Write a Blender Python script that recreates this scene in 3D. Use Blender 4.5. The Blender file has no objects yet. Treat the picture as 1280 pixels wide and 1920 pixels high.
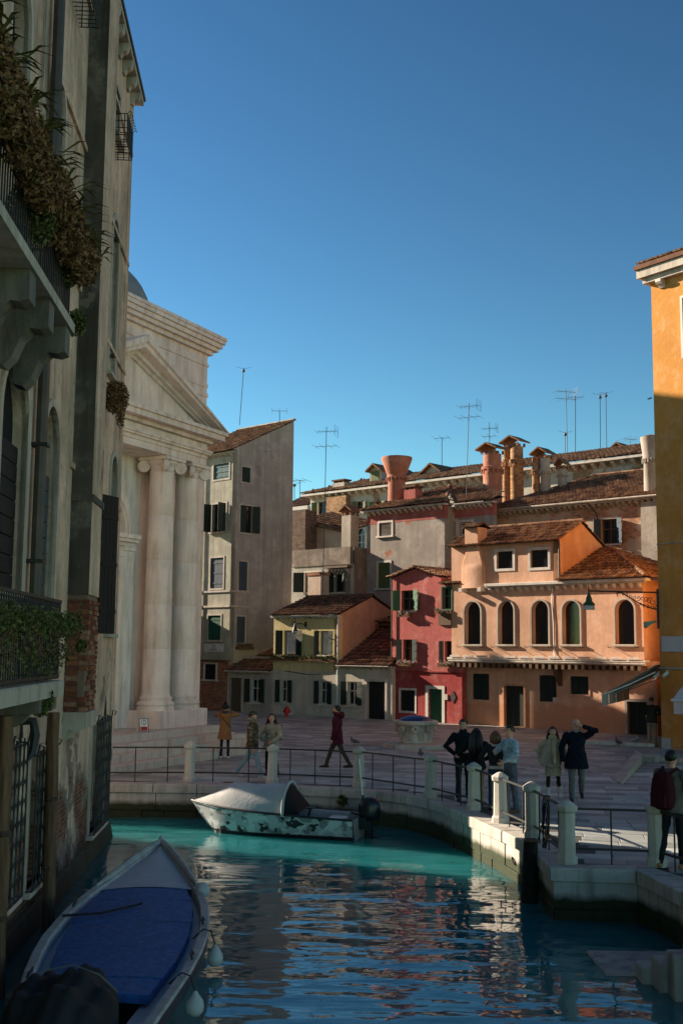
import bpy, math, random
import numpy as np
from mathutils import Vector, Matrix
from mathutils.geometry import tessellate_polygon
R = math.radians
rnd = random.Random(7)
sc = bpy.context.scene
col = sc.collection
# ------------------------------------------------------------------ camera
EYE = Vector((0, 0, 3.4)); FPX = 2133.33; PITCH = math.atan(258 / FPX); ROLL = .0098
fw = Vector((0, math.cos(PITCH), math.sin(PITCH)))
r0 = Vector((1, 0, 0)); u0 = Vector((0, -math.sin(PITCH), math.cos(PITCH)))
rt = r0 * math.cos(ROLL) + u0 * math.sin(ROLL)
up = u0 * math.cos(ROLL) - r0 * math.sin(ROLL)
cd = bpy.data.cameras.new('camera'); cam = bpy.data.objects.new('camera', cd); col.objects.link(cam)
cd.sensor_fit = 'VERTICAL'; cd.sensor_height = 36; cd.lens = 36 * FPX / 1920
cd.clip_end = 3000; cd.clip_start = .1
m = Matrix((rt, up, -fw)).transposed().to_4x4(); m.translation = EYE; cam.matrix_world = m
sc.camera = cam
# ------------------------------------------------------------------ sky and sun
SUN_EL = R(22.5); SH = Vector((.876, -.482, 0)).normalized()          # the way the light travels over the ground
sun_to = Vector((-SH.x * math.cos(SUN_EL), -SH.y * math.cos(SUN_EL), math.sin(SUN_EL)))
w = bpy.data.worlds.new('World'); sc.world = w; w.use_nodes = True
nt = w.node_tree; bg = nt.nodes['Background']
sky = nt.nodes.new('ShaderNodeTexSky'); sky.sky_type = 'NISHITA'; sky.sun_disc = False
sky.sun_elevation = SUN_EL; sky.sun_rotation = math.atan2(sun_to.x, sun_to.y)
sky.altitude = 0; sky.air_density = 1.0; sky.dust_density = .0; sky.ozone_density = .35
vs_ = nt.nodes.new('ShaderNodeVectorMath'); vs_.operation = 'SCALE'; vs_.inputs['Scale'].default_value = .5
gm_ = nt.nodes.new('ShaderNodeGamma'); gm_.inputs[1].default_value = 1.65           # a deep, clear winter sky
nt.links.new(sky.outputs[0], vs_.inputs[0]); nt.links.new(vs_.outputs[0], gm_.inputs[0])
tn_ = nt.nodes.new('ShaderNodeVectorMath'); tn_.operation = 'MULTIPLY'; tn_.inputs[1].default_value = (.64, .96, .97)
nt.links.new(gm_.outputs[0], tn_.inputs[0]); nt.links.new(tn_.outputs[0], bg.inputs[0]); bg.inputs[1].default_value = .058
sd = bpy.data.lights.new('sun', 'SUN'); so = bpy.data.objects.new('sun', sd); col.objects.link(so)
sd.energy = 5.0; sd.angle = R(.53); sd.color = (1, .86, .68)
so.rotation_euler = sun_to.to_track_quat('Z', 'Y').to_euler(); so.location = (-40, 20, 40)
sc.view_settings.view_transform = 'Standard'; sc.view_settings.look = 'None'
sc.view_settings.gamma = 1; sc.view_settings.exposure = 1.35
sc.cycles.max_bounces = 6; sc.cycles.diffuse_bounces = 3; sc.cycles.glossy_bounces = 3
sc.cycles.transparent_max_bounces = 8; sc.cycles.caustics_reflective = False; sc.cycles.caustics_refractive = False
# ------------------------------------------------------------------ from a picture point to a place
def ray(px, py):
    return fw + rt * ((px - 640) / FPX) - up * ((py - 960) / FPX)
def gnd(px, py, z=0.):
    d = ray(px, py); t = (z - EYE.z) / d.z; return EYE + d * t
def at(px, py, Y):
    d = ray(px, py); return EYE + d * (Y / d.y)
# ------------------------------------------------------------------ mesh builder
class MB:
    def __init__(s): s.v = []; s.f = []; s.m = []; s.mi = 0
    def add(s, vs, fs, mi=None):
        b = len(s.v); s.v.extend([tuple(p) for p in vs]); mi = s.mi if mi is None else mi
        for f in fs: s.f.append(tuple(i + b for i in f)); s.m.append(mi)
        return s
    def quad(s, a, b, c, d, mi=None): return s.add([a, b, c, d], [(0, 1, 2, 3)], mi)
    def poly(s, pts, mi=None): return s.add(pts, [tuple(range(len(pts)))], mi)
    def box(s, x0, x1, y0, y1, z0, z1, mi=None):
        return s.add([(x0,y0,z0),(x1,y0,z0),(x1,y1,z0),(x0,y1,z0),(x0,y0,z1),(x1,y0,z1),(x1,y1,z1),(x0,y1,z1)],
                     [(0,3,2,1),(4,5,6,7),(0,1,5,4),(1,2,6,5),(2,3,7,6),(3,0,4,7)], mi)
    def cbox(s, x0, x1, y0, y1, z0, z1, c=.015, mi=None, jit=0):
        q = lambda: rnd.uniform(-jit, jit) if jit else 0
        vs = []
        for z, cc in ((z0, 0), (z1 - c, 0), (z1, c)):
            for (x, y) in ((x0 + cc, y0 + cc), (x1 - cc, y0 + cc), (x1 - cc, y1 - cc), (x0 + cc, y1 - cc)):
                vs.append((x + q(), y + q(), z + q()))
        fs = [(0,3,2,1),(8,9,10,11)]
        for k in (0, 4):
            for i in range(4): j = (i + 1) % 4; fs.append((k+i, k+j, k+4+j, k+4+i))
        return s.add(vs, fs, mi)
    def prism(s, pts, a, b, ax='y', mi=None):
        """polygon pts (2-D) pushed from a to b along the axis"""
        def mk(p, t):
            if ax == 'y': return (p[0], t, p[1])
            if ax == 'x': return (t, p[0], p[1])
            return (p[0], p[1], t)
        n = len(pts); vs = [mk(p, a) for p in pts] + [mk(p, b) for p in pts]
        fs = [tuple(range(n)), tuple(range(2*n-1, n-1, -1))] + [(i, i+n, (i+1) % n + n, (i+1) % n) for i in range(n)]
        return s.add(vs, fs, mi)
    def ring(s, outer, inner, ya, yb, mi=None):
        n = len(outer); vs = []
        for pts, y in ((outer, ya), (inner, ya), (inner, yb), (outer, yb)): vs += [(p[0], y, p[1]) for p in pts]
        fs = []
        for i in range(n):
            j = (i + 1) % n
            for a, b in ((0, 1), (1, 2), (2, 3), (3, 0)): fs.append((a*n+i, a*n+j, b*n+j, b*n+i))
        return s.add(vs, fs, mi)
    def tube(s, pts, r, n=6, mi=None, cap=True, sx=1):
        pts = [Vector(p) for p in pts]; k = len(pts)
        rs = r if isinstance(r, (list, tuple)) else [r] * k
        vs = []; prev = None
        for i, p in enumerate(pts):
            t = (pts[min(i+1, k-1)] - pts[max(i-1, 0)])
            t = t.normalized() if t.length > 1e-9 else Vector((0, 0, 1))
            a = prev if prev is not None else (Vector((1, 0, 0)) if abs(t.x) < .8 else Vector((0, 1, 0)))
            a = (a - t * a.dot(t)).normalized(); prev = a; b = t.cross(a)
            for j in range(n):
                th = 2 * math.pi * j / n
                vs.append(p + a * (rs[i] * math.cos(th) * sx) + b * (rs[i] * math.sin(th)))
        fs = []
        for i in range(k - 1):
            for j in range(n):
                q = (j + 1) % n; fs.append((i*n+j, i*n+q, (i+1)*n+q, (i+1)*n+j))
        if cap: fs += [tuple(range(n-1, -1, -1)), tuple((k-1)*n + j for j in range(n))]
        return s.add(vs, fs, mi)
    def lathe(s, prof, n=16, c=(0, 0, 0), mi=None, ang=0, sx=1, sy=1):
        vs = []; fs = []
        for (r, z) in prof:
            for j in range(n):
                th = ang + 2 * math.pi * j / n
                vs.append((c[0] + r * math.cos(th) * sx, c[1] + r * math.sin(th) * sy, c[2] + z))
        for i in range(len(prof) - 1):
            for j in range(n):
                q = (j + 1) % n; fs.append((i*n+j, i*n+q, (i+1)*n+q, (i+1)*n+j))
        fs += [tuple(range(n-1, -1, -1)), tuple((len(prof)-1)*n + j for j in range(n))]
        return s.add(vs, fs, mi)
    def ball(s, c, r, n=10, mi=None):
        rx, ry, rz = r if isinstance(r, (tuple, list)) else (r, r, r)
        return s.lathe([(max(1e-3, math.sin(math.pi*i/(n-2))), -rz*math.cos(math.pi*i/(n-2))) for i in range(n-1)], n, c, mi, sx=rx, sy=ry)
    def obox(s, c, size, mat, mi=None):
        x, y, z = [q / 2 for q in size]; c = Vector(c)
        vs = [c + mat @ Vector(p) for p in ((-x,-y,-z),(x,-y,-z),(x,y,-z),(-x,y,-z),(-x,-y,z),(x,-y,z),(x,y,z),(-x,y,z))]
        return s.add(vs, [(0,3,2,1),(4,5,6,7),(0,1,5,4),(1,2,6,5),(2,3,7,6),(3,0,4,7)], mi)
    def sheet(s, grid, mi=None):
        n = len(grid[0]); vs = [p for row in grid for p in row]; fs = []
        for i in range(len(grid) - 1):
            for j in range(n - 1): fs.append((i*n+j, i*n+j+1, (i+1)*n+j+1, (i+1)*n+j))
        return s.add(vs, fs, mi)
    def mesh(s, name, mats, smooth=False, ang=40):
        me = bpy.data.meshes.new(name); me.from_pydata(s.v, [], s.f); me.update()
        for mm in (mats if isinstance(mats, (list, tuple)) else [mats]): me.materials.append(mm)
        if me.polygons: me.polygons.foreach_set('material_index', s.m)
        if smooth and me.polygons:
            me.polygons.foreach_set('use_smooth', [True] * len(me.polygons)); me.set_sharp_from_angle(angle=R(ang))
        return me
    def build(s, name, mats, parent=None, smooth=False, ang=40, kind=None, label=None):
        o = bpy.data.objects.new(name, s.mesh(name, mats, smooth, ang)); col.objects.link(o); o.parent = parent
        if kind: o['kind'] = kind
        if label: o['label'] = label
        return o
def inst(name, me, parent, loc=(0, 0, 0), rot=(0, 0, 0), scale=(1, 1, 1)):
    o = bpy.data.objects.new(name, me); col.objects.link(o); o.parent = parent
    o.location = loc; o.rotation_euler = rot; o.scale = scale; return o
FRM = {}
def root(name, label, cat, loc=(0, 0, 0), ang=0., group=None):
    o = bpy.data.objects.new(name, None); col.objects.link(o); o.empty_display_size = .3
    o.location = loc; o.rotation_euler = (0, 0, ang); o['label'] = label; o['category'] = cat
    if group: o['group'] = group
    FRM[o.name] = (Vector(loc), ang); return o
def tag(o, label, cat, group=None):
    o['label'] = label; o['category'] = cat
    if group: o['group'] = group
    return o
def L(o, p):                                   # world point -> local frame of a root
    loc, a = FRM[o.name]; d = Vector(p) - loc; c, s_ = math.cos(a), math.sin(a)
    return Vector((d.x * c + d.y * s_, -d.x * s_ + d.y * c, d.z))
def Wd(o, p):
    loc, a = FRM[o.name]; c, s_ = math.cos(a), math.sin(a); p = Vector(p)
    return loc + Vector((p.x * c - p.y * s_, p.x * s_ + p.y * c, p.z))
def lp(o, px, py, y=0.):                       # picture point -> (x, z) on the plane local y = y
    loc, a = FRM[o.name]; c, s_ = math.cos(a), math.sin(a)
    e = L(o, EYE); d = ray(px, py); d = Vector((d.x * c + d.y * s_, -d.x * s_ + d.y * c, d.z))
    t = (y - e.y) / d.y; q = e + d * t; return q.x, q.z
def lpx(o, px, py, x):                          # picture point -> (y, z) on the plane local x = x
    loc, a = FRM[o.name]; c, s_ = math.cos(a), math.sin(a)
    e = L(o, EYE); d = ray(px, py); d = Vector((d.x * c + d.y * s_, -d.x * s_ + d.y * c, d.z))
    t = (x - e.x) / d.x; q = e + d * t; return q.y, q.z
def rect(o, x0, y0, x1, y1, y=0.):
    xm, ym = (x0 + x1) / 2, (y0 + y1) / 2
    return lp(o, x0, ym, y)[0], lp(o, x1, ym, y)[0], lp(o, xm, y1, y)[1], lp(o, xm, y0, y)[1]
# ------------------------------------------------------------------ materials
class N:
    def __init__(s, name):
        s.mat = bpy.data.materials.new(name); s.mat.use_nodes = True; s.t = s.mat.node_tree
        s.b = s.t.nodes['Principled BSDF']
    def n(s, typ, **kw):
        x = s.t.nodes.new('ShaderNode' + typ)
        for k, v in kw.items(): setattr(x, k, v)
        return x
    def put(s, sock, v):
        if isinstance(v, bpy.types.NodeSocket): s.t.links.new(v, sock)
        else:
            if isinstance(v, tuple) and len(v) == 3 and sock.type == 'RGBA': v = (*v, 1)
            sock.default_value = v
    def math(s, op, a, b=0., c=0.):
        x = s.n('Math', operation=op); s.put(x.inputs[0], a); s.put(x.inputs[1], b); s.put(x.inputs[2], c); return x.outputs[0]
    def mix(s, f, a, b, mode='MIX'):
        x = s.n('Mix', data_type='RGBA', blend_type=mode); s.put(x.inputs[0], f); s.put(x.inputs[6], a); s.put(x.inputs[7], b); return x.outputs[2]
    def pos(s, obj=False, scale=(1, 1, 1)):
        v = s.n('TexCoord').outputs['Object'] if obj else s.n('NewGeometry').outputs['Position']
        x = s.n('Mapping'); s.put(x.inputs[0], v); x.inputs[3].default_value = scale; return x.outputs[0]
    def noise(s, v, scale, detail=4., rough=.55):
        x = s.n('TexNoise'); s.put(x.inputs['Vector'], v); x.inputs['Scale'].default_value = scale
        x.inputs['Detail'].default_value = detail; x.inputs['Roughness'].default_value = rough; return x.outputs[0]
    def ramp(s, v, lo, hi):
        x = s.n('MapRange'); s.put(x.inputs[0], v); x.inputs[1].default_value = lo; x.inputs[2].default_value = hi; return x.outputs[0]
    def xyz(s, v):
        x = s.n('SeparateXYZ'); s.put(x.inputs[0], v); return x.outputs
    def bump(s, h, strength=.3, dist=.02):
        x = s.n('Bump'); s.put(x.inputs['Height'], h); x.inputs['Strength'].default_value = strength
        x.inputs['Distance'].default_value = dist; s.t.links.new(x.outputs[0], s.b.inputs['Normal']); return x
    def done(s, c=None, rough=.85, spec=.3, metal=0.):
        if c is not None: s.put(s.b.inputs['Base Color'], c)
        s.put(s.b.inputs['Roughness'], rough); s.b.inputs['Specular IOR Level'].default_value = spec
        s.b.inputs['Metallic'].default_value = metal; return s.mat
def sh(c, k): return tuple(min(1, x * k) for x in c)
def simple(name, c, rough=.8, var=.18, scale=3., bump=.15, bs=25., spec=.3, metal=0., obj=False):
    m = N(name); p = m.pos(obj)
    f = m.ramp(m.noise(p, scale), .3, .7)
    m.bump(m.noise(p, bs, 3), bump, .01)
    return m.done(m.mix(f, sh(c, 1 - var), sh(c, 1 + var)), rough, spec, metal)
def plaster(name, c, stain=(.25, .22, .19), amt=.5, patch=None, pamt=.62, damp=None, var=.16, pscale=.5, sv=.22):
    """old lime plaster: drifting tone, vertical rain streaks, fallen patches, damp rising from the ground"""
    m = N(name); p = m.pos(); ps = m.pos(scale=(2.6, 2.6, sv))
    c1 = m.mix(m.ramp(m.noise(p, .7, 5, .6), .3, .7), sh(c, 1 - var), sh(c, 1 + var))
    c1 = m.mix(m.math('MULTIPLY', m.ramp(m.noise(p, 5, 5, .65), .45, .75), .35), c1, sh(c, .62))
    c1 = m.mix(m.math('MULTIPLY', m.ramp(m.noise(p, 1.4, 7, .7), .5, .66), .38), c1, m.mix(.5, sh(c, 1.25), (.62, .56, .5)))
    c1 = m.mix(m.math('MULTIPLY', m.ramp(m.noise(p, .33, 6, .66), .52, .6), .3), c1, sh(c, .66))
    st = m.math('MULTIPLY', m.ramp(m.noise(ps, 1.3, 5, .62), .46, .74), amt)
    c1 = m.mix(st, c1, stain)
    h = m.noise(p, 9, 6, .6)
    if patch:
        e = m.math('ADD', m.noise(p, pscale, 6, .62), m.math('MULTIPLY', m.noise(p, 7, 3), .06))
        f = m.ramp(e, pamt, pamt + .012)
        c1 = m.mix(f, c1, m.mix(m.noise(p, 14, 3), sh(patch, .7), sh(patch, 1.25)))
        h = m.math('SUBTRACT', h, m.math('MULTIPLY', f, .8))
    if damp:
        z = m.xyz(p)[2]; e = m.math('ADD', z, m.math('MULTIPLY', m.noise(p, 1.1, 6, .6), -damp[1]))
        f = m.ramp(e, damp[0] - damp[1] * .5 + .25, damp[0] - damp[1] * .5)
        c1 = m.mix(m.math('MULTIPLY', f, damp[3] if len(damp) > 3 else .8), c1, damp[2])
    m.bump(h, .35, .025)
    return m.done(c1, .9, .15)
def brickwall(name, c=(.33, .12, .065), mortar=(.42, .36, .29), over=None, oamt=.5, var=.4, sc_=1.):
    m = N(name); v = m.pos(True); x = m.xyz(v)
    cb = m.n('CombineXYZ'); m.put(cb.inputs[0], m.math('ADD', x[0], x[1])); m.put(cb.inputs[1], x[2])
    b = m.n('TexBrick'); m.put(b.inputs['Vector'], cb.outputs[0]); b.inputs['Scale'].default_value = 1
    m.put(b.inputs['Color1'], sh(c, 1 + var)); m.put(b.inputs['Color2'], sh(c, 1 - var)); m.put(b.inputs['Mortar'], mortar)
    b.inputs['Brick Width'].default_value = .26 * sc_; b.inputs['Row Height'].default_value = .075 * sc_; b.inputs['Mortar Size'].default_value = .008 * sc_
    b.inputs['Mortar Smooth'].default_value = .3
    p = m.pos(); c1 = m.mix(m.math('MULTIPLY', m.ramp(m.noise(p, 3, 5), .4, .7), .55), b.outputs[0], sh(c, .45))
    h = m.math('MULTIPLY', b.outputs[1], -.6); h = m.math('ADD', h, m.math('MULTIPLY', m.noise(p, 20, 4), .6))
    if over:
        f = m.ramp(m.math('ADD', m.noise(p, .55, 6, .62), m.math('MULTIPLY', m.noise(p, 6, 3), .08)), oamt, oamt + .03)
        c1 = m.mix(f, c1, m.mix(m.noise(p, 4, 5), sh(over, .75), sh(over, 1.15)))
    m.bump(h, .6, .02); return m.done(c1, .9, .15)
def tilemat(name, c=(.20, .075, .04), c2=(.33, .19, .11), dark=(.06, .045, .035)):
    m = N(name); p = m.pos()
    i = m.n('NewGeometry').outputs['Random Per Island']
    c1 = m.mix(m.ramp(i, 0, 1), sh(c, .6), c2)
    c1 = m.mix(m.math('MULTIPLY', m.ramp(m.noise(p, 2.2, 5, .65), .42, .7), .75), c1, dark)
    c1 = m.mix(m.math('MULTIPLY', m.ramp(m.noise(p, 11, 4, .65), .56, .72), .5), c1, (.33, .29, .2))
    m.bump(m.noise(p, 30, 3), .3, .01); return m.done(c1, .92, .1)
def stone(name, c, dirt=(.16, .145, .12), amt=.6, var=.12, algae=None, streak=.3, spec=.25, rough=.75):
    m = N(name); p = m.pos(); ps = m.pos(scale=(3, 3, streak))
    c1 = m.mix(m.ramp(m.noise(p, 1.1, 5, .6), .3, .7), sh(c, 1 - var), sh(c, 1 + var))
    c1 = m.mix(m.math('MULTIPLY', m.ramp(m.noise(ps, 1.2, 6, .65), .48, .78), amt), c1, dirt)
    c1 = m.mix(m.math('MULTIPLY', m.ramp(m.noise(p, 18, 4, .7), .55, .8), amt * .6), c1, sh(dirt, 1.2))
    if algae:
        z = m.xyz(p)[2]; e = m.math('ADD', z, m.math('MULTIPLY', m.noise(p, 2.2, 5), -.22))
        c1 = m.mix(m.ramp(e, algae + .02, algae - .1), c1, m.mix(m.noise(p, 9, 4), (.014, .018, .008), (.045, .055, .02)))
    m.bump(m.noise(p, 16, 6, .65), .35, .02); return m.done(c1, rough, spec)
def wood(name, c, rough=.7, var=.25, spec=.25):
    m = N(name); p = m.pos(True, (9, 9, .8)); f = m.noise(p, 1.6, 5, .6)
    c1 = m.mix(m.ramp(f, .3, .7), sh(c, 1 - var), sh(c, 1 + var))
    c1 = m.mix(m.math('MULTIPLY', m.ramp(m.noise(m.pos(), 6, 5, .7), .5, .75), .4), c1, sh(c, .5))
    m.bump(f, .3, .01); return m.done(c1, rough, spec)
def glassm(name, c=(.012, .014, .016), rough=.06):
    m = N(name); p = m.pos(); m.bump(m.noise(p, 2.5, 2), .04, .02); return m.done(c, rough, .5)
def cloth(name, c, var=.2, scale=6., bs=120., rough=.9):
    m = N(name); p = m.pos(True); f = m.ramp(m.noise(p, scale, 3), .3, .7)
    h = m.math('ADD', m.noise(p, bs, 2), m.math('MULTIPLY', m.noise(p, 14, 3), 2.))
    m.bump(h, .35, .008); return m.done(m.mix(f, sh(c, 1 - var), sh(c, 1 + var)), rough, .12)
def camo(name, cols, scale=4., rough=.6, spec=.3):
    m = N(name); p = m.pos(True); c1 = cols[0]
    for k, cc in enumerate(cols[1:]):
        mp = m.n('Mapping'); m.put(mp.inputs[0], p); mp.inputs[1].default_value = (k * 7.3, k * 3.1, k * 5.7); mp.inputs[3].default_value = (1, 1, 1.5)
        f = m.ramp(m.noise(mp.outputs[0], scale, 2, .5), .545 + .02 * k, .56 + .02 * k); c1 = m.mix(f, c1, cc)
    return m.done(c1, rough, spec)
def leafm(name, cols):
    m = N(name); i = m.n('NewGeometry').outputs['Random Per Island']
    x = m.n('ValToRGB'); m.put(x.inputs[0], i); e = x.color_ramp.elements
    e[0].color = (*cols[0], 1); e[1].color = (*cols[-1], 1)
    for k, cc in enumerate(cols[1:-1]): q = e.new((k + 1) / (len(cols) - 1)); q.color = (*cc, 1)
    m.b.inputs['Subsurface Weight'].default_value = 0
    return m.done(x.outputs[0], .7, .2)
M = {}
def oldwall(name, c, brick=(.21, .075, .042)):
    """palazzo stucco: sooty blotches, long rain streaks, ochre bloom, plaster fallen to brick towards the water"""
    m = N(name); p = m.pos(); ps = m.pos(scale=(1.6, 1.6, .16))
    c1 = m.mix(m.ramp(m.noise(p, .55, 6, .62), .32, .68), sh(c, .62), sh(c, 1.18))
    c1 = m.mix(m.math('MULTIPLY', m.ramp(m.noise(p, 1.7, 8, .7), .48, .68), .55), c1, (.30, .19, .115))
    c1 = m.mix(m.math('MULTIPLY', m.ramp(m.noise(ps, 1.4, 7, .68), .46, .74), .72), c1, (.12, .09, .075))
    c1 = m.mix(m.math('MULTIPLY', m.ramp(m.noise(p, 7, 6, .7), .52, .75), .5), c1, (.12, .10, .085))
    z = m.xyz(p)[2]
    v = m.pos(True); x = m.xyz(v); cb = m.n('CombineXYZ'); m.put(cb.inputs[0], m.math('ADD', x[0], x[1])); m.put(cb.inputs[1], x[2])
    b = m.n('TexBrick'); m.put(b.inputs['Vector'], cb.outputs[0]); b.inputs['Scale'].default_value = 1
    m.put(b.inputs['Color1'], sh(brick, 1.5)); m.put(b.inputs['Color2'], sh(brick, .6)); m.put(b.inputs['Mortar'], (.26, .2, .155))
    b.inputs['Brick Width'].default_value = .26; b.inputs['Row Height'].default_value = .08; b.inputs['Mortar Size'].default_value = .01
    bc = m.mix(m.math('MULTIPLY', m.ramp(m.noise(p, 3, 6, .65), .4, .65), .7), b.outputs[0], (.07, .035, .025))
    e = m.math('ADD', m.math('ADD', m.noise(p, .6, 8, .66), m.math('MULTIPLY', m.ramp(z, 1.7, -.5), .16)), m.math('MULTIPLY', z, -.012))                       # more fallen plaster low down
    f = m.ramp(e, .585, .6); f2 = m.ramp(m.math('ADD', e, .05), .585, .595)
    c1 = m.mix(f2, c1, m.mix(m.noise(p, 6, 5), (.17, .115, .085), (.30, .235, .185)))
    c1 = m.mix(f, c1, bc)
    g = m.math('ADD', z, m.math('MULTIPLY', m.noise(p, 1.6, 6), -.5)); c1 = m.mix(m.ramp(g, -.45, -.8), c1, (.025, .026, .014))
    h = m.math('SUBTRACT', m.math('MULTIPLY', m.noise(p, 8, 7, .65), 1.), m.math('ADD', m.math('MULTIPLY', f2, .5), m.math('MULTIPLY', f, .5)))
    h = m.math('SUBTRACT', h, m.math('MULTIPLY', m.math('MULTIPLY', b.outputs[1], f), .5))
    m.bump(h, .7, .03); return m.done(c1, .92, .12)
M['pal'] = oldwall('palazzo_stucco', (.74, .50, .38))
M['pal2'] = stone('palazzo_trim', (.58, .43, .35), (.15, .11, .085), .9, .2, streak=.2)
M['rough'] = plaster('roughcast', (.10, .078, .063), (.03, .026, .022), .85, var=.4, pscale=1.4, patch=(.17, .13, .10), pamt=.63)
M['istrian'] = stone('istrian_stone', (.58, .52, .46), (.30, .23, .165), .75, .1)
M['istrian_d'] = stone('istrian_stone_dirty', (.46, .39, .325), (.14, .105, .075), .85, .16)
M['church'] = stone('church_stone', (.78, .69, .64), (.34, .25, .19), .75, .12, streak=.4)
M['quay'] = stone('quay_stone', (.46, .415, .365), (.10, .085, .065), .8, .22, algae=-.5)
M['quayj'] = simple('quay_joint', (.06, .05, .042))
M['post'] = stone('bollard_stone', (.52, .47, .41), (.15, .12, .09), .75, .16)
M['pave'] = stone('paving_trachyte', (.27, .265, .262), (.12, .117, .115), .6, .25, streak=1., rough=.62, spec=.35)
M['pave2'] = stone('paving_trachyte_pale', (.36, .35, .335), (.16, .155, .15), .6, .22, streak=1., rough=.62, spec=.35)
def pavem(name, c):
    m = N(name); p = m.pos(); i = m.math('FRACT', m.math('ADD', m.n('NewGeometry').outputs['Random Per Island'], m.n('ObjectInfo').outputs['Random']))
    c1 = m.mix(i, sh(c, .62), sh(c, 1.35)); c1 = m.mix(m.math('MULTIPLY', m.ramp(m.noise(p, .6, 6, .65), .42, .68), .6), c1, sh(c, .5))
    c1 = m.mix(m.math('MULTIPLY', m.ramp(m.noise(p, 9, 6, .7), .52, .75), .45), c1, sh(c, .45)); h = m.noise(p, 12, 6, .7)
    m.bump(h, .4, .015); r_ = m.ramp(m.noise(p, 1.2, 4), .3, .7); return m.done(c1, m.math('ADD', m.math('MULTIPLY', r_, .25), .45), .4)
M['pave'] = pavem('paving_trachyte', (.325, .335, .315)); M['pave2'] = pavem('paving_trachyte_pale', (.41, .42, .395))
M['joint'] = simple('paving_joint', (.075, .068, .06))
M['iron'] = simple('dark_iron', (.022, .021, .021), .55, .4, 6, .2, 40, .4)
M['rust'] = simple('rusty_iron', (.075, .042, .028), .8, .5, 8, .3, 40, .3)
M['pipe'] = simple('downpipe_brown', (.07, .05, .042), .5, .3, 3, .1, 30, .4)
M['tile'] = tilemat('roof_tiles')
M['tile2'] = tilemat('roof_tiles_dark', (.13, .052, .034), (.24, .12, .075))
M['under'] = simple('roof_underlay', (.05, .03, .022))
M['glass'] = glassm('window_glass')
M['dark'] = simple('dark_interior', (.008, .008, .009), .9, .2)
M['black_panel'] = wood('black_shutter', (.013, .013, .014))
M['sh_dark'] = wood('shutter_dark_green', (.016, .026, .02))
M['sh_green'] = wood('shutter_green', (.05, .125, .07))
M['sh_olive'] = wood('shutter_olive', (.10, .13, .045))
M['sh_blue'] = wood('shutter_blue_grey', (.05, .065, .085))
M['sh_teal'] = wood('shutter_teal', (.045, .105, .115))
M['sh_bottle'] = wood('shutter_bottle_green', (.012, .07, .042))
M['frame_w'] = wood('window_wood_white', (.55, .52, .47))
M['frame_b'] = wood('window_wood_brown', (.12, .07, .04))
M['curtain'] = cloth('curtain', (.55, .53, .55))
M['door'] = wood('door_dark', (.018, .026, .022))
M['door_br'] = wood('door_brown', (.11, .075, .055))
M['brick'] = brickwall('brickwork')
M['wood_post'] = wood('weathered_post', (.15, .082, .05), .95, .55, .1)
M['white'] = simple('white_paint', (.72, .72, .70), .5, .06)
M['leaf_dry'] = leafm('leaves_dry', [(.10, .05, .022), (.22, .105, .05), (.30, .15, .07), (.13, .095, .03)])
M['leaf_gr'] = leafm('leaves_green', [(.035, .05, .01), (.085, .105, .025), (.15, .145, .045), (.10, .075, .03)])
M['blade'] = leafm('leaves_blade', [(.10, .10, .02), (.21, .18, .05), (.28, .21, .075)])
# ------------------------------------------------------------------ building pieces
def arch_poly(x0, x1, z0, z1, n=12):
    r = (x1 - x0) / 2; cx = (x0 + x1) / 2; zs = z1 - r
    return [(x0, z0), (x1, z0)] + [(cx + r * math.cos(math.pi * i / n), zs + r * math.sin(math.pi * i / n)) for i in range(n + 1)]
def hole_poly(x0, x1, z0, z1, arch=False):
    return arch_poly(x0, x1, z0, z1) if arch else [(x0, z0), (x1, z0), (x1, z1), (x0, z1)]
def wall(parent, name, outer, holes, y, mat, depth=.25, thick=.35, ax='y', flip=1, label=None):
    """upright wall sheet in the plane y (or x) with real openings and reveals"""
    mb = MB(); mk = (lambda p, t: (p[0], t, p[1])) if ax == 'y' else (lambda p, t: (t, p[0], p[1]))
    polys = [[Vector((p[0], p[1], 0)) for p in outer]] + [[Vector((p[0], p[1], 0)) for p in h] for h in holes]
    flat = [v for pl in polys for v in pl]
    tris = tessellate_polygon(polys)
    mb.add([mk((v.x, v.y), y) for v in flat], [tuple(t) for t in tris])
    for pl, d in [(outer, thick)] + [(h, depth) for h in holes]:
        n = len(pl)
        for i in range(n):
            a, b = pl[i], pl[(i + 1) % n]
            mb.quad(mk(a, y), mk(b, y), mk(b, y + d * flip), mk(a, y + d * flip))
    return mb.build(name, mat, parent, label=label)
def shutter_mesh(w, h, mat, key={}):
    k = (round(w, 2), round(h, 2), mat.name)
    if k not in key:
        mb = MB(); n = max(2, int(w / .14)); pw = w / n
        for i in range(n): mb.box(i * pw + .004, (i + 1) * pw - .004, -.018, .018, 0, h)
        for zz in (.16, .5, .84): mb.box(.01, w - .01, -.036, -.0185, h * zz - .04, h * zz + .04)
        key[k] = mb.mesh('shutter', mat)
    return key[k]
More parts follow.
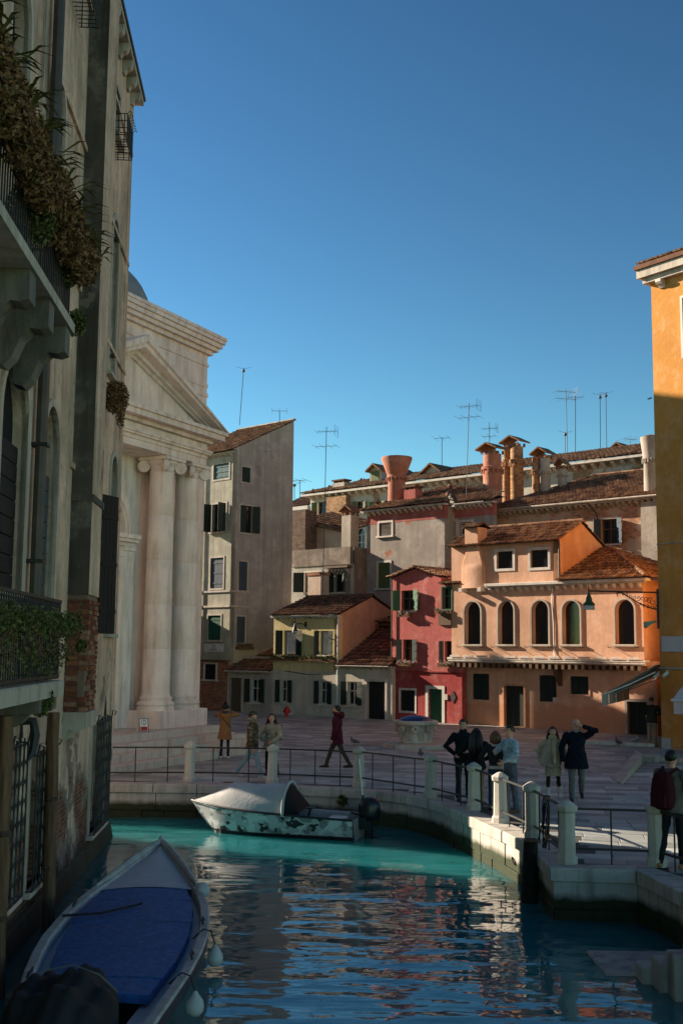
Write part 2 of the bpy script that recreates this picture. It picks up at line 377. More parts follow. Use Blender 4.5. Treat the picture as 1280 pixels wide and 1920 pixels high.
def win(o, x0, x1, z0, z1, y=0., arch=False, frame=.0, fmat=None, proud=.04, sill=True, shut=None, smat=None, pane=None,
        holes=None, sash=None, depth=.22, angs=(165, 165), name='window', curtain=False, keys=False):
    """window part with sub-parts: frame, sill, sash, shutters"""
    if holes is not None: holes.append(hole_poly(x0, x1, z0, z1, arch))
    fmat = fmat or M['istrian']; pane = pane or M['glass']
    pts = hole_poly(x0, x1, z0, z1, arch)
    mb = MB(); mb.poly([(p[0], y + depth - .03, p[1]) for p in pts]); w_ = mb.build(name, pane, o)
    if sash:
        b = MB(); xc = (x0 + x1) / 2; t = .03; ya, yb = y + depth - .075, y + depth - .032
        zt = z1 - (x1 - x0) / 2 if arch else z1
        for xx in (x0 + t, xc, x1 - t): b.box(xx - t, xx + t, ya, yb, z0, zt)
        for zz in (z0 + t, zt - t, z0 + (zt - z0) * .6): b.box(x0 + 2 * t, x1 - 2 * t, ya + .004, yb - .004, zz - t, zz + t)
        b.build('sash', sash, w_)
    if curtain:
        g = []; n = 22
        for zz in (z0 + .06, z1 - .06):
            g.append([(x0 + .08 + (x1 - x0 - .16) * i / n, y + depth - .085 + .018 * math.sin(i * 2.1) + .01 * math.sin(i * .9), zz) for i in range(n + 1)])
        MB().sheet(g).build('curtain', M['curtain'], w_, smooth=True)
    if frame:
        ou = hole_poly(x0 - frame, x1 + frame, z0 - (0 if sill else frame), z1 + frame, arch)
        MB().ring(ou, pts, y - proud, y + .06).build('frame', fmat, w_)
    if sill:
        e = max(frame, .05) + .07
        MB().cbox(x0 - e, x1 + e, y - .13, y + .1, z0 - .09, z0 - .004, .01).build('sill', fmat, w_)
    if shut == 'closed':
        hw = (x1 - x0) / 2
        for k in (0, 1): inst('shutter', shutter_mesh(hw - .01, (z1 - z0) - .03, smat), w_, (x0 + k * hw + .005, y + .06, z0 + .015))
    elif shut == 'open':
        hw = (x1 - x0) / 2; me = shutter_mesh(hw, (z1 - z0), smat)
        if angs[0]: inst('shutter', me, w_, (x0 - .015, y - max(proud, .03) - .035, z0), (0, 0, R(180 + 180 - angs[0]) - R(180) + R(180)))
        if angs[1]: inst('shutter', me, w_, (x1 + .015, y - max(proud, .03) - .035, z0), (0, 0, -R(180 - angs[1])))
    return w_
def px_win(o, r, y=0., **kw): return win(o, *rect(o, *r, y), y=y, **kw)
TILE = {}
def tiles(parent, e0, e1, r1, r0, mat=None, name='roof_tiles', sp=.21, cl=.36, rad=.085, jit=.02):
    """barrel tiles over the quad eave e0-e1, ridge r0-r1 (local points); one joined part over its own underlay"""
    mat = mat or M['tile']; e0, e1, r0_, r1_ = map(Vector, (e0, e1, r0, r1)); mb = MB(); un = MB()
    nrm = (e1 - e0).cross(r0_ - e0)
    if nrm.length < 1e-6: nrm = (e1 - e0).cross(r1_ - e0)
    nrm.normalize()
    if nrm.z < 0: nrm = -nrm
    un.quad(e0 - nrm * .02, e1 - nrm * .02, r1_ - nrm * .02, r0_ - nrm * .02, 0)
    ue = (e1 - e0).normalized(); slope = nrm.cross(ue)
    if slope.z < 0: slope = -slope
    wid = lambda p: (p - e0).dot(ue); hgt = lambda p: (p - e0).dot(slope)
    q = [(0, 0), ((e1 - e0).length, 0), (wid(r1_), hgt(r1_)), (wid(r0_), hgt(r0_))]
    H = max(q[2][1], q[3][1]); xa = min(p[0] for p in q); xb = max(p[0] for p in q)
    def inside(x, y):
        for i in range(4):
            a, b = q[i], q[(i + 1) % 4]
            if (b[0]-a[0]) * (y-a[1]) - (b[1]-a[1]) * (x-a[0]) < -.03: return False
        return True
    nx = int((xb - xa) / sp) + 1; ny = max(1, int(math.ceil(H / cl)))
    for i in range(nx):
        x = xa + sp * (i + .5)
        for j in range(ny):
            y = cl * j
            if not inside(x, min(y + cl * .5, H * .985)): continue
            l = min(cl * 1.12, H - y + .05)
            a = rnd.uniform(-jit, jit); base = e0 + ue * (x + a) + slope * (y - .05 if j == 0 else y) ; tip = e0 + ue * (x + rnd.uniform(-jit, jit)) + slope * (y + l)
            vs = []; up_ = .012 + rnd.uniform(0, .018)
            for (c, rr, lift) in ((base, rad * 1.08, .035 + up_), (tip, rad * .84, .0 + up_ * .3)):
                for k in range(5):
                    th = math.pi * k / 4; vs.append(c + ue * (rr * math.cos(th)) + nrm * (rr * .85 * math.sin(th) + lift - .02))
            mb.add(vs, [(k, k+1, k+6, k+5) for k in range(4)] + [(4, 3, 2, 1, 0)])
    o = mb.build(name, mat, parent, kind='stuff')
    u = un.build('roof_underlay', M['under'], parent)
    return o
def ridge(parent, a, b, r=.1, mat=None, name='ridge_tiles'):
    a, b = Vector(a), Vector(b); n = max(1, int((b - a).length / .38)); mb = MB(); d = (b - a) / n; s_ = d.normalized().cross(Vector((0, 0, 1))).normalized()
    for i in range(n):
        vs = []
        for (c, rr) in ((a + d * i, r * 1.1), (a + d * (i + 1.1), r * .9)):
            for k in range(6):
                th = math.pi * k / 5; vs.append(c + s_ * (rr * math.cos(th)) + Vector((0, 0, rr * math.sin(th) * .9 + rnd.uniform(0, .01))))
        mb.add(vs, [(k, k+1, k+7, k+6) for k in range(5)] + [tuple(range(5, -1, -1))])
    return mb.build(name, mat or M['tile'], parent, kind='stuff')
def bracket_mesh(d, w_, h, mat, key={}):
    k = (d, w_, h, mat.name)
    if k not in key:
        pr = [(0, 0), (-d, 0), (-d, -h * .35), (-d * .8, -h * .6), (-d * .45, -h * .7), (-d * .25, -h), (0, -h)]
        key[k] = MB().prism(pr, -w_ / 2, w_ / 2, 'x').mesh('bracket', mat)
    return key[k]
def brackets(o, a, b, n, d=.25, w_=.14, h=.2, mat=None):
    """row of cornice brackets from a to b (local points at the wall face, top of the bracket)"""
    me = bracket_mesh(d, w_, h, mat or M['istrian_d']); a, b = Vector(a), Vector(b); rz = math.atan2((b - a).y, (b - a).x)
    for i in range(n): inst('bracket', me, o, a.lerp(b, (i + .5) / n), (0, 0, rz))
def leaves(mb, c, rad, n, size=.07, droop=.3, asp=1.6):
    for _ in range(n):
        d = Vector((rnd.gauss(0, 1), rnd.gauss(0, 1), rnd.gauss(0, 1))).normalized() * rnd.random() ** .4
        p = Vector(c) + Vector((d.x * rad[0], d.y * rad[1], d.z * rad[2]))
        a = Vector((rnd.gauss(0, 1), rnd.gauss(0, 1), rnd.gauss(0, .6) - droop)).normalized(); b = a.cross(Vector((rnd.gauss(0, 1), rnd.gauss(0, 1), rnd.gauss(0, 1)))).normalized()
        s_ = size * rnd.uniform(.6, 1.4)
        mb.quad(p - a * s_ * asp * .5, p + b * s_ * .5, p + a * s_ * asp * .5, p - b * s_ * .5)
def blades(mb, c, n, ln=.35, wd=.025, spread=1., upw=.6):
    for _ in range(n):
        th = rnd.uniform(0, 6.28); out = Vector((math.cos(th) * spread, math.sin(th) * spread, upw * rnd.uniform(.5, 1.5))).normalized()
        s_ = Vector((-math.sin(th), math.cos(th), 0)) * wd; p = Vector(c) + Vector((rnd.uniform(-.08, .08), rnd.uniform(-.08, .08), rnd.uniform(-.05, .05))); l = ln * rnd.uniform(.6, 1.2)
        q = p + out * l * .55; e = p + out * l + Vector((0, 0, -.28 * l))
        mb.add([p - s_ * .6, p + s_ * .6, q + s_, q - s_, e], [(0, 1, 2, 3), (3, 2, 4)])
# ================================================================== the setting
WZ = -.8
# ---- water
def water_mat():
    m = N('canal_water'); p = m.pos(scale=(1, 1, 1)); g = m.xyz(p)
    n1 = m.noise(m.pos(scale=(.5, 1.1, 1)), 1.35, 1, .5)
    n2 = m.noise(m.pos(scale=(.7, 1.5, 1)), 4.2, 1, .5)
    h = m.math('ADD', n1, m.math('MULTIPLY', n2, .15))
    k_ = m.math('ADD', m.math('MULTIPLY', m.ramp(m.noise(m.pos(scale=(.6, 1.2, 1)), .38, 3, .55), .35, .68), 1.15), .3)
    m.bump(m.math('MULTIPLY', h, k_), 1., .038)
    c = m.mix(m.ramp(m.noise(p, .35, 3), .35, .65), (.013, .135, .155), (.022, .185, .195))
    m.b.inputs['IOR'].default_value = 1.5
    m.b.subsurface_method = 'BURLEY'; m.b.inputs['Subsurface Weight'].default_value = 1.; m.b.inputs['Subsurface Radius'].default_value = (.25, 1., 1.); m.b.inputs['Subsurface Scale'].default_value = 1.6
    return m.done(c, .015, .5)
wb = MB()
for i in range(1): wb.quad((-60, -20, WZ), (40, -20, WZ), (40, 45, WZ), (-60, 45, WZ))
wo = wb.build('water', water_mat()); wo['kind'] = 'structure'
# ---- quay line
QP = [gnd(*p) for p in ((205, 1470), (370, 1472), (480, 1473.5), (563, 1476), (640, 1479.5), (709, 1484.5), (762, 1491), (805, 1500), (832, 1508.5), (850, 1518),
                        (900, 1539), (945, 1559), (982, 1577), (1010, 1599), (1036, 1627), (1194, 1632), (1231, 1648), (1282, 1673), (1345, 1712))]
QP = [Vector((-16, 28.9, 0)), Vector((-9, 28.5, 0))] + [Vector((p.x, p.y, 0)) for p in QP] + [Vector((6.2, 14.2, 0)), Vector((9, 12.6, 0))]
def offset(P, d):
    out = []
    for i, p in enumerate(P):
        a = P[max(i-1, 0)]; b = P[min(i+1, len(P)-1)]
        n = Vector((-(b-a).y, (b-a).x, 0)).normalized(); out.append(p + n * d)
    return out
quay = MB()
back = offset(QP, .12)
for i in range(len(QP) - 1): quay.quad(back[i] + Vector((0, 0, -.02)), back[i+1] + Vector((0, 0, -.02)), back[i+1] + Vector((0, 0, -2)), back[i] + Vector((0, 0, -2)))
quay_o = quay.build('quay', M['quayj']); quay_o['kind'] = 'structure'
def along(P, step, jit=.2):
    """cut a polyline into stretches that end at its corners"""
    seg = []
    for i in range(len(P) - 1):
        l = (P[i+1] - P[i]).length
        n = max(1, round(l / step)); cuts = [0] + sorted((k + rnd.uniform(-jit, jit)) / n for k in range(1, n)) + [1]
        seg += [(i, cuts[k], cuts[k+1]) for k in range(n)]
    return seg
def course(name, d0, d1, z0, z1, step, mat, gap=.009, jz=.006, jd=.012):
    A = offset(QP, d0); B = offset(QP, d1)
    for (i, s0, s1) in along(QP, step):
        l = (A[i+1] - A[i]).length; g = gap / max(l, .1)
        a0, a1 = A[i].lerp(A[i+1], s0 + g), A[i].lerp(A[i+1], s1 - g); b0, b1 = B[i].lerp(B[i+1], s0 + g), B[i].lerp(B[i+1], s1 - g)
        n = (b0 - a0).normalized(); j = rnd.uniform(-jd, jd); a0 = a0 + n * j; a1 = a1 + n * (j + rnd.uniform(-.006, .006))
        zt = z1 + rnd.uniform(-jz, jz); c = .016; c0 = (a0 + a1 + b0 + b1) / 4; o0 = Vector((c0.x, c0.y, 0))
        e = n * c; Z = lambda p, z: (p.x - o0.x, p.y - o0.y, z)
        vs = [Z(a0, z0), Z(a1, z0), Z(b1, z0), Z(b0, z0), Z(a0, zt - c), Z(a1, zt - c), Z(b1, zt - c), Z(b0, zt - c), Z(a0 + e, zt), Z(a1 + e, zt), Z(b1, zt), Z(b0, zt)]
        mb = MB().add(vs, [(0,1,5,4),(1,2,6,5),(2,3,7,6),(3,0,4,7),(4,5,9,8),(5,6,10,9),(6,7,11,10),(7,4,8,11),(8,9,10,11)])
        o = mb.build(name, mat, quay_o); o.location = o0
course('coping_stone', -.06, .42, -.19, .012, 1.25, M['quay'])
course('wall_stone', 0, .2, -.62, -.2, 1.0, M['quay'], jd=.02)
course('wall_stone', .01, .2, -1.2, -.63, .85, M['quay'], jd=.02)
# ---- pavement
IN = offset(QP, .415)
pv = MB(); far = [Vector((40, 12.6, 0)), Vector((40, 110, 0)), Vector((-40, 110, 0)), Vector((-40, 28.9, 0))]
ring_ = [Vector((p.x, p.y, -.014)) for p in IN + far]
flat = [Vector((p.x, p.y, 0)) for p in ring_]
pv.add(ring_, [tuple(t) for t in tessellate_polygon([flat])])
pave = pv.build('pavement', M['joint']); pave['kind'] = 'structure'
def inside_poly(x, y, P):
    c = False; j = len(P) - 1
    for i in range(len(P)):
        if (P[i].y > y) != (P[j].y > y) and x < (P[j].x - P[i].x) * (y - P[i].y) / (P[j].y - P[i].y) + P[i].x: c = not c
        j = i
    return c
def proj(p):
    d = Vector(p) - EYE; k = d.dot(fw); return 640 + FPX * d.dot(rt) / k, 960 - FPX * d.dot(up) / k, k
PA = Vector((.985, -.17, 0)).normalized(); PB = Vector((-PA.y, PA.x, 0)); O = Vector((0, 15, 0))
slabs = []
for r_ in range(-14, 110):
    h = .46; s_ = -26 + rnd.uniform(0, 1)
    while s_ < 26:
        l = rnd.uniform(.6, 1.15); c = O + PA * (s_ + l / 2) + PB * (h * r_ + h / 2)
        ok = c.y > 14 and c.y < 66
        if ok:
            x, y, k = proj(c); ok = -60 < x < 1340 and y < 1960
        if ok:
            for (a, b) in ((-.5, -.5), (.5, -.5), (.5, .5), (-.5, .5)):
                q = c + PA * (l * a) + PB * (h * b)
                if not inside_poly(q.x, q.y, flat): ok = False; break
        if ok: slabs.append((l * h / k ** 3, c, l, h))
        s_ += l
slabs.sort(key=lambda t: -t[0])
SLABM = [M['pave'], M['pave2']]; g = .006; rest = MB()
def slab_box(mb, c, l, h, loc):
    tz = rnd.uniform(-.004, .004); vs = []
    for z, e in ((-.014, 0), (tz - .006, 0), (tz, .008)):
        for (a, b) in ((-1, -1), (1, -1), (1, 1), (-1, 1)):
            q = c - loc + PA * (a * (l / 2 - g - e)) + PB * (b * (h / 2 - g - e)); vs.append((q.x, q.y, z + rnd.uniform(-.002, .002)))
    mb.add(vs, [(8,9,10,11)] + [(k+i, k+(i+1) % 4, k+4+(i+1) % 4, k+4+i) for k in (0, 4) for i in range(4)], 1 if rnd.random() < .3 else 0)
for i, (_, c, l, h) in enumerate(slabs):
    if i < 300:
        mb = MB(); slab_box(mb, c, l, h, c); o = mb.build('paving_stone', SLABM, pave); o.location = c
    else: slab_box(rest, c, l, h, Vector((0, 0, 0)))
rest.build('paving_stones', SLABM, pave, kind='stuff')
# ---- landing steps, lower right
st = root('landing_steps', 'worn grey stone landing steps rising from the water at the lower right corner', 'steps', (3.75, 15.9, WZ))
STM = stone('landing_stone', (.42, .37, .33), (.05, .045, .04), .9, .3)
for k in range(7):
    xl = .02 + .11 * k + rnd.uniform(-.02, .02); y1 = -.02 - .36 * k if k else .75
    MB().cbox(xl - (.25 if k == 0 else 0), 3.4, -.36 * (k + 1) - .06, y1, -.9, .03 + .165 * k, .02, jit=.008).build('step', STM, st)
# ---- stone posts and railings along the quay
post_pr = [(.175, 0), (.175, .10), (.15, .13), (.142, .15), (.128, .80), (.165, .83), (.172, .90), (.165, .915), (.06, .985), (.012, 1.0)]
post_me = MB().lathe(post_pr, 8, ang=math.pi / 8).mesh('stone_post', M['post'])
PPX = [(355, 1466), (510, 1469), (672, 1476), (806, 1497), (888, 1519), (938, 1543), (999, 1573), (1062, 1619), (1231, 1625)]
PLB = ['leftmost squat stone post of the quay railing, near the church', 'stone post standing behind the tarp covered motorboat', 'stone post behind the black outboard motor',
       'stone post right of the outboard motor with shaded railing on both sides', 'sunlit stone post in front of the woman with long black hair', 'sunlit stone post in front of the woman with a red scarf',
       'sunlit stone post beside the black mooring pile', 'grey shaded corner post where the quay turns right', 'shaded stone post beside the man with a red backpack']
POSTS = []
for (p, lb) in zip(PPX, PLB):
    q = gnd(*p); q = Vector((q.x, q.y, .008)); POSTS.append(q)
    o = inst('stone_post', post_me, None, q, (rnd.uniform(-.02, .02), rnd.uniform(-.025, .025), rnd.uniform(-.1, .1)), (1, 1, rnd.uniform(.97, 1.03))); tag(o, lb, 'post', 'stone posts of the quay railing')
def railing(a, b, lab, gap=.15, n=None):
    d = (b - a).normalized(); a2, b2 = a + d * gap, b - d * gap; l = (b2 - a2).length
    r_ = root('iron_railing', lab, 'railing', (a2.x, a2.y, 0), math.atan2(d.y, d.x), 'iron railing sections along the quay')
    for nm, z in (('top_rail', .87), ('lower_rail', .24)): MB().box(-.1, l + .1, -.018, .018, z - .018, z + .018).build(nm, M['iron'], r_)
    n = n or max(1, round(l / .78))
    for i in range(n):
        x = l * (i + .5) / n; MB().tube([(x, 0, .0), (x, 0, .86)], .014, 6).build('baluster', M['iron'], r_)
st0 = gnd(150, 1467); st0.z = .008
RL = ['far left iron railing section running behind the house corner', 'iron railing section left of the tarp covered motorboat', 'iron railing section behind the grey boat tarp', 'iron railing section right of the outboard motor',
      'iron railing section in front of the man in black', 'short sunlit railing section held by the woman with a red scarf', 'sunlit sloping railing section beside the man in denim jacket', 'railing section with black rope at the quay corner', 'frontal shaded railing section at the right']
chain = [st0] + POSTS
for i in range(len(chain) - 1): railing(chain[i], chain[i+1], RL[i])
railing(POSTS[-1], Vector((6.25, 15.1, 0)), 'railing section leaving the picture at the right edge')
# ---- black mooring pile
q = gnd(995, 1640, WZ)
pm = root('mooring_pile', 'black tarred mooring pile standing against the quay corner', 'mooring post', (gnd(992, 1692, WZ).x, gnd(992, 1692, WZ).y, WZ))
MB().tube([(0, 0, -.6), (.01, 0, .2), (.03, .03, .7), (.035, .03, 1.0)], [.15, .145, .135, .12], 10).build('shaft', simple('tarred_wood', (.012, .011, .010), .8, .5, 8, .5, 30), pm, smooth=True)
MB().lathe([(.09, 0), (.125, .02), (.11, .05), (.02, .06)], 10, (.035, .03, .99)).build('top', M['wood_post'], pm)
# rope coil on the rail
rp = MB(); a = POSTS[6].lerp(POSTS[7], .42) + Vector((0, 0, .87))
for k in range(4):
    ph = k * .5; pts = [a + Vector((.06 * math.sin(t * 6.28 + ph) , .05 * math.cos(t * 6.28 + ph), -.28 - .1 * k + (.3 + .1 * k) * math.cos(t * 6.28))) for t in [i / 14 for i in range(15)]]
    rp.tube(pts, .012, 5)
rp.tube([a + Vector((0, 0, -.1)), a + Vector((-.1, -.1, -.5)), a + Vector((-.22, -.2, -.85)), a + Vector((-.3, -.24, -.9))], .011, 5)
tag(rp.build('rope', simple('black_rope', (.015, .014, .014), .9), smooth=True), 'coil of black rope tied over the sunlit railing', 'rope')
for k, p in enumerate(((849, 1550), (966, 1615))):        # iron mooring rings on the wall
    i = 9 if k == 0 else 12; c = gnd(*p, z=-.4); mr = MB()
    nn = (QP[i+1] - QP[i]).normalized(); mr.tube([c + nn * (.06 * math.cos(t)) + Vector((-.03 - .03 * math.sin(t), 0, .07 * math.sin(t))) for t in [j * .524 for j in range(13)]], .012, 5)
    tag(mr.build('mooring_ring', M['rust'], smooth=True), ['iron mooring ring on the quay at the bend', 'iron mooring ring on the sunlit quay wall by the black pile'][k], 'ring', 'mooring rings')
# low stone slab lying on the campo
a, b, c_, d = [gnd(*p) for p in ((1147, 1462), (1165, 1472), (1203, 1432), (1192, 1424))]
mb = MB(); pts = [Vector((p.x, p.y, 0)) for p in (a, b, c_, d)]
mb.add(pts + [p + Vector((0, 0, z)) for p, z in zip(pts, (.04, .06, .3, .3))], [(4,5,6,7),(0,1,5,4),(1,2,6,5),(2,3,7,6),(3,0,4,7)])
tag(mb.build('stone_ramp', M['istrian_d']), 'low sloping grey stone ramp lying on the paving right of the couple', 'ramp')
c = gnd(1205, 1428); rs = root('stone_block', 'broken grey stone blocks beside the ramp near the ochre house', 'stone', (c.x, c.y, 0), -.6)
for (x, y, l, h) in ((0, 0, .9, .22), (.75, .35, .6, .16)): MB().cbox(x - l/2, x + l/2, y - .22, y + .22, 0, h, .03, jit=.03).build('block', M['istrian_d'], rs)
c0 = gnd(1060, 1393); c1 = gnd(1226, 1401); d = (c1 - c0); d.z = 0; l = d.length
ks = root('stone_kerb', 'pale stone kerb step at the foot of the ochre house corner', 'kerb', (c0.x, c0.y, 0), math.atan2(d.y, d.x))
for i in range(5): MB().cbox(l * i / 5 + .006, l * (i + 1) / 5 - .006, 0, .42, 0, .12, .015).build('kerb_stone', M['istrian'], ks)
# ================================================================== palazzo on the left
PW = math.atan2(.998, -.062)
cor = gnd(203, 1570, WZ)
pal = root('palazzo', 'tall weathered stuccoed palazzo rising from the water at the left edge', 'building', (cor.x, cor.y, 0), PW)
PH = lp(pal, 243, 165)[1]
holes = []
XN = -20.                                                       # near end of the wall, out of the picture
def pw(r, **kw): return px_win(pal, r, holes=holes, **kw)
DUST = simple('dusty_pane', (.30, .25, .2), .5, .3)
# ground-floor openings
for rr in ((168, 1352, 193, 1548), (50, 1412, 80, 1650)):
    pw(rr, frame=.1, fmat=M['pal2'], pane=DUST, sill=True)
x0, x1, z0, z1 = rect(pal, 0, 1400, 26, 1690); win(pal, x0 - .5, x1, z0, z1, holes=holes, frame=.1, fmat=M['pal2'], pane=DUST)
# piano nobile: tall arched doors
for rr in ((0, 668, 46, 1110), (80, 757, 103, 1128)):
    x0, x1, z0, z1 = rect(pal, *rr); x0 = x1 - 1.15 if rr[0] else lp(pal, -6, 890)[0]
    win(pal, x0, x1, z0, z1, arch=True, holes=holes, frame=.12, fmat=M['pal2'], proud=.05, sill=False, pane=M['dark'] , shut=None, name='arched_window')
    mb = MB(); zt = z0 + (z1 - z0) * .66; n = 8
    for k in range(n): mb.box(x0 + .02, x1 - .02, .1, .14, z0 + (zt - z0) * k / n + .008, z0 + (zt - z0) * (k + 1) / n - .008)
    mb.build('panelled_shutter', M['sh_blue'] if rr[0] else M['black_panel'], pal)
# second floor
for rr in ((22, -60, 54, 180), (96, 138, 120, 262)):
    x0, x1, z0, z1 = rect(pal, *rr); x0 = x1 - 1.1
    win(pal, x0, x1, z0 - .6, z1, arch=True, holes=holes, frame=.12, fmat=M['pal2'], proud=.05, sill=False, pane=M['dark'], name='arched_window')
# right of the chimney breast
x0, x1, z0, z1 = rect(pal, 207, 850, 212, 1188); wx = (x0 + x1) / 2
win(pal, wx - .62, wx + .45, z0, z1, arch=True, holes=holes, frame=.12, fmat=M['istrian_d'], pane=M['dark'], name='arched_window')
x0, x1, z0, z1 = rect(pal, 206, 400, 218, 715); win(pal, x0, x1, z0, z1, arch=True, holes=holes, frame=.14, fmat=M['istrian_d'], pane=M['sh_blue'], sill=True, name='arched_window')
x0, x1, z0, z1 = rect(pal, 213, 165, 223, 262); win(pal, x0, x1, z0, z1, holes=holes, frame=.12, fmat=M['istrian_d'], pane=M['sh_blue'])
wall(pal, 'wall', [(XN, -2), (0, -2), (0, PH), (XN, PH)], holes, 0, M['pal'], depth=.28, thick=.3)
ew = MB(); ew.box(-.35, -.003, .31, 6.5, -2, PH); ew.box(XN, -.36, 6.3, 6.5, -2, PH); ew.build('end_wall', M['pal'], pal)
# dark shutter standing open
z0 = lp(pal, 200, 1190)[1]; z1 = lp(pal, 200, 940)[1]; xs = wx - .66
inst('shutter', shutter_mesh(.56, z1 - z0, M['black_panel']), pal, (lp(pal, 180, 1060)[0], -.08, z0), (0, 0, R(-27)))

# storey mouldings
for yy in (935, 640, 392, 128):
    zz = lp(pal, 200, yy)[1]; MB().box(-6.6 if yy > 500 else -9, -.02, -.055, -.002, zz - .05, zz + .05).build('string_course', M['pal'], pal)
# quoin strip and corner
MB().box(-.42, .03, -.03, .3, .9, PH - .03).build('corner_strip', M['pal'], pal)
# chimney breast on stone corbels
bx0 = lp(pal, 119, 1320)[0]; bx1 = max(bx0 + 1.2, lp(pal, 190, 950, -.36)[0]); bz = lp(pal, 119, 1335)[1]; pr = -.36
zb = lp(pal, 135, 1105, pr)[1]
up_ = MB(); up_.box(bx0, bx1, pr, -.002, zb, PH + 2.5, 0); up_.add([(bx0, pr - .003, zb), (bx1, pr - .003, zb), (bx1, pr - .003, PH + 2.5), (bx0, pr - .003, PH + 2.5)], [(0, 1, 2, 3)], 1)
up_.build('chimney_breast', [M['rough'], M['pal']], pal)
MB().box(bx0 + .03, bx1 - .03, pr + .03, -.002, bz, zb - .002).build('breast_core', simple('mortar_bed', (.20, .13, .095), .95, .3, 4, .4, 30), pal)
zc = lp(pal, 140, 905, pr)[1]; MB().box(bx0 - .03, bx1 + .03, pr - .035, -.002, zc - .06, zc + .06).build('breast_band', M['rough'], pal)
bm = [MB().cbox(-.5, .5, -.5, .5, -.5, .5, .06, jit=.03).mesh('brick', simple('brick_%d' % k, c, .92, .3, 9, .5, 40, .1)) for k, c in enumerate(((.20, .065, .04), (.26, .09, .05), (.15, .052, .036), (.30, .15, .10)))]
rows = int((zb - bz) / .088)
for j in range(rows):                                       # bare brick courses, each brick its own piece
    zz = bz + .088 * (j + .5); off = .13 * (j % 2); fr = j / rows
    x = bx0 - off
    while x < bx1 - .03:
        a, b = max(x, bx0), min(x + .26, bx1); x += .268
        if b - a < .06: continue
        if fr < .42 and rnd.random() < .35 - .3 * fr: continue
        inst('brick', rnd.choice(bm), pal, ((a + b) / 2, pr + .05 + rnd.uniform(-.008, .012), zz), (0, 0, 0), (b - a - .012, .12, .074))
    inst('brick', rnd.choice(bm), pal, (bx0 + .055 + rnd.uniform(-.008, .008), pr + .24, zz), (0, 0, 0), (.12, .2, .074))
pl = plaster('brown_render', (.16, .085, .05), (.08, .05, .035), .7)
for k in range(3):
    cx = bx0 + .22 + k * (bx1 - bx0 - .44) / 2; c = MB(); pts = [(0, bz - .003), (pr - .04, bz - .003), (pr - .04, bz - .28), (pr * .6, bz - .33), (pr * .3, bz - .3), (0, bz - .5)]
    c.prism(pts, cx - .2, cx + .2, 'x').build('corbel', M['istrian_d'], pal)
# eaves with stone brackets
ov = .24
MB().box(XN, ov, -ov, 6.6, PH + .002, PH + .12).build('eave', M['istrian_d'], pal)
MB().box(XN, ov + .03, -ov - .04, 6.6, PH + .123, PH + .2).build('gutter', M['pipe'], pal)
brackets(pal, (-5.2, -.002, PH), (0, -.002, PH), 7, .23, .2, .3)
# downpipes
for (pxa, pya, r_, mt) in ((75, 900, .085, 'pipe'), (62, 900, .015, 'istrian_d')):
    x = lp(pal, pxa, pya, -.13)[0]; mb = MB(); z0 = lp(pal, pxa - 10, 1330)[1] if r_ > .05 else lp(pal, pxa, 1120)[1]
    mb.tube([(x, -.13 if r_ > .05 else -.04, z0), (x, -.13 if r_ > .05 else -.04, PH - .05)], r_, 8)
    d = mb.build('downpipe', M[mt], pal, smooth=True)
    if r_ > .05:
        for zz in (4.6, 6.3, 8.6, 11.2): MB().box(x - .11, x + .11, -.24, -.001, zz, zz + .05).build('pipe_clamp', M['iron'], d)
# balconies
def balcony(xa, xb, proj_, zt, hrail, thick=.16, low=False):
    sl = MB(); sl.cbox(xa, xb, -proj_, -.003, zt - thick, zt, .02); s = sl.build('balcony_slab', M['istrian_d'], pal)
    for zz in (zt + .06, zt + hrail):
        MB().box(xa, xb - .05, -proj_ + .06, -proj_ + .1, zz - .02, zz + .02).build('rail', M['iron'], s)
        MB().box(xb - .09, xb - .05, -proj_ + .101, -.05, zz - .02, zz + .02).build('rail', M['iron'], s)
    n = int((xb - xa) / .115); bl = MB()
    me = MB().tube([(0, 0, 0), (0, 0, hrail - .04)], .011, 5).mesh('baluster', M['iron'])
    for i in range(n): inst('baluster', me, s, (xb - .07 - i * .115, -proj_ + .08, zt + .02))
    for i in range(int(proj_ / .115)): inst('baluster', me, s, (xb - .07, -proj_ + .15 + i * .115, zt + .02))
    if low:
        sc_ = MB()
        for i in range(n):
            x = xb - .12 - i * .115; sc_.tube([(x + .05 * math.cos(t), -proj_ + .08, zt + hrail - .1 + .05 * math.sin(t)) for t in [k * 1.047 for k in range(7)]], .008, 4)
        sc_.build('scroll_band', M['iron'], s)
    return s
PJ = .72
ux, uz = lp(pal, 141, 606, -PJ); s1 = balcony(-18, ux, PJ, uz, 1.02)
lx, lz = lp(pal, 121, 1275, -PJ); s2 = balcony(-15, lx, PJ, lz, 1.06, .2, True)
M['corb'] = stone('sooty_corbel', (.17, .145, .125), (.03, .026, .022), 1., .3, streak=.6)
def corbel(cx, zt, d, w_, h, nm='corbel'):
    pr_ = [(0, zt), (-d, zt), (-d, zt - h * .42), (-d * .86, zt - h * .46), (-d * .68, zt - h * .44), (-d * .5, zt - h * .58), (-d * .36, zt - h * .86), (-d * .2, zt - h), (0, zt - h * .96)]
    MB().prism(pr_, cx - w_ / 2, cx + w_ / 2, 'x').build(nm, [M['corb']], pal)
for cx in (ux - .28, ux - 1.45, ux - 2.6): corbel(cx, uz - .163, PJ - .04, .34, .85)
for cx in (lx - .2, lx - 1.1): corbel(cx, lz - .203, PJ - .08, .26, .42)
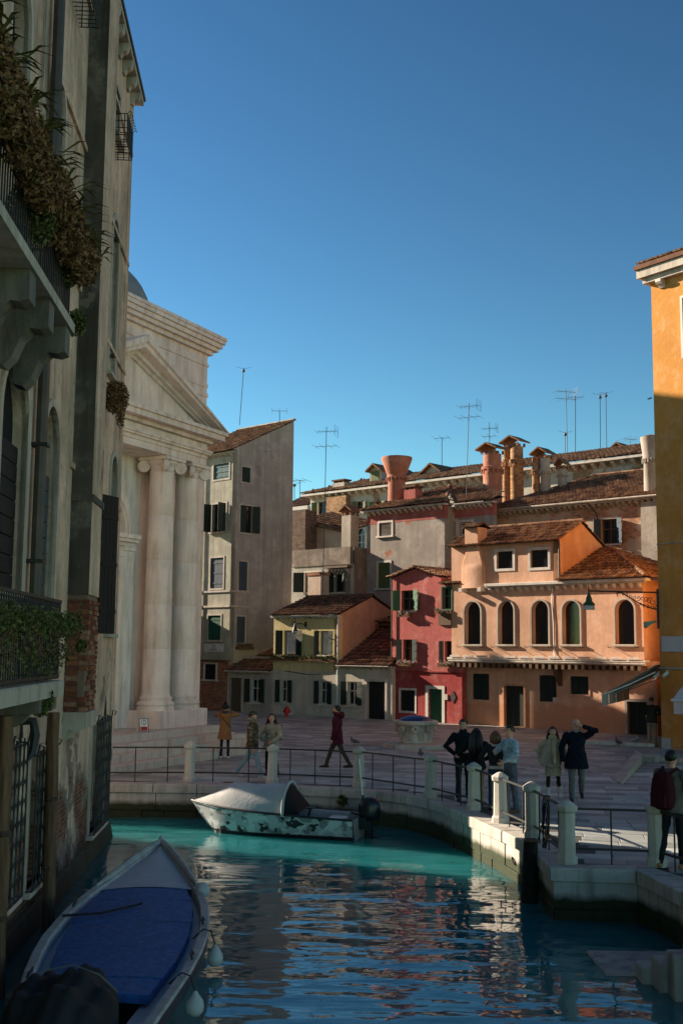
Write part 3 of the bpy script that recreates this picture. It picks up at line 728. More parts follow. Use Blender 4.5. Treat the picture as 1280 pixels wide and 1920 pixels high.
# iron flower baskets
def basket(x, z, w_=.75, h=.55, d=.34):
    mb = MB(); n = 5
    for k in range(n): zz = z + h * k / (n - 1); mb.tube([(x - w_/2, -.02, zz), (x - w_/2, -d, zz), (x + w_/2, -d, zz), (x + w_/2, -.02, zz)], .011, 4)
    for k in range(8):
        xx = x - w_/2 + w_ * k / 7; mb.tube([(xx, -.03, z), (xx, -d, z), (xx, -d, z + h), (xx, -d - .05, z + h + .06), (xx, -d - .09, z + h + .02)], .01, 4)
    for sx in (-1, 1):
        for k in range(3): mb.tube([(x + sx * w_/2, -d * (k + .5) / 3, z), (x + sx * w_/2, -d * (k + .5) / 3, z + h)], .01, 4)
    mb.build('flower_basket', M['iron'], pal)
bxx, bzz = lp(pal, 222, 292, -.1); basket(bxx - .2, bzz + .02, .9, .62, .36)
bxx, bzz = lp(pal, 150, 24, -.1); basket(bxx, bzz, .9, .6, .36)
# ground-floor window grilles: close lattice with a finial
def grille(r, d=.14, top=.25):
    x0, x1, z0, z1 = rect(pal, *r); x0 -= .08; x1 += .08; mb = MB()
    n = max(4, int((x1 - x0) / .22)); k = int((z1 - z0) / .26)
    for i in range(n + 1): xx = x0 + (x1 - x0) * i / n; mb.tube([(xx, -d, z0), (xx, -d, z1 + .02 + .12 * (1 - abs(2 * i / n - 1)))], .013, 5)
    for j in range(k + 1):
        zz = z0 + (z1 - z0) * j / k
        mb.tube([(x0, -.01, zz), (x0, -d, zz), (x1, -d, zz), (x1, -.01, zz)], .012, 4) if j in (0, k) else None
        if j < k:
            for i in range(n):
                xa = x0 + (x1 - x0) * i / n; xb = x0 + (x1 - x0) * (i + 1) / n; zn = z0 + (z1 - z0) * (j + 1) / k
                c = ((xa + xb) / 2, (zz + zn) / 2); rr = (xb - xa) * .48
                mb.tube([(c[0] + rr * math.cos(t), -d, c[1] + (zn - zz) * .5 * math.sin(t)) for t in [q * .7854 for q in range(9)]], .009, 4)
    xm = (x0 + x1) / 2; mb.tube([(xm, -d, z1 + .1), (xm, -d, z1 + .3), (xm, -d, z1 + .5)], [.03, .018, .004], 5)
    for sx in (x0, x1): mb.tube([(sx, -d, z1), (sx, -d - .03, z1 + .16), (sx, -d - .1, z1 + .12), (sx, -d - .06, z1 + .05)], .014, 4)
    mb.build('window_grille', M['iron'], pal)
grille((168, 1352, 193, 1548)); grille((50, 1412, 80, 1650)); grille((0, 1400, 26, 1690))
# sloping stone foot of the wall with weed
ft = MB(); ft.prism([(0, WZ + .34), (-.04, WZ + .3), (-.1, WZ + .02), (-.1, -1.6), (0, -1.6)], XN, .04, 'x').build('wall_foot', stone('algae_foot', (.05, .05, .03), (.02, .02, .012), .8, .3), pal)
# curved iron hook under the lower balcony
hx, hz = lp(pal, 60, 1352, -.2); MB().tube([(hx, -.02, hz), (hx, -.22, hz), (hx, -.26, hz - .2), (hx - .06, -.24, hz - .42), (hx - .2, -.2, hz - .55)], [.07, .07, .07, .055, .01], 6).build('wall_hook', M['iron'], pal, smooth=True)
# mooring posts leaning on the wall
for (pxa, pyb, pyt, r_, lb) in ((99, 1688, 1338, .095, 'rough brown wooden mooring post with a fern on top beside the barred window'), (6, 1800, 1345, .11, 'rough brown wooden mooring post cut by the left picture edge')):
    x = lp(pal, pxa, (pyb + pyt) / 2, -.3)[0]; zt = lp(pal, pxa, pyt, -.3)[1]; p = Wd(pal, (x, -.3, 0))
    t = root('mooring_post', lb, 'mooring post', (p.x, p.y, WZ), PW, 'mooring posts along the palazzo')
    k = 9; MB().tube([(rnd.uniform(-.012, .012), rnd.uniform(-.012, .012) + .05 * i / k, -.6 + (zt - WZ + .6) * i / k) for i in range(k + 1)], [r_ * rnd.uniform(.93, 1.06) for i in range(k + 1)], 9).build('trunk', M['wood_post'], t, smooth=True)
    for zz in (.9, 1.9): MB().lathe([(r_ * 1.05, 0), (r_ * 1.12, .02), (r_ * 1.12, .05), (r_ * 1.05, .07)], 9, (0, .03, zz)).build('iron_band', M['rust'], t)
# plants
def plant(name, lab, parts):
    """parts: list of (material, builder)"""
    o = root(name, lab, 'plant', (0, 0, 0))
    for nm, mat, fn in parts:
        mb = MB(); fn(mb); mb.build(nm, M[mat], o)
    return o
xe, ze = lp(pal, 178, 470, -PJ - .3)
def hang(mb):
    n = 36
    for i in range(n):
        x = ux - .05 - i * .22; p = Wd(pal, (x, -PJ - .1, uz + .86 + rnd.uniform(-.1, .1)))
        leaves(mb, p, (.24, .22, .36), 760, .034, .7, 2.4)
def spikes(mb):
    for i in range(46):
        x = ux + .1 - i * .2; blades(mb, Wd(pal, (x, -PJ - .22, uz + 1.08 + rnd.uniform(-.2, .15))), 7, .42, .02, 1, .3)
plant('balcony_creeper', 'dry brown hanging creeper draped over the upper balcony railing', [('foliage', 'leaf_dry', hang), ('blades', 'blade', spikes)])
def fern(px, py, y, rad, n, nb=0, gm='leaf_gr', name='fern', lab='', size=.03):
    x, z = lp(pal, px, py, y); p = Wd(pal, (x, y, z))
    ps = [('foliage', gm, lambda mb: leaves(mb, p, rad, int(n * 3), size, .4))]
    if nb: ps.append(('blades', 'blade', lambda mb: blades(mb, p, nb, .5, .02, 1, .4)))
    return plant(name, lab, ps)
fern(62, 400, -PJ + .1, (.3, .45, .4), 900, 10, lab='green bushy fern on the upper balcony floor')
fern(120, 505, -PJ + .1, (.22, .4, .25), 450, 26, lab='spiky green plant at the far end of the upper balcony')
fern(143, 606, -PJ + .25, (.16, .16, .22), 300, 4, lab='small green tuft under the corner of the upper balcony')
fern(217, 745, -.3, (.28, .32, .36), 1100, 12, 'leaf_dry', lab='brown bushy plant in the tall window right of the chimney breast')
fern(226, 775, -.32, (.1, .12, .36), 180, 0, 'leaf_dry', lab='trailing brown strands below the tall window plant', name='trailing_plant')
fern(77, 1312, -PJ + .12, (.16, .2, .22), 420, 0, lab='small green fern hanging under the lower balcony slab')
fern(152, 1212, -.5, (.1, .1, .12), 120, 0, lab='tiny weed growing from the bare brick chimney breast', name='weed')
def vine(mb):
    for i in range(30):
        x = lx + .42 - i * .26; leaves(mb, Wd(pal, (x, -PJ - .02, lz + .74 + .05 * math.sin(i * 1.3))), (.2, .2, .17), 170, .03, .1)
    for i in range(16):
        x = lx - .1 - i * .33; leaves(mb, Wd(pal, (x, -PJ - .02, lz + .4 + rnd.uniform(-.15, .2))), (.12, .16, .26), 60, .03, .4)
def stems(mb):
    for i in range(26):
        x = lx + .3 - i * .22; p = [Wd(pal, (x + rnd.uniform(-.2, .2) * k, -PJ - .06 + rnd.uniform(-.06, .06), lz + .75 - .14 * k)) for k in range(4)]; mb.tube(p, .008, 4)
o = plant('vine', 'straggly green vine growing along the lower balcony railing', [('foliage', 'leaf_gr', vine), ('stems', 'wood_post', stems)])

# ================================================================== church
CA = math.atan2(.9, .43)
cp = at(377, 1357, 38.2)
ch = root('church', 'white stone temple fronted church with paired ionic columns behind the palazzo', 'church', (cp.x, cp.y, 0), CA)
CS = M['church']
zpl = lp(ch, 345, 1330)[1]                   # top of the plinth
zst = lp(ch, 345, 1362)[1]                   # stylobate level
zcap = lp(ch, 335, 868, .55)[1]; zent = lp(ch, 385, 808, -.1)[1]
print('church', cp, 'zpl', zpl, 'zst', zst, 'zcap', zcap, 'zent', zent)
C1 = lp(ch, 347, 1100, .5)[0]; C0 = lp(ch, 299, 1100, .5)[0]; CC = -(4.45)        # column axes, centre of the front
print('col', C0, C1)
cols = [C1, C0, 2 * CC - C0, 2 * CC - C1]
WB = 1.25                                    # wall plane behind the columns
fx0, fx1 = 2 * CC + .1, -.1
cr = .45; cy = .52
MB().cbox(C0 - .68, C1 + .62, cy - .62, WB, zst, zpl, .02).build('plinth', CS, ch); MB().cbox(2 * CC - C1 - .62, 2 * CC - C0 + .68, cy - .62, WB, zst, zpl, .02).build('plinth', CS, ch)
for i, cx in enumerate(cols):
    pf = [(.60, zpl), (.60, zpl + .1), (.56, zpl + .12), (.61, zpl + .19), (.56, zpl + .27), (.50, zpl + .29), (.50, zpl + .33), (.54, zpl + .38), (.47, zpl + .44), (cr, zpl + .5)]
    n = 5; zs, ze = zpl + .5, zcap - .5
    for k in range(n + 1):
        t = k / n; r_ = cr * (1 - .14 * t ** 1.7); z = zs + (ze - zs) * t
        pf += [(r_, z - .012), (r_ - .012, z), (r_, z + .012)] if 0 < k < n else [(r_, z)]
    c = MB().lathe(pf, 28, (cx, cy, 0)).build('column', CS, ch, smooth=True, ang=50)
    cap = MB(); cap.lathe([(cr * .86, zcap - .5), (cr * .93, zcap - .46), (cr * .86, zcap - .42), (cr * .9, zcap - .3), (cr * 1.12, zcap - .2), (cr * 1.1, zcap - .12)], 24, (cx, cy, 0))
    cap.cbox(cx - .56, cx + .56, cy - .56, cy + .56, zcap - .12, zcap - .005, .02)
    for sx in (-1, 1):
        for sy in (-1, 1):                       # angled volutes
            dv = Vector((sx, sy, 0)).normalized(); tv = Vector((-dv.y, dv.x, 0)); c0 = Vector((cx, cy, zcap - .3)) + dv * .6
            for (rr, hw) in ((.2, .075), (.12, .1), (.055, .125)):
                a = []; 
                for s_ in (-1, 1): a.append(c0 + tv * hw * s_)
                n_ = 14; vs = []
                for p in a: vs += [p + dv * (rr * math.cos(6.283 * j / n_)) + Vector((0, 0, rr * math.sin(6.283 * j / n_))) for j in range(n_)]
                cap.add(vs, [tuple(range(n_)), tuple(range(2*n_-1, n_-1, -1))] + [(j, (j+1) % n_, (j+1) % n_ + n_, j + n_) for j in range(n_)])
            cap.obox(Vector((cx, cy, zcap - .17)) + dv * .4, (.5, .14, .1), Matrix.Rotation(math.atan2(dv.y, dv.x), 3, 'Z'))
    cap.build('capital', CS, c, smooth=True, ang=35)
# wall behind with doorway and blind arch
hl = []; dz1 = lp(ch, 225, 1070, WB)[1]; dw = 1.15
hl.append([(CC - dw, zst), (CC + dw, zst), (CC + dw, dz1), (CC - dw, dz1)])
wall(ch, 'portico_wall', [(fx0, 0), (fx1, 0), (fx1, zcap), (fx0, zcap)], hl, WB, CS, .7, .5)
MB().box(CC - dw, CC + dw, WB + .55, WB + .6, zst, dz1).build('door', simple('grey_door', (.20, .22, .25), .6, .1), ch)
pts = [(CC - dw, zst), (CC + dw, zst), (CC + dw, dz1), (CC - dw, dz1)]
df = MB(); e = .42; df.ring([(CC - dw - e, zst), (CC + dw + e, zst), (CC + dw + e, dz1 + e), (CC - dw - e, dz1 + e)], pts, WB - .16, WB - .002); e = .2
df.ring([(CC - dw - e, zst + .003), (CC + dw + e, zst + .003), (CC + dw + e, dz1 + e), (CC - dw - e, dz1 + e)], [(p[0], p[1] + .003) for p in pts], WB - .22, WB - .161); df.build('door_frame', CS, ch)
zi = lp(ch, 250, 1003, WB - .3)[1]; zi0 = dz1 + .44
aw = C0 - .62
MB().box(2 * CC - aw, aw, WB - .06, WB - .002, zi0, zi - .36).build('frieze', CS, ch)
for (a, b, c) in ((.42, zi - .13, zi), (.34, zi - .24, zi - .132), (.2, zi - .36, zi - .242)): MB().box(2 * CC - aw - .02, aw + .02, WB - a, WB - .003, b, c).build('cornice', CS, ch)
for px_ in (aw - .18, 2 * CC - aw + .18):
    MB().cbox(px_ - .26, px_ + .26, WB - .12, WB - .004, zst, zi - .5, .01).build('pilaster', CS, ch); MB().box(px_ - .31, px_ + .31, WB - .17, WB - .005, zi - .5, zi - .362).build('pilaster_capital', CS, ch)
ra = (aw - CC) - .1
for (ro, ri, d) in ((ra, ra - .42, .2), (ra - .1, ra - .32, .26), (ra - .75, ra - .95, .1)):
    O_ = [(CC + ro * math.cos(math.pi * k / 24), zi + ro * math.sin(math.pi * k / 24)) for k in range(25)]; I_ = [(CC + ri * math.cos(math.pi * k / 24), zi + ri * math.sin(math.pi * k / 24)) for k in range(25)]
    mb = MB()
    for k in range(24):
        a, b, c, d_ = O_[k], O_[k+1], I_[k+1], I_[k]
        mb.add([(p[0], WB - d, p[1]) for p in (a, b, c, d_)] + [(p[0], WB - .002, p[1]) for p in (a, b, c, d_)], [(0,1,2,3), (0,4,5,1), (2,6,7,3)])
    mb.build('arch_moulding', CS, ch, smooth=True)
# entablature and pediment
ey = -.06
zA = zcap + (zent - zcap) * .42
eb = MB(); eb.box(fx0, fx1, ey + .04, WB, zcap, zcap + (zA - zcap) * .45); eb.box(fx0, fx1, ey, WB, zcap + (zA - zcap) * .45 + .002, zA - .14); eb.build('architrave', CS, ch)
am = MB(); am.box(fx0 - .05, fx1 + .08, ey - .1, WB, zA - .14, zA - .07); am.box(fx0 - .08, fx1 + .12, ey - .14, WB, zA - .068, zA); am.build('architrave_moulding', CS, ch)
zF = zent - .42
MB().box(fx0, fx1, ey + .05, WB, zA + .002, zF).build('frieze', CS, ch)
n = 9
for k in range(n):                                    # joints of the frieze blocks: proud stones
    xa = fx0 + (fx1 - fx0) * k / n; MB().box(xa + .006, xa + (fx1 - fx0) / n - .006, ey, ey + .048, zA + .012, zF - .01).build('frieze_stone', CS, ch)
cm = MB(); cm.box(fx0 - .1, fx1 + .1, ey - .16, WB, zF + .002, zF + .12); cm.box(fx0 - .38, fx1 + .38, ey - .46, WB, zF + .122, zF + .30); cm.box(fx0 - .46, fx1 + .46, ey - .54, WB, zF + .302, zent); cm.build('cornice', CS, ch)
zap = lp(ch, 265, 622, ey - .5)[1]; hx_ = fx1 + .5 - CC
print('pediment', zent, zap, 'half', hx_, 'apex x', lp(ch, 265, 632, ey - .5)[0], CC)
ty = .25
MB().prism([(fx0, zent), (fx1, zent), (CC, zent + (zap - zent) * (fx1 - CC) / hx_ - .35)], ey + .12, WB, 'y').build('tympanum', CS, ch)
for sg in (1, -1):
    a = Vector((CC + sg * hx_, 0, zent + .004)); b = Vector((CC, 0, zap)); d = (b - a).normalized(); n_ = Vector((-d.z, 0, d.x)) * (1 if sg > 0 else -1)
    if n_.z < 0: n_ = -n_
    for (t0, t1, yf) in ((0, -.2, -.56), (-.202, -.36, -.46), (-.362, -.5, -.12), (-.502, -.6, .02)):
        pts = [a + n_ * t0, b + Vector((0, 0, t0 / n_.z)), b + Vector((0, 0, t1 / n_.z)), a + n_ * t1]
        pts = [(p.x, max(p.z, zent + .003)) for p in pts]
        MB().prism(pts, ey + yf, WB, 'y').build('raking_cornice', CS, ch)
# main block behind, with its own great cornice
by = 1.75; zt = lp(ch, 388, 645, by)[1]; zt2 = lp(ch, 424, 630, by - .6)[1]; bx1 = lp(ch, 384, 900, by)[0]; bx0 = 2 * CC + .6
print('block right', bx1, 'z', zt, zt2)
MB().box(bx0, bx1, by, 5.2, 0, zt2 - .6).build('main_block', CS, ch)
tp = MB()
for (d, a, b) in ((.035, zt2 - 2.35, zt2 - 2.2), (.025, zt2 - 2.0, zt2 - 1.85), (.04, zt2 - 1.2, zt2 - 1.1)): tp.box(bx0 - d, bx1 + d, by - d, 5.2 + d, a, b)
tp.build('block_moulding', CS, ch)
gc = MB()
for (d, a, b) in ((.15, .75, .6), (.3, .598, .46), (.4, .458, .3), (.48, .298, .16), (.52, .158, .04)): gc.box(bx0 - d, bx1 + d, by - d, 5.2 + d, zt2 - a, zt2 - b)
gc.build('great_cornice', CS, ch)
# dome
cz = zt2 + .1; rr = 3.9; dx = bx1 - 4.2
pf = [(rr, 0)] + [(rr * math.cos(t), .3 + rr * .62 * math.sin(t)) for t in [i * math.pi / 26 for i in range(13)]] + [(.05, .3 + rr * .62)]
MB().lathe(pf, 48, (dx + .1, by + 4.5, cz)).build('dome', simple('lead_dome', (.20, .21, .225), .6, .2, 2, .2), ch, smooth=True)
# steps
sx1 = C1 + .7
ns = 4
for k in range(ns):
    e = .36 * (ns - k)
    MB().cbox(2 * CC - sx1 - .3, sx1 + e * .8 - .35, cy - .75 - e, WB - .01 * k, zst * k / ns + .0005 if k else 0, zst * (k + 1) / ns - .002, .012).build('step', M['istrian'], ch)
gx, gz = lp(ch, 405, 1385, -.9)
# low white parapet right of the steps
q = L(ch, gnd(470, 1395)); q0 = L(ch, gnd(372, 1390))
# sandwich board
p = at(268, 1365, 33.6); ps = L(ch, p)
sb = root('sandwich_board', 'white folding notice board standing on the church steps', 'sign', tuple(Wd(ch, (lp(ch, 268, 1364, -.28)[0], -.28, zst))), .5); sb.scale = (.66, .66, .62)
for s_ in (-1, 1):
    mt = Matrix.Rotation(R(13) * s_, 3, 'X'); mb = MB(); mb.obox((0, s_ * -.13 * -1, .32), (.44, .018, .66), mt, 0); o = mb.build('panel', M['white'], sb)
    if s_ == -1:
        fr = MB(); 
        for (dx_, dz_, w_, h_) in ((0, .31, .44, .03), (0, -.31, .44, .03), (-.21, 0, .03, .6), (.21, 0, .03, .6)): fr.obox(Vector((0, -.13, .32)) + mt @ Vector((dx_, -.012, dz_)), (w_, .02, h_), mt)
        fr.build('frame', M['iron'], o)
        c = [Vector((0, -.13, .32)) + mt @ Vector((.12 * math.cos(t), -.014, .13 + .12 * math.sin(t))) for t in [i * .3927 for i in range(17)]]
        MB().tube(c, .012, 4).tube([Vector((0, -.13, .32)) + mt @ Vector((.02, -.014, .2)), Vector((0, -.13, .32)) + mt @ Vector((-.01, -.014, .1)), Vector((0, -.13, .32)) + mt @ Vector((.04, -.014, .04))], .014, 4).build('emblem', M['iron'], o)
        MB().obox(Vector((0, -.13, .32)) + mt @ Vector((0, -.012, -.17)), (.32, .012, .2), mt).build('red_panel', simple('red_print', (.35, .04, .035)), o)
# pale low block the woman in the tan coat stands before
a = gnd(375, 1418); b = gnd(470, 1408)
# ================================================================== the row of houses across the campo
RA = math.atan2(-.683, .73); UD = Vector((.73, -.683, 0)); ID = Vector((.683, .73, 0))
def eave(o, x0, x1, y, z, d=.22, h=.09, mat=None): MB().box(x0, x1, y - d, y + .05, z - h, z).build('eave', mat or M['istrian_d'], o)
def door(o, r, y, mat, frame=.12, fmat=None, holes=None):
    x0, x1, z0, z1 = rect(o, *r, y); z0 = 0.02
    if holes is not None: holes.append(hole_poly(x0, x1, z0, z1))
    mb = MB(); n = 4; wv = (x1 - x0) / n
    for k in range(n): mb.box(x0 + k * wv + .005, x0 + (k + 1) * wv - .005, y + .14, y + .18, z0, z1)
    mb.box(x0, x1, y + .181, y + .19, z0, z1)
    d = mb.build('door', mat, o)
    MB().ball((x1 - .1, y + .12, z0 + 1.0), .03, 8).build('handle', M['rust'], d)
    if frame:
        pts = hole_poly(x0, x1, z0, z1); MB().ring(hole_poly(x0 - frame, x1 + frame, z0 - .001, z1 + frame), pts, y - .05, y + .06).build('door_frame', fmat or M['istrian'], d)
    return d
def flowerbox(o, x0, x1, y, z, lab=None, dense=60, flower=(.45, .30, .26)):
    p = o; MB().box(x0, x1, y - .28, y - .1, z - .13, z).build('flower_box', M['wood_post'], p)
    mb = MB(); n = max(2, int((x1 - x0) / .22))
    for k in range(n): leaves(mb, (x0 + (x1 - x0) * (k + .5) / n, y - .2, z + .05), (.16, .14, .15), dense, .05, .1)
    mb.build('flowers', M['leaf_gr'] if flower is None else M['petal'], p)
M['petal'] = leafm('petals', [(.05, .06, .02), (.45, .28, .22), (.5, .38, .32), (.08, .07, .03)])
# ---------------------------------------------------------------- orange house
OR = plaster('orange_plaster', (.63, .36, .235), (.44, .25, .165), .6, damp=(.9, 1.2, (.52, .22, .11), .6), var=.16)
OR2 = plaster('orange_plaster_deep', (.61, .31, .17), (.42, .22, .12), .5)
g0 = gnd(865, 1357)
oh = root('orange_house', 'orange stuccoed house with a row of five arched windows', 'house', tuple(g0 - ID * .45), RA)
xl = lp(oh, 846, 1150)[0]; xr = lp(oh, 1205, 1150)[0] ; gy = .45
zl = lp(oh, 1030, 1237)[1]; zc = lp(oh, 1070, 1090)[1]; xa = lp(oh, 1047, 1050)[0]; za = lp(oh, 950, 1019)[1]
print('orange', xl, xr, zl, zc, xa, za)
hs = []; g_ = []
for k, r_ in enumerate(((871, 1128, 901, 1208), (934, 1127, 963, 1208), (997, 1126, 1028, 1208), (1054, 1126, 1087, 1208), (1153, 1124, 1189, 1208))):
    w_ = px_win(oh, r_, arch=True, holes=hs, frame=.075, fmat=M['istrian_d'], proud=.06, pane=M['glass'], depth=.3)
    x0, x1, z0, z1 = rect(oh, *r_)
    for sx in (x0 - .18, x1 + .18): MB().tube([(sx, -.02, z0 - .12), (sx, -.34, z0 - .14), (sx, -.36, z0 - .06)], .014, 4).build('shutter_hook', M['iron'], w_)
for r_ in ((931, 1034, 961, 1066), (994, 1031, 1027, 1064)): px_win(oh, r_, holes=hs, frame=.12, sill=False, pane=M['glass'], depth=.15)
wall(oh, 'upper_wall', [(xl, zl), (xr, zl), (xr, zc), (xa, zc), (xa, za), (xl, za)], hs, 0, OR, depth=.32, thick=.3)
for r_ in ((886, 1263, 917, 1312), (1011, 1266, 1043, 1316), (1069, 1268, 1103, 1302)):
    px_win(oh, r_, gy, holes=g_, frame=.08, fmat=OR, proud=.03, sill=False, shut='closed', smat=M['sh_dark'])
door(oh, (945, 1286, 982, 1363), gy, M['door'], .1, OR2, g_); door(oh, (1176, 1316, 1213, 1372), gy, M['door'], .12, M['istrian_d'], g_)
gx0 = lp(oh, 865, 1300, gy)[0]
wall(oh, 'ground_wall', [(gx0, 0), (xr + .3, 0), (xr + .3, zl), (gx0, zl)], g_, gy, OR, depth=.22, thick=.3)
sw = MB(); sw.box(xl, xl + .3, .31, 6, zl, za); sw.box(xr - .3, xr - .002, .002, 8, zl, zc); sw.box(gx0, gx0 + .3, gy + .31, 6, 0, zl); sw.box(xr, xr + .298, gy + .002, 8, 0, zl); sw.build('side_wall', OR2, oh)
# overhang: stone ledge, gutter, beam ends
MB().cbox(xl - .15, xr + .1, -.16, .3, zl - .05, zl + .05, .02).build('ledge', M['istrian'], oh)
lg = MB(); n = 13
for k in range(n): a = xl + (xr - xl) * k / n; lg.cbox(a + .05, a + (xr - xl) / n - .12, -.2, -.165, zl + .06, zl + .15, .008)
lg.build('ledge_upstand', M['istrian'], oh)
MB().tube([(xl - .1, -.1, zl - .12), (xr + .1, -.1, zl - .12)], .06, 8).build('gutter', M['istrian_d'], oh, smooth=True)
MB().box(xl, xr, 0, gy, zl - .2, zl - .06).build('overhang_board', OR2, oh)
bmesh_ = MB().box(-.07, .07, -.14, .44, -.2, 0).mesh('beam_end', M['frame_b'])
nb = 30
for k in range(nb): inst('beam_end', bmesh_, oh, (xl + (xr - xl) * (k + .5) / nb, 0, zl - .205))
for px_ in (1050, 870): x = lp(oh, px_, 1260, gy)[0]; MB().prism([(gy - .002, zl - .41), (0, zl - .41), (.1, zl - .75), (gy - .002, zl - 1.15)], x - .1, x + .1, 'x').build('wooden_strut', M['frame_b'], oh)
# cornice
xc0 = lp(oh, 914, 1097)[0]
MB().cbox(xc0, xr + .3, -.3, .1, zc - .1, zc + .02, .02).build('cornice', M['istrian'], oh); MB().box(xc0, xr + .2, -.22, -.002, zc - .17, zc - .102).build('cornice_bed', M['istrian_d'], oh)
brackets(oh, (xc0, -.002, zc - .172), (xr + .1, -.002, zc - .172), 20, .2, .12, .2, M['istrian'])
# attic right gable wall and roofs
yA, zA_ = lpx(oh, 1088, 977, xa); yB, zB_ = lpx(oh, 1112, 1016, xa)
print('attic ridge y', yA, zA_, 'back', yB, zB_)
yA = max(1.2, min(yA, 3.2)); yB = yA * 2
wall(oh, 'gable_wall', [(.0, zc - .3), (yB, zc - .3), (yB, za), (yA, zA_ - .06), (.0, za)], [], xa - .003, OR2, ax='x', thick=.3, flip=-1)
tiles(oh, (xl - .15, -.28, za - .02), (xa + .12, -.28, za - .02), (xa + .12, yA, zA_), (xl - .15, yA, zA_)); ridge(oh, (xl - .15, yA, zA_ + .03), (xa + .12, yA, zA_ + .03))
tiles(oh, (xa + .12, yB + .2, za - .05), (xl - .15, yB + .2, za - .05), (xl - .15, yA, zA_), (xa + .12, yA, zA_))
yC, zC_ = lpx(oh, 1112, 1017, xa + .05); yC = max(2.5, yC)
zC_ = lpx(oh, 1106, 1018, xa + .05)[1]
ap = (xa + .4, 3.6, zc + 1.75)
tiles(oh, (xa + .02, -.34, zc + .05), (xr + .35, -.34, zc + .05), ap, (xa + .02, 3.6, ap[2])); tiles(oh, (xr + .35, -.34, zc + .05), (xr + .35, 7.5, zc + .05), (ap[0], 4.2, ap[2]), ap, M['tile'])
ridge(oh, (xr + .3, -.3, zc + .1), (ap[0], ap[1], ap[2] + .04))
MB().tube([(xa + .06, -.07, zc + .1), (xa + .06, -.07, za - .02)], .045, 8).build('downpipe', M['pipe'], oh, smooth=True)
# bulging flue with its chimney top
fx0_, fx1_ = lp(oh, 869, 1060)[0], lp(oh, 910, 1060)[0]; fzb = lp(oh, 890, 1103)[1]; fc = (fx0_ + fx1_) / 2; fl = MB(); hw = (fx1_ - fx0_) / 2; rows_ = []
for t, wd, dp in ((0, 1.0, .2), (.2, 1.0, .2), (.45, .98, .2), (.58, .9, .19), (.72, .74, .18), (.86, .61, .17), (1, .56, .16)):
    z = fzb + (za + .05 - fzb) * t; w2 = hw * wd; rows_.append([(fc - w2, -.001, z), (fc - w2, -dp * .9, z), (fc - w2 * .93, -dp, z), (fc + w2 * .93, -dp, z), (fc + w2, -dp * .9, z), (fc + w2, -.001, z)])
fl.sheet(rows_); fl.poly(rows_[0]); fl.build('flue', OR, oh, smooth=True, ang=25)
for sx in (-1, 1): MB().cbox(fc + sx * hw * .85 - .1, fc + sx * hw * .85 + .1, -.42, -.002, fzb - .18, fzb - .004, .02).build('corbel', M['istrian'], oh)
cx0 = lp(oh, 879, 1000, .1)[0]; cx1 = lp(oh, 903, 1000, .1)[0]; zt_ = lp(oh, 890, 990, .1)[1]
MB().box(cx0, cx1, -.25, .5, za - .02, zt_).build('chimney', OR, oh)
tiles(oh, (cx0 - .12, -.4, zt_ - .02), (cx1 + .12, -.4, zt_ - .02), (cx1 + .12, .12, zt_ + .2), (cx0 - .12, .12, zt_ + .2), name='chimney_tiles')
tiles(oh, (cx1 + .12, .65, zt_ - .02), (cx0 - .12, .65, zt_ - .02), (cx0 - .12, .12, zt_ + .2), (cx1 + .12, .12, zt_ + .2), name='chimney_tiles')
cb = MB(); xx = lp(oh, 1036, 1150)[0]; cb.tube([(xx, -.03, zc - .2), (xx - .04, -.035, zc - .9), (xx + .03, -.035, zc - 1.8), (xx + .05, -.035, zl + .3), (xx + .1, -.1, zl + .1)], .018, 5); cb.build('hanging_cable', M['white'], oh)
MB().box(*rect(oh, 1037, 1310, 1046, 1320, gy)[:2], gy - .06, gy - .001, 1.2, 1.4).build('doorbell', M['istrian'], oh)
# ---------------------------------------------------------------- red house
RD = plaster('red_plaster', (.46, .12, .105), (.30, .08, .07), .6, var=.16); RD2 = plaster('red_plaster_dark', (.36, .055, .05), (.22, .04, .04), .6, var=.16)
rh = root('red_house', 'narrow crimson gabled house between the yellow and orange houses', 'house', tuple(gnd(735, 1350)), RA)
rx = lp(rh, 735, 1200)[0]; rx1 = lp(rh, 866, 1300)[0]; zs = lp(rh, 790, 1259)[1]; xg = lp(rh, 826, 1090)[0]
ze = lp(rh, 733, 1084)[1]; zp = lp(rh, 778, 1066)[1]; xp = lp(rh, 778, 1066)[0]; ze2 = lp(rh, 826, 1082)[1]; ze3 = lp(rh, 836, 1096)[1]
hs = []
px_win(rh, (752, 1107, 776, 1145), holes=hs, frame=0, sill=True, shut='open', smat=M['sh_green'], angs=(120, 160), sash=M['frame_b'])
px_win(rh, (755, 1199, 774, 1240), holes=hs, sill=True, shut='open', smat=M['sh_dark'], sash=M['frame_b'], angs=(170, 170)); px_win(rh, (833, 1202, 848, 1242), holes=hs, sill=True, shut='open', smat=M['sh_dark'], angs=(170, 0))
px_win(rh, (829, 1101, 846, 1142), holes=hs, sill=False, sash=M['sh_green'], frame=.06, fmat=M['sh_green'])
wall(rh, 'wall', [(rx, zs), (rx1, zs), (rx1, ze3), (xg, ze3), (xg, ze2), (xp, zp), (rx, ze)], hs, 0, RD, thick=.3)
hs = []; px_win(rh, (751, 1294, 778, 1333), holes=hs, frame=.1, sill=False, shut='closed', smat=M['black_panel'])
door(rh, (803, 1292, 829, 1355), 0, M['sh_bottle'], .16, M['istrian'], hs)
wall(rh, 'lower_wall', [(rx, 0), (rx1, 0), (rx1, zs), (rx, zs)], hs, -.02, RD2, thick=.3)
MB().tube([(rx, -.07, zs + .02), (rx1 - .3, -.07, zs + .01)], .025, 6).build('string_pipe', RD2, rh)
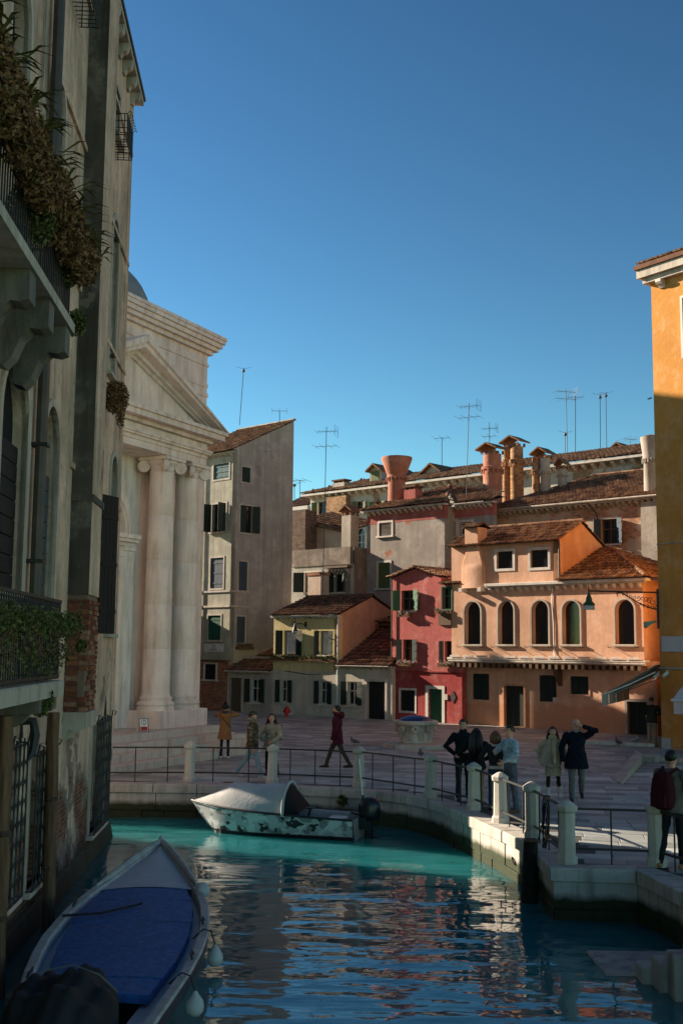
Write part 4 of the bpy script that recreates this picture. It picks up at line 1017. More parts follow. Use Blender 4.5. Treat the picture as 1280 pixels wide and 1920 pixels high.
dx, dz = lp(rh, 850, 1307); MB().prism([(dx - .16, dz), (dx, dz - .28), (dx + .16, dz), (dx, dz + .28)], -.05, -.021, 'y').build('diamond_grille', M['iron'], rh)
bx0_, bx1_, bz0, bz1 = rect(rh, 824, 1144, 847, 1172); MB().box(bx0_, bx1_, -.1, -.002, bz0, bz1).build('window_guard', M['frame_b'], rh)
MB().box(rx, rx + .3, .31, 7, 0, ze).build('side_wall', RD, rh)
tiles(rh, (rx - .16, 6, ze + .02), (rx - .16, -.18, ze + .02), (xp, -.18, zp + .05), (xp, 6, zp + .05)); tiles(rh, (xg + .1, -.18, ze2 + .04), (xg + .1, 6, ze2 + .04), (xp, 6, zp + .05), (xp, -.18, zp + .05))
tiles(rh, (xg + .02, -.22, ze3 + .02), (rx1, -.22, ze3 + .02), (rx1, 3, ze3 + 1.1), (xg + .02, 3, ze3 + 1.1)); ridge(rh, (xp, -.2, zp + .07), (xp, 6, zp + .07))
MB().box(xg, xg + .25, .31, 5, ze3, ze2).build('side_wall', RD, rh)
for r_ in ((751, 1150, 773, 1160), (749, 1242, 776, 1252), (826, 1244, 847, 1254)):
    x0, x1, z0, z1 = rect(rh, *r_); flowerbox(rh, x0, x1, 0, z1 - .05)
x0, x1, z0, z1 = rect(rh, 822, 1138, 830, 1146); flowerbox(rh, x0, x1, -.05, z0)
MB().box(*rect(rh, 834, 1304, 840, 1320)[:2], -.07, -.021, 1.1, 1.36).build('doorbell', M['istrian'], rh)
MB().tube([(rx + .02, -.09, ze - .05), (rx + .02, -.09, 2.6), (rx + .1, -.09, 2.5), (rx + .1, -.09, .3)], .03, 6).build('downpipe', M['pipe'], rh)
# ---------------------------------------------------------------- yellow house with its right wing
YA = math.atan2(-.62, .785)
YE = plaster('yellow_plaster', (.66, .53, .27), (.42, .33, .18), .5, var=.1, patch=(.22, .15, .11), pamt=.70); YP = plaster('peach_plaster', (.55, .33, .19), (.4, .25, .15), .3, var=.08)
YL = plaster('yellow_lower', (.56, .49, .40), (.33, .28, .22), .5, var=.12)
gy_ = gnd(735, 1351)
yh = root('yellow_house', 'small yellow house with dark shutters, a tiled roof and a low right wing', 'house', tuple(gy_), YA)
x0_ = lp(yh, 512, 1250)[0]; x1_ = lp(yh, 635, 1200)[0]; x2_ = lp(yh, 735, 1300)[0]; ze = lp(yh, 570, 1154)[1]; zw = lp(yh, 690, 1249)[1]; zm = lp(yh, 570, 1258)[1]
hs = []
px_win(yh, (532, 1182, 556, 1228), holes=hs, shut='open', smat=M['sh_dark'], angs=(110, 170), curtain=True, sash=M['frame_b']); px_win(yh, (600, 1183, 617, 1228), holes=hs, shut='open', smat=M['sh_dark'], angs=(172, 172), curtain=True, sash=M['frame_b'])
wall(yh, 'wall', [(x0_, zm), (x1_, zm), (x1_, ze), (x0_, ze)], hs, 0, YE, thick=.3)
hs = []
for r_ in ((526, 1275, 541, 1317), (599, 1277, 615, 1320), (651, 1278, 670, 1322)): px_win(yh, r_, holes=hs, shut='open', smat=M['sh_dark'], angs=(172, 172), sash=M['frame_w'], sill=True)
door(yh, (688, 1278, 722, 1350), 0, M['black_panel'], .13, M['istrian'], hs)
wall(yh, 'lower_wall', [(x0_, 0), (x2_, 0), (x2_, zw), (x1_ + .004, zw), (x1_ + .004, zm), (x0_, zm)], hs, -.015, YL, thick=.3)
yr, zr = lpx(yh, 697, 1117, x1_); yb, zb_ = lpx(yh, 735, 1150, x1_)
print('yellow ridge', yr, zr, 'back', yb, 'x', x0_, x1_, x2_, 'z', ze, zw, zm)
yr = max(2., min(yr, 4.5))
zr = lpx(yh, 697, 1117, x1_)[1]
wall(yh, 'gable_wall', [(0, zw - 1), (yr * 2, zw - 1), (yr * 2, ze), (yr, zr - .07), (0, ze)], [], x1_ - .003, YP, ax='x', thick=.3, flip=-1)
tiles(yh, (x0_ - .1, -.25, ze + .03), (x1_ + .1, -.25, ze + .03), (x1_ + .1, yr, zr), (x0_ - .1, yr, zr), M['tile2']); tiles(yh, (x1_ + .1, 2 * yr + .2, ze), (x0_ - .1, 2 * yr + .2, ze), (x0_ - .1, yr, zr), (x1_ + .1, yr, zr), M['tile2']); ridge(yh, (x0_ - .1, yr, zr + .03), (x1_ + .1, yr, zr + .03), mat=M['tile2'])
eave(yh, x0_ - .08, x1_ + .06, 0, ze, .2, .1, M['istrian'])
brackets(yh, (x0_, -.002, ze - .105), (x1_, -.002, ze - .105), 12, .14, .1, .1, M['istrian'])
MB().box(x0_, x0_ + .3, .31, 2 * yr, 0, ze).build('side_wall', YE, yh)
tiles(yh, (x1_ + .04, -.3, zw + .03), (x2_ + .02, -.3, zw + .03), (x2_ + .02, 4.2, zw + 2.35), (x1_ + .04, 4.2, zw + 2.35), M['tile2']); eave(yh, x1_, x2_, 0, zw + .02, .24, .1, M['istrian_d'])
brackets(yh, (x1_ + .1, -.002, zw - .085), (x2_, -.002, zw - .085), 9, .15, .1, .1, M['istrian_d'])
MB().tube([(x1_ + .06, -.32, zw - .0), (x2_ - .02, -.32, zw - .0)], .05, 8).build('gutter', M['istrian_d'], yh, smooth=True); MB().tube([(x1_ - .02, -.06, .3), (x1_ - .02, -.06, ze - .1)], .04, 8).build('downpipe', M['white'], yh, smooth=True)
# little window house on the wing roof
wx0, wx1 = lp(yh, 703, 1180, 3.4)[0], x2_ - .05; wz0, wz1 = lp(yh, 715, 1195, 3.4)[1], lp(yh, 715, 1166, 3.4)[1]
MB().box(wx0, wx1, 3.4, 5, wz0 - 1, wz1).build('dormer_wall', M['frame_b'], yh); win(yh, wx0 + .25, wx1 - .08, wz0 + .15, wz1 - .2, y=3.15, sill=False, frame=.05, fmat=M['frame_b']); tiles(yh, (wx0 - .2, 3.1, wz1), (wx1 + .1, 3.1, wz1), (wx1 + .1, 5, wz1 + .4), (wx0 - .2, 5, wz1 + .4), name='dormer_tiles')
fx = MB(); x0, x1, z0, z1 = rect(yh, 512, 1231, 633, 1243)
flowerbox(yh, x0, x1, .02, z1 - .1, dense=70, flower=None)
cab = MB(); cab.tube([(x0_ + .8, -.02, zm - .02), (x0_ + 2.5, -.03, zm - .18), (x0_ + 4.2, -.03, zm - .05), (x1_, -.03, zm - .12)], .02, 5); cab.build('wall_cable', M['iron'], yh)
# ---------------------------------------------------------------- low lean-to house
LP_ = plaster('leanto_plaster', (.42, .37, .33), (.22, .19, .17), .6, var=.15)
lo = Wd(yh, (x0_ - .002, 0, 0)); lh = root('lean_to_house', 'low lean-to house with a brown door left of the yellow house', 'house', tuple(lo), YA)
xl_ = lp(lh, 426, 1300)[0]; ze = lp(lh, 470, 1259)[1]; hs = []
door(lh, (430, 1271, 453, 1342), 0, M['door_br'], .12, M['istrian_d'], hs); px_win(lh, (470, 1273, 488, 1317), holes=hs, shut='open', smat=M['sh_dark'], angs=(172, 172), sash=M['frame_w'])
wall(lh, 'wall', [(xl_, 0), (-.004, 0), (-.004, ze), (xl_, ze)], hs, 0, LP_, thick=.3)
eave(lh, xl_ - .05, -.01, 0, ze + .02, .22, .09); brackets(lh, (xl_, -.002, ze - .08), (-.05, -.002, ze - .08), 8, .14, .1, .1)
za_ = lp(lh, 470, 1237, 1.2)[1]
tiles(lh, (xl_ - .1, -.28, ze + .05), (.02, -.28, ze + .05), (.02, 1.2, ze + .62), (xl_ - .1, 1.2, ze + .62), M['tile2']); MB().box(xl_, -.005, 1.2, 1.3, ze + .4, ze + .85).build('roof_step', M['istrian_d'], lh)
tiles(lh, (xl_ + 1.0, 1.1, ze + .85), (.0, 1.1, ze + .85), (.0, 4.2, ze + 2.4), (xl_ + 3.2, 4.2, ze + 2.4), M['tile2'])
MB().tube([(xl_ + .05, -.35, ze), (-.02, -.35, ze)], .05, 8).build('gutter', M['istrian_d'], lh, smooth=True)
# ---------------------------------------------------------------- tall grey house
GR = plaster('grey_plaster', (.36, .305, .265), (.19, .165, .15), .7, var=.14, patch=(.24, .2, .17), pamt=.7, damp=(3.2, 2.5, (.50, .40, .25), .6), sv=.1); GF = plaster('grey_green_plaster', (.36, .33, .26), (.18, .16, .13), .7, var=.16, sv=.1)
gc_ = Wd(lh, (xl_ + .02, .05, 0))
gh = root('grey_house', 'tall plain grey plastered house with a sloping roof line beside the church', 'house', tuple(gc_), RA)
zfe = lp(gh, 436, 842)[1]; hs = []
for k, r_ in enumerate(((401, 870, 430, 898), (398, 945, 424, 997), (395, 1046, 419, 1103), (390, 1154, 414, 1200))):
    px_win(gh, r_, holes=hs, frame=.09, fmat=M['istrian_d'], sill=(k in (1, 3)), shut='closed' if k != 1 else 'open', smat=[M['sh_teal'], M['sh_dark'], M['sh_blue'], M['sh_bottle']][k], angs=(95, 95), proud=.03)
xw = lp(gh, 330, 1000)[0]
wall(gh, 'front_wall', [(xw, 0), (0, 0), (0, zfe), (xw, zfe)], hs, 0, GF, thick=.3)
# side wall, facing the campo
yT, zT = lpx(gh, 551, 790, -.002)
print('grey side', yT, zT, 'eave', zfe)
yT = min(max(yT, 4), 9); zT = zT; hs = []
for k, (xa1, ya1, xb1, yb1) in enumerate(((453, 876, 469, 904), (450, 948, 473, 999), (447, 1053, 463, 1107), (443, 1156, 459, 1205))):
    a, _ = lpx(gh, xa1, (ya1 + yb1) / 2, 0); b, _ = lpx(gh, xb1, (ya1 + yb1) / 2, 0); z1 = lpx(gh, (xa1 + xb1) / 2, ya1, 0)[1]; z0 = lpx(gh, (xa1 + xb1) / 2, yb1, 0)[1]
    hs.append([(a, z0), (b, z0), (b, z1), (a, z1)])
    w_ = MB().box(-.16, -.14, a, b, z0, z1).build('window', M['glass'], gh); fr = MB(); t = .08
    for (p, q, r1, r2) in ((a - t, a, z0 - t, z1 + t), (b, b + t, z0 - t, z1 + t), (a, b, z1, z1 + t), (a, b, z0 - t, z0)): fr.box(-.02, .035, p, q, r1, r2)
    fr.build('frame', M['istrian_d'], w_)
    mt = [M['sh_dark'], M['sh_dark'], M['sh_blue'], M['sh_blue']][k]; hw = (b - a) / 2
    inst('shutter', shutter_mesh(hw - .01, z1 - z0 - .02, mt), w_, (-.05, a + .005, z0 + .01), (0, 0, R(90))); inst('shutter', shutter_mesh(hw - .01, z1 - z0 - .02, mt), w_, ((-.05 if k != 1 else .04), b - hw + .005 if k != 1 else b, z0 + .01), (0, 0, R(90) if k != 1 else R(70)))
wall(gh, 'side_wall', [(.002, 0), (yT, 0), (yT, zT), (.002, zfe)], hs, 0, GR, ax='x', thick=.3, flip=-1, depth=.18)
tiles(gh, (xw, -.35, zfe - .13), (.1, -.35, zfe - .13), (.1, yT, zT + .06), (xw, yT, zT + .06)); MB().box(xw, .08, yT - .1, yT + .1, zT + .05, zT + .16).build('roof_edge', M['istrian_d'], gh)
eave(gh, xw, .08, 0, zfe - .14, .24, .08); brackets(gh, (xw, -.002, zfe - .225), (0, -.002, zfe - .225), 22, .18, .12, .14)
for yy in (1109, 1137): zz = lp(gh, 410, yy)[1]; MB().box(xw, .05, -.07, -.002, zz - .05, zz + .05).build('string_course', M['istrian_d'], gh); MB().box(.002, .06, -.07, 1.4, zz - .05, zz + .05).build('string_course', M['istrian_d'], gh)
bz_ = lp(gh, 400, 1240)[1]
MB().box(xw, -.01, -.06, -.003, 0, bz_).build('brick_base', M['brick'], gh); MB().box(xw, .1, -.32, -.002, bz_ + .005, bz_ + .09).build('canopy_board', M['frame_b'], gh)
x0, x1, z0, z1 = rect(gh, 387, 1245, 408, 1274); win(gh, x0, x1, z0, z1, y=-.12, frame=.08, sill=True, pane=M['dark'], depth=.07)
x0, x1, z0, z1 = rect(gh, 383, 1207, 419, 1222, -.04); ss = MB().box(x0, x1, -.05, -.02, z0, z1).build('street_sign', simple('sign_white', (.55, .53, .5), .7), gh)
def text(parent, s, size, loc, rot, mat, name='lettering', ext=.002, align='CENTER'):
    cu = bpy.data.curves.new(name, 'FONT'); cu.body = s; cu.size = size; cu.align_x = align; cu.align_y = 'CENTER'; cu.extrude = ext; cu.resolution_u = 2
    me_o = bpy.data.objects.new('tmp', cu); col.objects.link(me_o); dg = bpy.context.evaluated_depsgraph_get(); me = bpy.data.meshes.new_from_object(me_o.evaluated_get(dg)); bpy.data.objects.remove(me_o)
    me.materials.clear(); me.materials.append(mat); o = bpy.data.objects.new(name, me); col.objects.link(o); o.parent = parent; o.location = loc; o.rotation_euler = rot; return o
hgt = z1 - z0
text(ss, 'CAMPO\nDE LA\nMADALENA', hgt * .27, ((x0 + x1) / 2, -.053, (z0 + z1) / 2), (R(90), 0, 0), M['iron'])
x = lp(gh, 380, 1000)[0]; MB().tube([(x, -.1, 1), (x, -.1, zfe - .2)], .05, 8).build('downpipe', M['istrian_d'], gh, smooth=True)
a = lpx(gh, 441, 1211, 0)[0]; zz = lpx(gh, 455, 1212, 0)[1]; MB().box(.03, .25, a, a + 1.2, zz - .16, zz).build('flower_box', M['frame_b'], gh)
mb = MB(); [leaves(mb, (.14, a + .1 + k * .2, zz + .06), (.12, .12, .12), 60, .05) for k in range(6)]; mb.build('flowers', M['leaf_dry'], gh)
# ================================================================== houses behind the row
def chim_round(o, p, zb, zt, r, mat, top='roof', nm='chimney', flare=1.7, sq=False):
    """Venetian chimney: shaft, dentil ring, cap. p = local (x, y)"""
    x, y = p; h = zt - zb
    if top == 'bell':
        pf = [(r, zb), (r * .95, zb + h * .58), (r * 1.12, zb + h * .6), (r * 1.12, zb + h * .64), (r * 1.05, zb + h * .66), (r * flare, zb + h * .96), (r * flare, zb + h), (r * (flare - .25), zb + h)]
        c = MB().lathe(pf, 20, (x, y, 0)).build(nm, mat, o, smooth=True, ang=50)
        d = MB()
        for k in range(18): t = 6.283 * k / 18; d.box(x + r * 1.13 * math.cos(t) - .03, x + r * 1.13 * math.cos(t) + .03, y + r * 1.13 * math.sin(t) - .03, y + r * 1.13 * math.sin(t) + .03, zb + h * .55, zb + h * .62)
        d.build('dentils', mat, c, kind='stuff'); MB().lathe([(r * .9, zb + h), (r * .95, zb + h + .06), (r * .3, zb + h + .14)], 10, (x, y, 0)).build('top', M['tile'], c)
    else:
        pf = [(r, zb), (r * .97, zb + h * .72), (r * 1.15, zb + h * .74), (r * 1.15, zb + h * .79), (r * .95, zb + h * .8), (r * .95, zb + h)]
        c = MB().lathe(pf, 4 if sq else 18, (x, y, 0), ang=math.pi / 4 if sq else 0).build(nm, mat, o, smooth=not sq, ang=50)
        d = MB()
        for k in range(14): t = 6.283 * k / 14; d.box(x + r * 1.16 * math.cos(t) - .035, x + r * 1.16 * math.cos(t) + .035, y + r * 1.16 * math.sin(t) - .035, y + r * 1.16 * math.sin(t) + .035, zb + h * .68, zb + h * .75)
        d.build('dentils', mat, c, kind='stuff')
        if top == 'roof': caproof(c, x, y, zt, r * 1.35, r * 1.25)
    return c
def caproof(c, x, y, z, hx, hy, rise=.35):
    q = MB(); n = 4
    for k in range(n):
        for (sx, sy) in ((-1, -1), (1, -1), (1, 1), (-1, 1)): q.box(x + sx * hx * .62 - .05, x + sx * hx * .62 + .05, y + sy * hy * .62 - .05, y + sy * hy * .62 + .05, z + .001, z + .2)
        break
    q.box(x - hx * .4, x + hx * .4, y - hy * .4, y + hy * .4, z + .001, z + .2); q.build('vents', M['brick'], c)
    rf = MB()
    for s_ in (-1, 1):
        a = [(x + s_ * hx, y - hy, z + .2), (x + s_ * hx, y + hy, z + .2), (x, y + hy, z + .2 + rise), (x, y - hy, z + .2 + rise)]
        rf.add(a + [(p[0], p[1], p[2] + .09) for p in a], [(0,1,2,3),(4,5,6,7),(0,1,5,4),(1,2,6,5),(2,3,7,6),(3,0,4,7)])
    rf.build('cap_roof', M['tile'], c)
def box_chim(o, r, y, d=.7, mat=None, cap=True):
    x0, x1, z0, z1 = rect(o, *r, y); c = MB().box(x0, x1, y, y + d, z0 - .6, z1).build('chimney', mat or M['istrian_d'], o)
    if cap:
        k = MB(); k.box(x0 - .06, x1 + .06, y - .06, y + d + .06, z1 + .14, z1 + .24)
        for i in range(3): k.box(x0 + (x1 - x0) * (.1 + .35 * i), x0 + (x1 - x0) * (.2 + .35 * i), y, y + d, z1 + .001, z1 + .139)
        k.build('chimney_cap', M['tile2'], c)
    return c
PK = plaster('pink_grey_plaster', (.34, .29, .25), (.2, .17, .15), .6, var=.18, patch=(.36, .15, .08), pamt=.66, pscale=1.1); PKR = plaster('rose_plaster', (.40, .12, .10), (.25, .08, .07), .5, var=.14)
BK = brickwall('old_brick_house', (.42, .20, .115), (.5, .4, .3), over=(.50, .37, .27), oamt=.53)
BKW = brickwall('pale_brick', (.36, .21, .12), (.48, .42, .34), over=(.55, .49, .41), oamt=.47)
RC = plaster('red_chimney_plaster', (.42, .17, .11), (.25, .1, .07), .5); BC = brickwall('chimney_brick', (.42, .22, .11), (.4, .32, .22)); SC_ = plaster('stone_chimney', (.42, .36, .3), (.25, .2, .16), .5)
def house(name, lab, px, py, Y): p = at(px, py, Y); return root(name, lab, 'house', (p.x, p.y, 0), RA)
# ---- brick house behind the orange one
bh = house('brick_house', 'old brick house with a broad tiled roof and blue shutters behind the orange house', 925, 960, 62.5)
ze = lp(bh, 1000, 957)[1]; x0 = lp(bh, 926, 960)[0]; x1 = lp(bh, 1300, 930)[0]; hs = []
px_win(bh, (1127, 973, 1157, 1020), holes=hs, shut='open', smat=M['sh_blue'], angs=(110, 150), frame=.1, sash=M['frame_b'])
wall(bh, 'wall', [(x0, 0), (x1, 0), (x1, ze), (x0, ze)], hs, 0, BK, thick=.4); MB().box(x0, x0 + .4, .41, 9, 0, ze).build('side_wall', BK, bh)
eave(bh, x0 - .3, x1, 0, ze + .12, .42, .12); MB().tube([(x0 - .3, -.5, ze + .14), (x1, -.5, ze + .14)], .07, 8).build('gutter', M['istrian_d'], bh, smooth=True); brackets(bh, (x0, -.002, ze), (x1, -.002, ze), 34, .34, .16, .22)
yr = 5.2; zr = lp(bh, 1195, 884, yr)[1]; xh = lp(bh, 1118, 890, yr)[0]
tiles(bh, (x0 - .35, -.5, ze + .2), (x1, -.5, ze + .2), (x1, yr, zr), (xh, yr, zr), M['tile']); tiles(bh, (x0 - .35, 10, ze + .2), (x0 - .35, -.5, ze + .2), (xh, yr, zr), (xh, yr + .1, zr), M['tile'])
ridge(bh, (x0 - .3, -.45, ze + .25), (xh, yr, zr + .05)); ridge(bh, (xh, yr, zr + .04), (x1, yr, zr + .04))
xp = lp(bh, 1218, 980, -.12)[0]; MB().box(xp - .42, xp + .5, -.28, -.002, 0, ze - .1).build('flue', SC_, bh)
zt = lp(bh, 1219, 820, .3)[1]; chim_round(bh, (lp(bh, 1219, 880, .3)[0], .3), ze + .3, zt, .36, SC_, 'bell', flare=1.35)
MB().box(xp - .5, xp + .5, -.25, .9, ze + .15, lp(bh, 1219, 925, 0)[1]).build('chimney_base', SC_, bh)
pp = lp(bh, 1127, 1000, -.1)[0]; MB().tube([(pp - .6, -.45, ze + .1), (pp - .25, -.1, ze - .5), (pp - .25, -.1, 2)], .045, 8).build('downpipe', M['pipe'], bh, smooth=True)
# chimneys in front of the far palace: rising from the brick house's left end
for (r_, mat, top) in (((908, 852, 937, 950), RC, 'roof'),):
    y = -.0 + 1.2; xa, xb, z0, z1 = rect(bh, *r_, y); chim_round(bh, ((xa + xb) / 2, y), z0 - .5, z1, (xb - xa) / 2, mat, top)
for (a, b, t, mat) in ((943, 957, 838, BC), (958, 979, 838, BC), (998, 1012, 860, BC), (1013, 1030, 860, SC_)):
    y = 2.6; xa, xb, z0, z1 = rect(bh, a, t, b, 955, y); cc = chim_round(bh, ((xa + xb) / 2, y), z0, z1, (xb - xa) / 2, mat, 'none')
    if a in (958, 1013):
        xl2 = lp(bh, a - 9 if a == 958 else a - 8, t, y)[0]; caproof(cc, (xl2 + xb) / 2 , y, z1, (xb - xl2) * .66, .55, .36)
xa, xb, z0, z1 = rect(bh, 1046, 880, 1061, 925, 3.4); cc = chim_round(bh, ((xa + xb) / 2, 3.4), z0, z1, (xb - xa) / 2, SC_, 'roof')
# ---- far long palace with dormers
fh = house('far_palace', 'long far palace with pale brick walls, green shutters and dormers', 580, 935, 84)
ze = lp(fh, 640, 925)[1]; x0 = lp(fh, 582, 930)[0]; x1 = lp(fh, 1300, 880)[0]; hs = []
for r_ in ((596, 941, 613, 965), (668, 940, 681, 962), (702, 940, 716, 962), (928, 944, 936, 966), (968, 944, 976, 966)): px_win(fh, r_, holes=hs, shut='open', smat=M['sh_olive'], angs=(165, 165), frame=0, sash=M['frame_b'])
px_win(fh, (668, 991, 684, 1040), holes=hs, arch=True, frame=.15, sash=M['frame_w'], shut=None)
wall(fh, 'wall', [(x0, 0), (x1, 0), (x1, ze), (x0, ze)], hs, 0, BKW, thick=.4); xa, xb = lp(fh, 620, 950)[0], lp(fh, 656, 950)[0]
MB().box(xa, xb, -.45, -.002, 0, ze - .25).build('chimney_breast', BC, fh)
eave(fh, x0 - .4, x1, 0, ze + .15, .6, .16, M['istrian']); brackets(fh, (x0, -.002, ze - .02), (x1, -.002, ze - .02), 46, .42, .2, .3, M['istrian'])
yr = 6.5; zr = lp(fh, 900, 872, yr)[1]; xh = lp(fh, 705, 893, yr)[0]
tiles(fh, (x0 - .5, -.6, ze + .2), (x1, -.6, ze + .2), (x1, yr, zr), (xh, yr, zr), M['tile'], sp=.3, cl=.5, rad=.12); tiles(fh, (x0 - .5, 12, ze + .2), (x0 - .5, -.6, ze + .2), (xh, yr, zr), (xh, yr + .1, zr), M['tile'], sp=.3, cl=.5, rad=.12)
def dormer(o, r, y, wm, open_=M['sh_olive'], gab=False, d=4):
    x0, x1, z0, z1 = rect(o, *r, y); D = MB(); D.box(x0, x1, y, y + d, z0 - .3, z1); dd = D.build('dormer', wm, o); xm = (x0 + x1) / 2; rise = (x1 - x0) * .34
    MB().poly([(x0, y - .002, z1), (x1, y - .002, z1), (xm, y - .002, z1 + rise)]).build('dormer_gable', wm, dd)
    rf = MB()
    for s_ in (-1, 1):
        e = (x1 - x0) * .66; a = [(xm + s_ * e, y - .35, z1 - rise * .3), (xm + s_ * e, y + d, z1 - rise * .3), (xm, y + d, z1 + rise * 1.05), (xm, y - .35, z1 + rise * 1.05)]
        rf.add(a + [(p[0], p[1], p[2] + .12) for p in a], [(0,1,2,3),(4,5,6,7),(0,1,5,4),(1,2,6,5),(2,3,7,6),(3,0,4,7)])
    rf.build('dormer_roof', M['tile'], dd); m_ = (x1 - x0) * .16
    MB().box(x0 + m_, x1 - m_, y - .05, y - .003, z0 + .1, z1 - .05).build('dormer_shutter', open_, dd)
dormer(fh, (693, 882, 714, 912), 2.2, M['istrian_d']); dormer(fh, (795, 885, 825, 907), 3., M['istrian_d'], M['glass'])
box_chim(fh, (623, 905, 645, 925), .8)
# altana: wooden roof terrace rails
al = root('roof_terrace', 'grey wooden roof terrace frame on the tiles right of the pink house roof', 'terrace', tuple(at(811, 925, 80)), RA); A0 = FRM[al.name][0]
zs_ = lp(al, 860, 893)[1]; xe_ = lp(al, 864, 900)[0]; ml = MB(); wm = wood('grey_timber', (.30, .26, .22))
for (x, y) in ((0, 0), (xe_, 0), (0, 3.2), (xe_, 3.2), (xe_ / 2, 3.2)): MB().box(x - .09, x + .09, y - .09, y + .09, -2.2, zs_ + .1).build('timber_post', wm, al)
for zz in (zs_, zs_ - .8): MB().box(0, xe_, -.05, .05, zz - .07, zz + .07).build('timber_rail', wm, al); MB().box(xe_ - .05, xe_ + .05, .06, 3.2, zz - .07, zz + .07).build('timber_rail', wm, al); MB().box(-.05, .05, .06, 3.2, zz - .07, zz + .07).build('timber_rail', wm, al)
# ---- house with the big dormer, far right
dh = house('dormer_house', 'far house with a white gabled dormer above the brick house roof', 1090, 880, 76)
ze = lp(dh, 1120, 905)[1]; yr = 5; zr = lp(dh, 1150, 866, yr)[1]; x0 = lp(dh, 1040, 895)[0]; x1 = lp(dh, 1300, 880)[0]
MB().box(x0, x1, 0, 10, 0, ze).build('wall', BK, dh); tiles(dh, (x0, -.4, ze + .1), (x1, -.4, ze + .1), (x1, yr, zr), (x0 + 1.5, yr, zr), M['tile'], sp=.28, cl=.46, rad=.115)
dormer(dh, (1137, 850, 1182, 877), 2.4, M['istrian'], M['sh_bottle'], d=3)
for r_ in ((1091, 856, 1110, 872), (1114, 854, 1131, 874)): box_chim(dh, r_, 3.4)
# ---- pink house
ph = house('pink_house', 'grey and rose plastered house with a flared round chimney behind the red house', 687, 962, 66)
xL = lp(ph, 688, 1000)[0]; xM = lp(ph, 833, 1000)[0]; xR = lp(ph, 925, 1000)[0]; ze = lp(ph, 760, 955)[1]; zb2 = lp(ph, 760, 978)[1]; hs = []
px_win(ph, (711, 980, 734, 1005), holes=hs, frame=.12, pane=M['dark']); px_win(ph, (709, 1055, 731, 1103), holes=hs, frame=.12, shut='closed', smat=M['sh_olive'])
wall(ph, 'wall', [(xL, 0), (xM, 0), (xM, zb2), (xL, zb2)], hs, 0, PK, thick=.3); MB().box(xL, xM, -.01, .3, zb2 + .002, ze).build('rose_band', PKR, ph)
y2 = .9; hs = []
for r_ in ((832, 979, 854, 1006), (861, 979, 884, 1004)): px_win(ph, r_, y2, holes=hs, frame=.13, pane=M['glass'], sash=M['frame_w'])
xM2 = lp(ph, 822, 1000, y2)[0]; xR2 = lp(ph, 925, 1000, y2)[0]; zb3 = lp(ph, 870, 970, y2)[1]
wall(ph, 'wall', [(xM + .002, 0), (xR2, 0), (xR2, zb3), (xM + .002, zb3)], hs, y2, PK, thick=.3); MB().box(xM + .002, xR2, y2 - .01, y2 + .3, zb3 + .002, ze).build('rose_band', PKR, ph)
MB().box(xM - .3, xM - .001, .31, y2 + .3, 0, ze).build('side_wall', PK, ph)
eave(ph, xL - .25, xM + .25, 0, ze + .1, .35, .1, M['istrian_d']); eave(ph, xM + .26, xR2 + .2, y2, ze + .1, .35, .1, M['istrian_d']); brackets(ph, (xL, -.002, ze), (xM, -.002, ze), 14, .28, .14, .2, M['istrian']); brackets(ph, (xM + .1, y2 - .002, ze), (xR2, y2 - .002, ze), 8, .28, .14, .2, M['istrian'])
yr = 4.2; zr = lp(ph, 840, 912, yr)[1]; xq = lp(ph, 842, 912, yr)[0]
tiles(ph, (xL - .3, -.4, ze + .15), (xM + .3, -.4, ze + .15), (xq, yr, zr), (xq - .4, yr, zr)); tiles(ph, (xL - .3, 9, ze + .15), (xL - .3, -.4, ze + .15), (xq - .4, yr, zr), (xq - .4, yr + .1, zr)); tiles(ph, (xM + .3, y2 - .4, ze + .15), (xR2 + .2, y2 - .4, ze + .15), (xR2 + .2, y2 + .9, ze + .45), (xq, yr, zr)); ridge(ph, (xM + .3, -.3, ze + .2), (xq, yr, zr + .05))
xa, xb, z0, z1 = rect(ph, 727, 858, 760, 945, 1.6); chim_round(ph, ((xa + xb) / 2, 1.6), z0 - .4, z1, (xb - xa) / 2 * .78, RC, 'bell', flare=1.72)
c = box_chim(ph, (757, 918, 778, 950), 1.0, .7, PKR)
# ---- cream house with terrace, and the little ochre annex
th = house('terrace_house', 'cream house with a roof terrace wall and a stepped chimney behind the yellow house', 548, 1060, 69)
CR = plaster('cream_plaster', (.36, .33, .28), (.18, .16, .14), .7, var=.15); CR2 = plaster('pink_cream_plaster', (.55, .41, .32), (.4, .3, .24), .3); PARA = plaster('terrace_parapet', (.19, .15, .12), (.1, .08, .07), .6)
xL = lp(th, 540, 1080)[0]; xR = lp(th, 657, 1080)[0]; zP = lp(th, 600, 1061)[1]; zPt = lp(th, 600, 1029)[1]; hs = []
for r_ in ((572, 1073, 602, 1110), (628, 1072, 643, 1110)): px_win(th, r_, holes=hs, frame=.08, pane=M['dark'], shut='open', smat=M['sh_dark'], angs=(150, 150))
wall(th, 'wall', [(xL, 0), (xR, 0), (xR, zP), (xL, zP)], hs, 0, CR, thick=.3); MB().box(xL + .4, xR, -.06, .2, zP + .002, zPt).build('terrace_parapet', PARA, th); MB().box(xR - .3, xR - .001, .31, 6, 0, zPt - .001).build('side_wall', PARA, th)
y2 = 2.6; xa = lp(th, 563, 1000, y2)[0]; xb = lp(th, 650, 1000, y2)[0]; za = lp(th, 566, 978, y2)[1]; zb4 = lp(th, 640, 1000, y2)[1]; hs = []
px_win(th, (585, 1001, 592, 1023), y2, holes=hs, frame=.05, sill=False)
